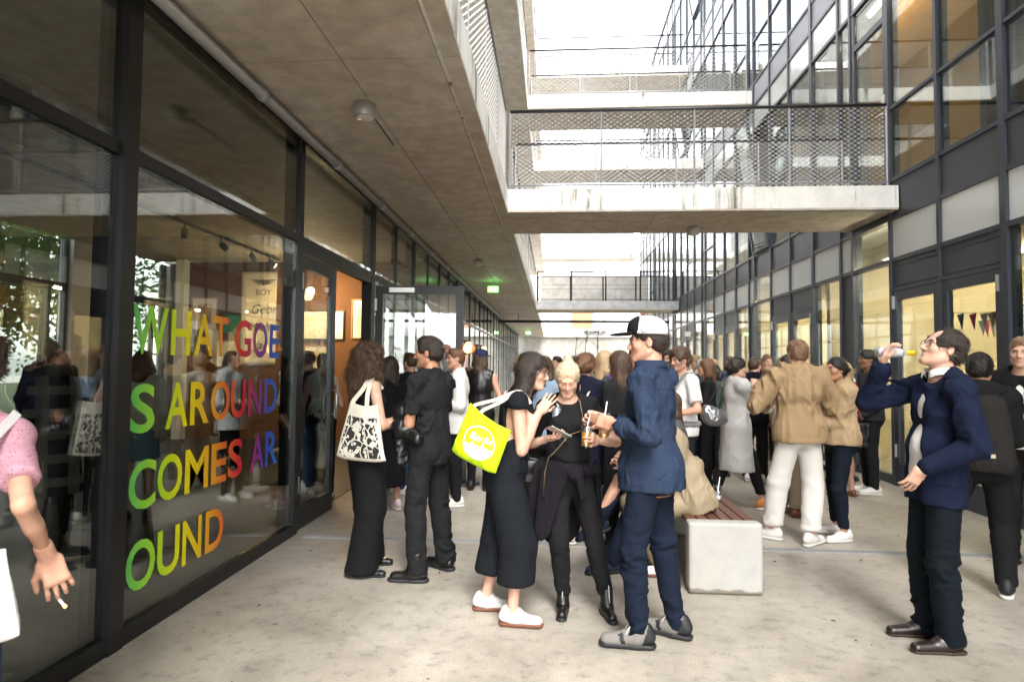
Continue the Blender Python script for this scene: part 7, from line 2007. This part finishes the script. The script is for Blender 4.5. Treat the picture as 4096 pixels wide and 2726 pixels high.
# lapels, pocket and buttons of the blazer; yoke seam of the denim shirt
bz = kid(Ff, 'blazer')
for sd in (-1, 1):
    patch('lapel', bz, SF['chest'] + SF['s'] * sd * 0.085 + SF['u2'] * 0.045, nv(SF['s'] + SF['u2'] * sd * -0.35), nv(SF['u2'] + SF['s'] * sd * 0.30), 0.055, 0.21, -SF['f'], C_blazer, Ff, 4, 8, 0.006)
patch('pocket_flap', bz, SF['p0'] - SF['s'] * 0.14 - SF['u'] * 0.02 + SF['f'] * 0.02, SF['f'], SF['u'], 0.13, 0.045, SF['s'], C_blazer, Ff, 6, 3, 0.006)
ds = kid(Ee, 'denim_shirt')
patch('yoke_seam', ds, SE['chest'] + SE['u2'] * 0.075, SE['s'], SE['u2'], 0.30, 0.005, SE['f'], cloth('dark indigo seam', (0.010, 0.017, 0.034)), Ee, 14, 1, 0.002)
patch('back_pleat', ds, SE['chest'] - SE['u2'] * 0.07, SE['s'], SE['u2'], 0.006, 0.28, SE['f'], cloth('dark indigo seam', (0.010, 0.017, 0.034)), Ee, 1, 14, 0.002)
# ------------------------------------------------------------------ shop contents: pictures, banner, lamps
M_pframe = simple('thin oak picture frame', (0.36, 0.18, 0.06), 0.5); M_bframe = simple('black picture frame', (0.02, 0.02, 0.02), 0.4)
M_mount = simple('white picture mount', (0.78, 0.75, 0.70), 0.8)
def art(name, kind):
    m, nt, N, L, b = node_mat(name)
    v = _pos(N, L)
    n = _noise(N, L, v, {'portrait': 7, 'green': 9, 'street': 5}[kind], 3, 0.5, 1.0)
    st = {'portrait': [(0.3, (0.10, 0.08, 0.16)), (0.45, (0.35, 0.24, 0.18)), (0.55, (0.50, 0.32, 0.22)), (0.7, (0.75, 0.70, 0.62))],
          'green': [(0.3, (0.01, 0.10, 0.05)), (0.55, (0.02, 0.20, 0.10)), (0.68, (0.55, 0.50, 0.36))],
          'street': [(0.35, (0.62, 0.52, 0.36)), (0.5, (0.75, 0.66, 0.48)), (0.62, (0.80, 0.76, 0.66))]}[kind]
    L.new(_ramp(N, L, n, st), b.inputs['Base Color']); b.inputs['Roughness'].default_value = 0.6
    return m
YW = 12.2
def picture(x0, x1, z0, z1, label, mat, fm, mount=0.06):
    t = thing('framed_picture', label, 'picture', ((x0 + x1) / 2, YW, (z0 + z1) / 2), 'framed pictures on the shop wall')
    w, h = (x1 - x0) / 2, (z1 - z0) / 2
    for lo, hi in (((-w, -0.035, -h), (w, -0.001, -h + 0.025)), ((-w, -0.035, h - 0.025), (w, -0.001, h)), ((-w, -0.035, -h + 0.026), (-w + 0.025, -0.001, h - 0.026)), ((w - 0.025, -0.035, -h + 0.026), (w, -0.001, h - 0.026))):
        box('frame', lo, hi, fm, t)
    box('mount', (-w + 0.026, -0.018, -h + 0.026), (w - 0.026, -0.002, h - 0.026), M_mount, t)
    box('print', (-w + 0.026 + mount, -0.022, -h + 0.026 + mount), (w - 0.026 - mount, -0.0185, h - 0.026 - mount), mat, t)
    return t
picture(-7.44, -6.88, 2.20, 2.88, 'framed colour portrait with white mount behind the letter T', art('portrait print', 'portrait'), M_pframe, 0.11)
picture(-6.80, -6.36, 2.12, 2.55, 'small dark green picture right of the portrait', art('green print', 'green'), M_bframe, 0.0)
picture(-5.14, -4.23, 2.02, 2.62, 'wide framed street picture seen through the door glass', art('street print', 'street'), M_bframe, 0.02)
picture(-5.05, -4.45, 1.40, 1.92, 'framed still life below the street picture', art('still life print', 'street'), M_pframe, 0.05)
picture(-4.08, -3.80, 2.05, 2.85, 'tall pale picture on the orange wall inside the door opening', art('tall print', 'street'), M_pframe, 0.05)
picture(-3.78, -3.3, 1.45, 2.0, 'lower picture on the orange wall beside the door jamb', art('lower print', 'portrait'), M_pframe, 0.05)
picture(-6.9, -6.40, 1.45, 2.0, 'pale framed sheet under the green picture', art('sheet print', 'street'), M_pframe, 0.05)
bn = thing('fabric_banner', 'tall cream banner with winged emblem and the word BOY above handwriting', 'banner', (-6.0, YW, 2.45))
nx_, nz_ = 14, 20; vs, fs = [], []
for i in range(nx_):
    for j in range(nz_):
        x, z = -0.37 + 0.74 * i / (nx_ - 1), -0.95 + 1.9 * j / (nz_ - 1)
        vs.append((x, -0.05 - 0.012 * math.sin(3 * x + 2 * z) - 0.008 * math.sin(9 * x), z))
for i in range(nx_ - 1):
    for j in range(nz_ - 1): a_ = i * nz_ + j; fs.append((a_, a_ + nz_, a_ + nz_ + 1, a_ + 1))
o_ = obj('cloth', mesh_from('cloth', vs, fs, cloth('banner cotton', (0.70, 0.62, 0.48), 200, 0.9, 0.03), True), bn)
sm = o_.modifiers.new('thickness', 'SOLIDIFY'); sm.thickness = 0.004
M_ink = simple('black ink', (0.03, 0.028, 0.025), 0.8)
def banner_text(t, size, x, z, shear=0.0, name='lettering'):
    v, f = text_mesh(t, size, 0.0, 'CENTER', shear)
    P_ = np.stack([v[:, 0] + x, np.full(len(v), -0.076), v[:, 1] + z], 1); obj(name, mesh_from(name, P_, f, M_ink), bn)
banner_text('BOY', 0.17, 0.10, 0.47); banner_text('Geor', 0.26, 0.10, 0.10, 0.4, 'handwriting'); banner_text('Micha', 0.24, 0.05, -0.25, 0.4, 'handwriting'); banner_text('Jac', 0.24, 0.06, -0.62, 0.4, 'handwriting')
mb = MB()
for sd in (-1, 1):
    for k in range(3):
        z = 0.76 - 0.035 * k; mb.add([(0.10 + sd * 0.02, -0.076, z - 0.01), (0.10 + sd * (0.25 - 0.05 * k), -0.076, z + 0.012), (0.10 + sd * (0.25 - 0.05 * k), -0.076, z + 0.03), (0.10 + sd * 0.02, -0.076, z + 0.018)], [(0, 1, 2, 3)])
mb.add([(0.08, -0.076, 0.66), (0.12, -0.076, 0.66), (0.115, -0.076, 0.80), (0.085, -0.076, 0.80)], [(0, 1, 2, 3)]); mb.build('emblem', M_ink, bn)
# track lights, bulb
tr = thing('lighting_track', 'black ceiling track carrying spotlights across the shop', 'lighting track', (-5.4, 7.4, ZL))
box('track', (-0.02, -3.4, -0.06), (0.02, 4.3, -0.02), M_frame, tr); 
for y in (-2.5, 1.0, 4.0): box('mount', (-0.03, y, -0.02), (0.03, y + 0.06, 0.0), M_frame, tr)
M_spot = emit('warm spot lens', (1.0, 0.74, 0.40), 12.0)
for i, (y, dx, dy) in enumerate(((5.0, -0.4, 1), (7.0, -0.3, 1), (8.6, -0.6, 1), (9.6, 0.3, 1), (10.6, 0.1, 1), (11.3, 0.9, 0.6))):
    s = thing('spotlight', 'lit track spotlight number %d from the camera on the shop ceiling' % (i + 1), 'spotlight', (-5.4, y, ZL - 0.14), 'spotlights on the shop track')
    s['label'] = ['lit spotlight nearest the camera on the shop track', 'second lit spotlight along the shop track', 'third lit spotlight along the shop track', 'fourth lit spotlight along the shop track', 'fifth lit spotlight, next to the last on the track', 'last lit spotlight of the track, by the brown wall'][i]
    d = nv((dx, dy, -0.75))
    MB().tube([(0, 0, 0), tuple(d * 0.14)], [0.045, 0.05], 12).build('body', M_frame, s, True); MB().tube([tuple(d * 0.1405), tuple(d * 0.143)], 0.043, 12).build('lens', M_spot, s)
    MB().tube([(0, 0, 0.09), (0, 0, 0)], 0.012, 6).build('stem', M_frame, s)
    ld = bpy.data.lights.new('spot_lamp', 'SPOT'); ld.energy = 16; ld.color = (1.0, 0.70, 0.38); ld.spot_size = R(95); ld.spot_blend = 0.7; ld.shadow_soft_size = 0.05
    lo_ = bpy.data.objects.new('lamp', ld); lo_.location = tuple(d * 0.16); lo_.rotation_mode = 'QUATERNION'; lo_.rotation_quaternion = Vector((0, 0, -1)).rotation_difference(Vector(d)); link(lo_, s)
bu = thing('pendant_bulb', 'bare glowing bulb seen through the closed door leaf', 'lamp', (-4.62, 11.4, 2.92))
MB().sphere((0, 0, 0), 0.07, 14, 10).build('bulb', emit('warm bulb', (1.0, 0.80, 0.50), 6.0), bu, True); MB().tube([(0, 0, 0.06), (0, 0, ZL - 2.92)], 0.006, 6).build('cord', M_frame, bu)
MB().lathe([(0.02, 0.06), (0.022, 0.10), (0.01, 0.12)], 12).build('socket', M_frame, bu, True)
bl_ = bpy.data.lights.new('bulb_lamp', 'POINT'); bl_.energy = 12; bl_.color = (1.0, 0.74, 0.42); bl_.shadow_soft_size = 0.09; lo_ = bpy.data.objects.new('lamp', bl_); lo_.location = (0, -0.02, -0.10); link(lo_, bu)
# display table inside
dt = thing('display_table', 'low dark display table inside the shop', 'table', (-5.9, 7.6, 0))
box('top', (-0.6, -0.35, 0.72), (0.6, 0.35, 0.76), M_brown, dt)
for sx in (-0.55, 0.5):
    for sy in (-0.3, 0.25): box('leg', (sx, sy, 0.006), (sx + 0.05, sy + 0.05, 0.719), M_frame, dt)
ps = thing('paper_sheet', 'sheet of paper lying on the shop floor behind the nearest window', 'paper', (-2.75, 2.55, 0.008), rz=R(12))
MB().box((-0.22, -0.3, 0), (0.22, 0.3, 0.003)).build('sheet', simple('grey printed paper', (0.16, 0.16, 0.16), 0.5, 0, 0.4, 14), ps)
# ------------------------------------------------------------------ trees behind the rear windows
M_bark = simple('tree bark', (0.055, 0.042, 0.030), 0.9, 0, 0.3, 12, 0.3)
def leafmat(name, col):
    m, nt, N, L, b = node_mat(name)
    oi = N.new('ShaderNodeNewGeometry'); v = _pos(N, L); n = _noise(N, L, v, 3.0, 3)
    c = _mixc(N, L, n, [x * 0.55 for x in col], [min(1, x * 1.5) for x in col]); L.new(c, b.inputs['Base Color']); b.inputs['Roughness'].default_value = 0.5
    tl = N.new('ShaderNodeBsdfTranslucent'); L.new(_mixc(N, L, 1.0, c, (1.0, 1.25, 0.4), 'MULTIPLY'), tl.inputs[0]); mx = N.new('ShaderNodeMixShader'); mx.inputs[0].default_value = 0.5
    L.new(b.outputs[0], mx.inputs[1]); L.new(tl.outputs[0], mx.inputs[2]); L.new(mx.outputs[0], N['Material Output'].inputs['Surface'])
    return m
M_leaf = leafmat('summer leaves', (0.075, 0.14, 0.025))
def tree(loc, h, rad, label, seed, n=5200):
    t = thing('leafy_tree', label, 'tree', loc, 'trees behind the shop'); r = np.random.default_rng(seed)
    mb = MB(); mb.tube([(0, 0, 0), (0.05, 0.04, h * 0.3), (-0.04, 0.1, h * 0.6), (0.05, 0, h * 0.9)], [0.13, 0.11, 0.08, 0.03], 9)
    tips = []
    for k in range(11):
        a = r.uniform(0, 6.28); z0 = h * r.uniform(0.18, 0.7); l = rad * r.uniform(0.6, 1.05); e = (l * math.cos(a), l * math.sin(a), z0 + h * r.uniform(0.05, 0.28))
        mb.tube([(0, 0.05, z0), (e[0] * 0.5, e[1] * 0.5, z0 + (e[2] - z0) * 0.65), e], [0.05, 0.035, 0.012], 6); tips += [e, (e[0] * 0.6, e[1] * 0.6, (z0 + e[2]) / 2)]
    mb.build('trunk', M_bark, t, True)
    tips = np.array(tips + [(0, 0, h * 0.9)] * 3); c = tips[r.integers(0, len(tips), n)] + r.normal(size=(n, 3)) * np.array([0.42, 0.42, 0.36]) * rad * 0.55
    s = r.uniform(0.05, 0.11, n)[:, None]; a = r.normal(size=(n, 3)); a /= np.linalg.norm(a, axis=1)[:, None]; b_ = np.cross(a, r.normal(size=(n, 3))); b_ /= np.linalg.norm(b_, axis=1)[:, None]
    Vv = np.stack([c - a * s, c + b_ * s * 0.55, c + a * s, c - b_ * s * 0.55], 1).reshape(-1, 3)
    me = mesh_from('crown', Vv, np.arange(4 * n).reshape(-1, 4), M_leaf); tag(obj('crown', me, t), kind='stuff')
tree((-11.4, 9.6, 0), 6.2, 2.0, 'leafy tree seen through the left rear window of the shop', 3)
tree((-11.6, 13.2, 0), 6.5, 2.1, 'leafy tree seen through the second rear window of the shop', 4)
tree((-14.5, 11.4, 0), 7.5, 2.8, 'taller leafy tree farther behind the shop', 5, 6500)
tree((-14.0, 16.5, 0), 7.0, 2.6, 'leafy tree at the far corner behind the shop', 6)
# slim bare saplings at the end of the courtyard
for i, (x, y, hh) in enumerate(((1.35, 36.5, 3.9), (1.95, 37.2, 4.2), (2.6, 36.2, 4.4))):
    t = thing('bare_sapling', ['leftmost bare sapling in front of the far wall', 'middle bare sapling in front of the far wall', 'rightmost bare sapling in front of the far wall'][i], 'tree', (x, y, 0), 'bare saplings at the far end')
    r = random.Random(i); mb = MB(); mb.tube([(0, 0, 0), (0.06, 0, hh * 0.3), (-0.08, 0, hh * 0.6), (0.05, 0, hh)], [0.05, 0.045, 0.03, 0.012], 6); mb.build('trunk', M_bark, t, True)
    for k in range(7):
        z = hh * r.uniform(0.35, 0.9); a = r.uniform(0, 6.28); l = r.uniform(0.4, 0.9)
        MB().tube([(0, 0, z), (l * 0.5 * math.cos(a), l * 0.5 * math.sin(a), z + 0.35), (l * math.cos(a), l * math.sin(a), z + 0.55)], [0.02, 0.014, 0.005], 5).build('branch', M_bark, t)
# ------------------------------------------------------------------ bunting behind the right doors
bt = thing('bunting', 'string of coloured paper flags inside the right hand doors', 'bunting', (XR + 0.55, 6.4, 2.3))
cols_ = [(0.16, 0.24, 0.32), (0.65, 0.55, 0.38), (0.85, 0.52, 0.02), (0.40, 0.18, 0.08), (0.72, 0.64, 0.52), (0.52, 0.48, 0.56), (0.85, 0.16, 0.03), (0.80, 0.08, 0.22), (0.45, 0.26, 0.13), (0.65, 0.60, 0.48)]
for row_, (x_, z_) in enumerate(((0.0, 0.0), (0.5, -0.1))):
    pts = [(x_ + 0.05 * math.sin(i), 0.15 * i, z_ - 0.10 * math.sin(math.pi * i / 14)) for i in range(15)]
    MB().tube(pts, 0.003, 5).build('string', M_bframe, bt)
    for i in range(14):
        a_ = np.array(pts[i]); w_ = 0.068
        mb = MB(); mb.add([a_ + V3(0.0, 0.015, 0), a_ + V3(0.0, 0.015 + 2 * w_, -0.01), a_ + V3(0.02, 0.015 + w_, -0.21), a_ + V3(0.003, 0.015, 0), a_ + V3(0.003, 0.015 + 2 * w_, -0.01), a_ + V3(0.023, 0.015 + w_, -0.21)], [(0, 1, 2), (5, 4, 3), (0, 3, 4, 1), (1, 4, 5, 2), (2, 5, 3, 0)])
        mb.build('flag', simple('paper flag %d' % ((i * 3 + row_) % 10), cols_[(i * 3 + row_) % 10], 0.8), bt)
# shelves with goods in the right hand shops
gr_ = random.Random(3)
for k, y0 in enumerate((6.7, 10.3, 11.6, 15.2, 16.6)):
    t = thing('shop_shelf', ['shelf of goods behind the nearest right hand doors', 'shelf of goods behind the lit glass bay', 'shelf of goods behind the second right hand doors', 'shelf of goods in the third right hand shop', 'shelf of goods behind the third right hand doors'][k], 'shelf', (XR + 4.3, y0, 0.05), 'shelves in the right hand shops')
    for z in (0.1, 0.6, 1.1, 1.6, 2.1): box('board', (-0.18, 0, z), (0.18, 1.5, z + 0.03), M_white, t)
    for y in (0.0, 1.48): box('upright', (-0.18, y - 0.021, 0), (0.18, y - 0.001, 2.3), M_white, t)
    for z in (0.131, 0.631, 1.131, 1.631):
        y = 0.05
        while y < 1.35:
            w_ = gr_.uniform(0.05, 0.16); h_ = gr_.uniform(0.1, 0.38)
            box('packet', (-0.14, y, z), (0.1, y + w_, z + h_), simple('packet %d' % gr_.randint(0, 7), [(0.4, 0.1, 0.06), (0.1, 0.2, 0.3), (0.6, 0.5, 0.2), (0.2, 0.3, 0.15), (0.6, 0.6, 0.55), (0.3, 0.2, 0.3), (0.05, 0.05, 0.06), (0.5, 0.3, 0.1)][gr_.randint(0, 7)], 0.6), t); y += w_ + gr_.uniform(0.01, 0.1)
# ------------------------------------------------------------------ heat lamps by the open door
hl = thing('heat_lamp_stand', 'steel post with three black heat lamps glowing orange beyond the open door', 'heat lamp', (-1.16, 7.98, 0))
MB().tube([(0, 0, 0.02), (0, 0, 1.72)], 0.04, 10).build('post', M_steel, hl, True); MB().lathe([(0.22, 0), (0.22, 0.02), (0.05, 0.04)], 20).build('foot', M_dsteel, hl, True)
M_glow = emit('orange heat element', (1.0, 0.30, 0.05), 5.0)
for x, z in ((-0.06, 1.78), (0.14, 1.72), (0.02, 1.42)):
    MB().tube([(x, -0.02, z), (x + 0.10, -0.06, z - 0.02)], [0.085, 0.09], 14).build('lamp_head', M_dsteel, hl, True); MB().tube([(x + 0.101, -0.060, z - 0.02), (x + 0.118, -0.067, z - 0.024)], 0.070, 14).build('element', M_glow, hl); MB().tube([(0, 0, z - 0.05), (x, 0, z)], 0.014, 6).build('arm', M_steel, hl)
# ------------------------------------------------------------------ litter on the floor
r = np.random.default_rng(9); n = 60
c = np.stack([r.uniform(-2.0, 4.2, n), r.uniform(1.9, 7.0, n), np.full(n, 0.004)], 1); a = r.uniform(0, 6.28, n); l = r.uniform(0.008, 0.022, n); w_ = l * r.uniform(0.25, 0.6, n)
dx = np.stack([np.cos(a), np.sin(a), 0 * a], 1) * l[:, None]; dy = np.stack([-np.sin(a), np.cos(a), 0 * a], 1) * w_[:, None]; up_ = np.array([0, 0, 0.005])
Vv = np.stack([c - dx, c - dy + up_ * r.uniform(0, 1, n)[:, None], c + dx, c + dy + up_ * r.uniform(0, 1, n)[:, None]], 1).reshape(-1, 3)
li = obj('floor_litter', mesh_from('floor_litter', Vv, np.arange(4 * n).reshape(-1, 4), simple('dry leaf litter', (0.05, 0.035, 0.02), 0.9)))
tag(li, 'tiny dry leaves and crumbs scattered over the concrete floor', 'litter', kind='stuff')
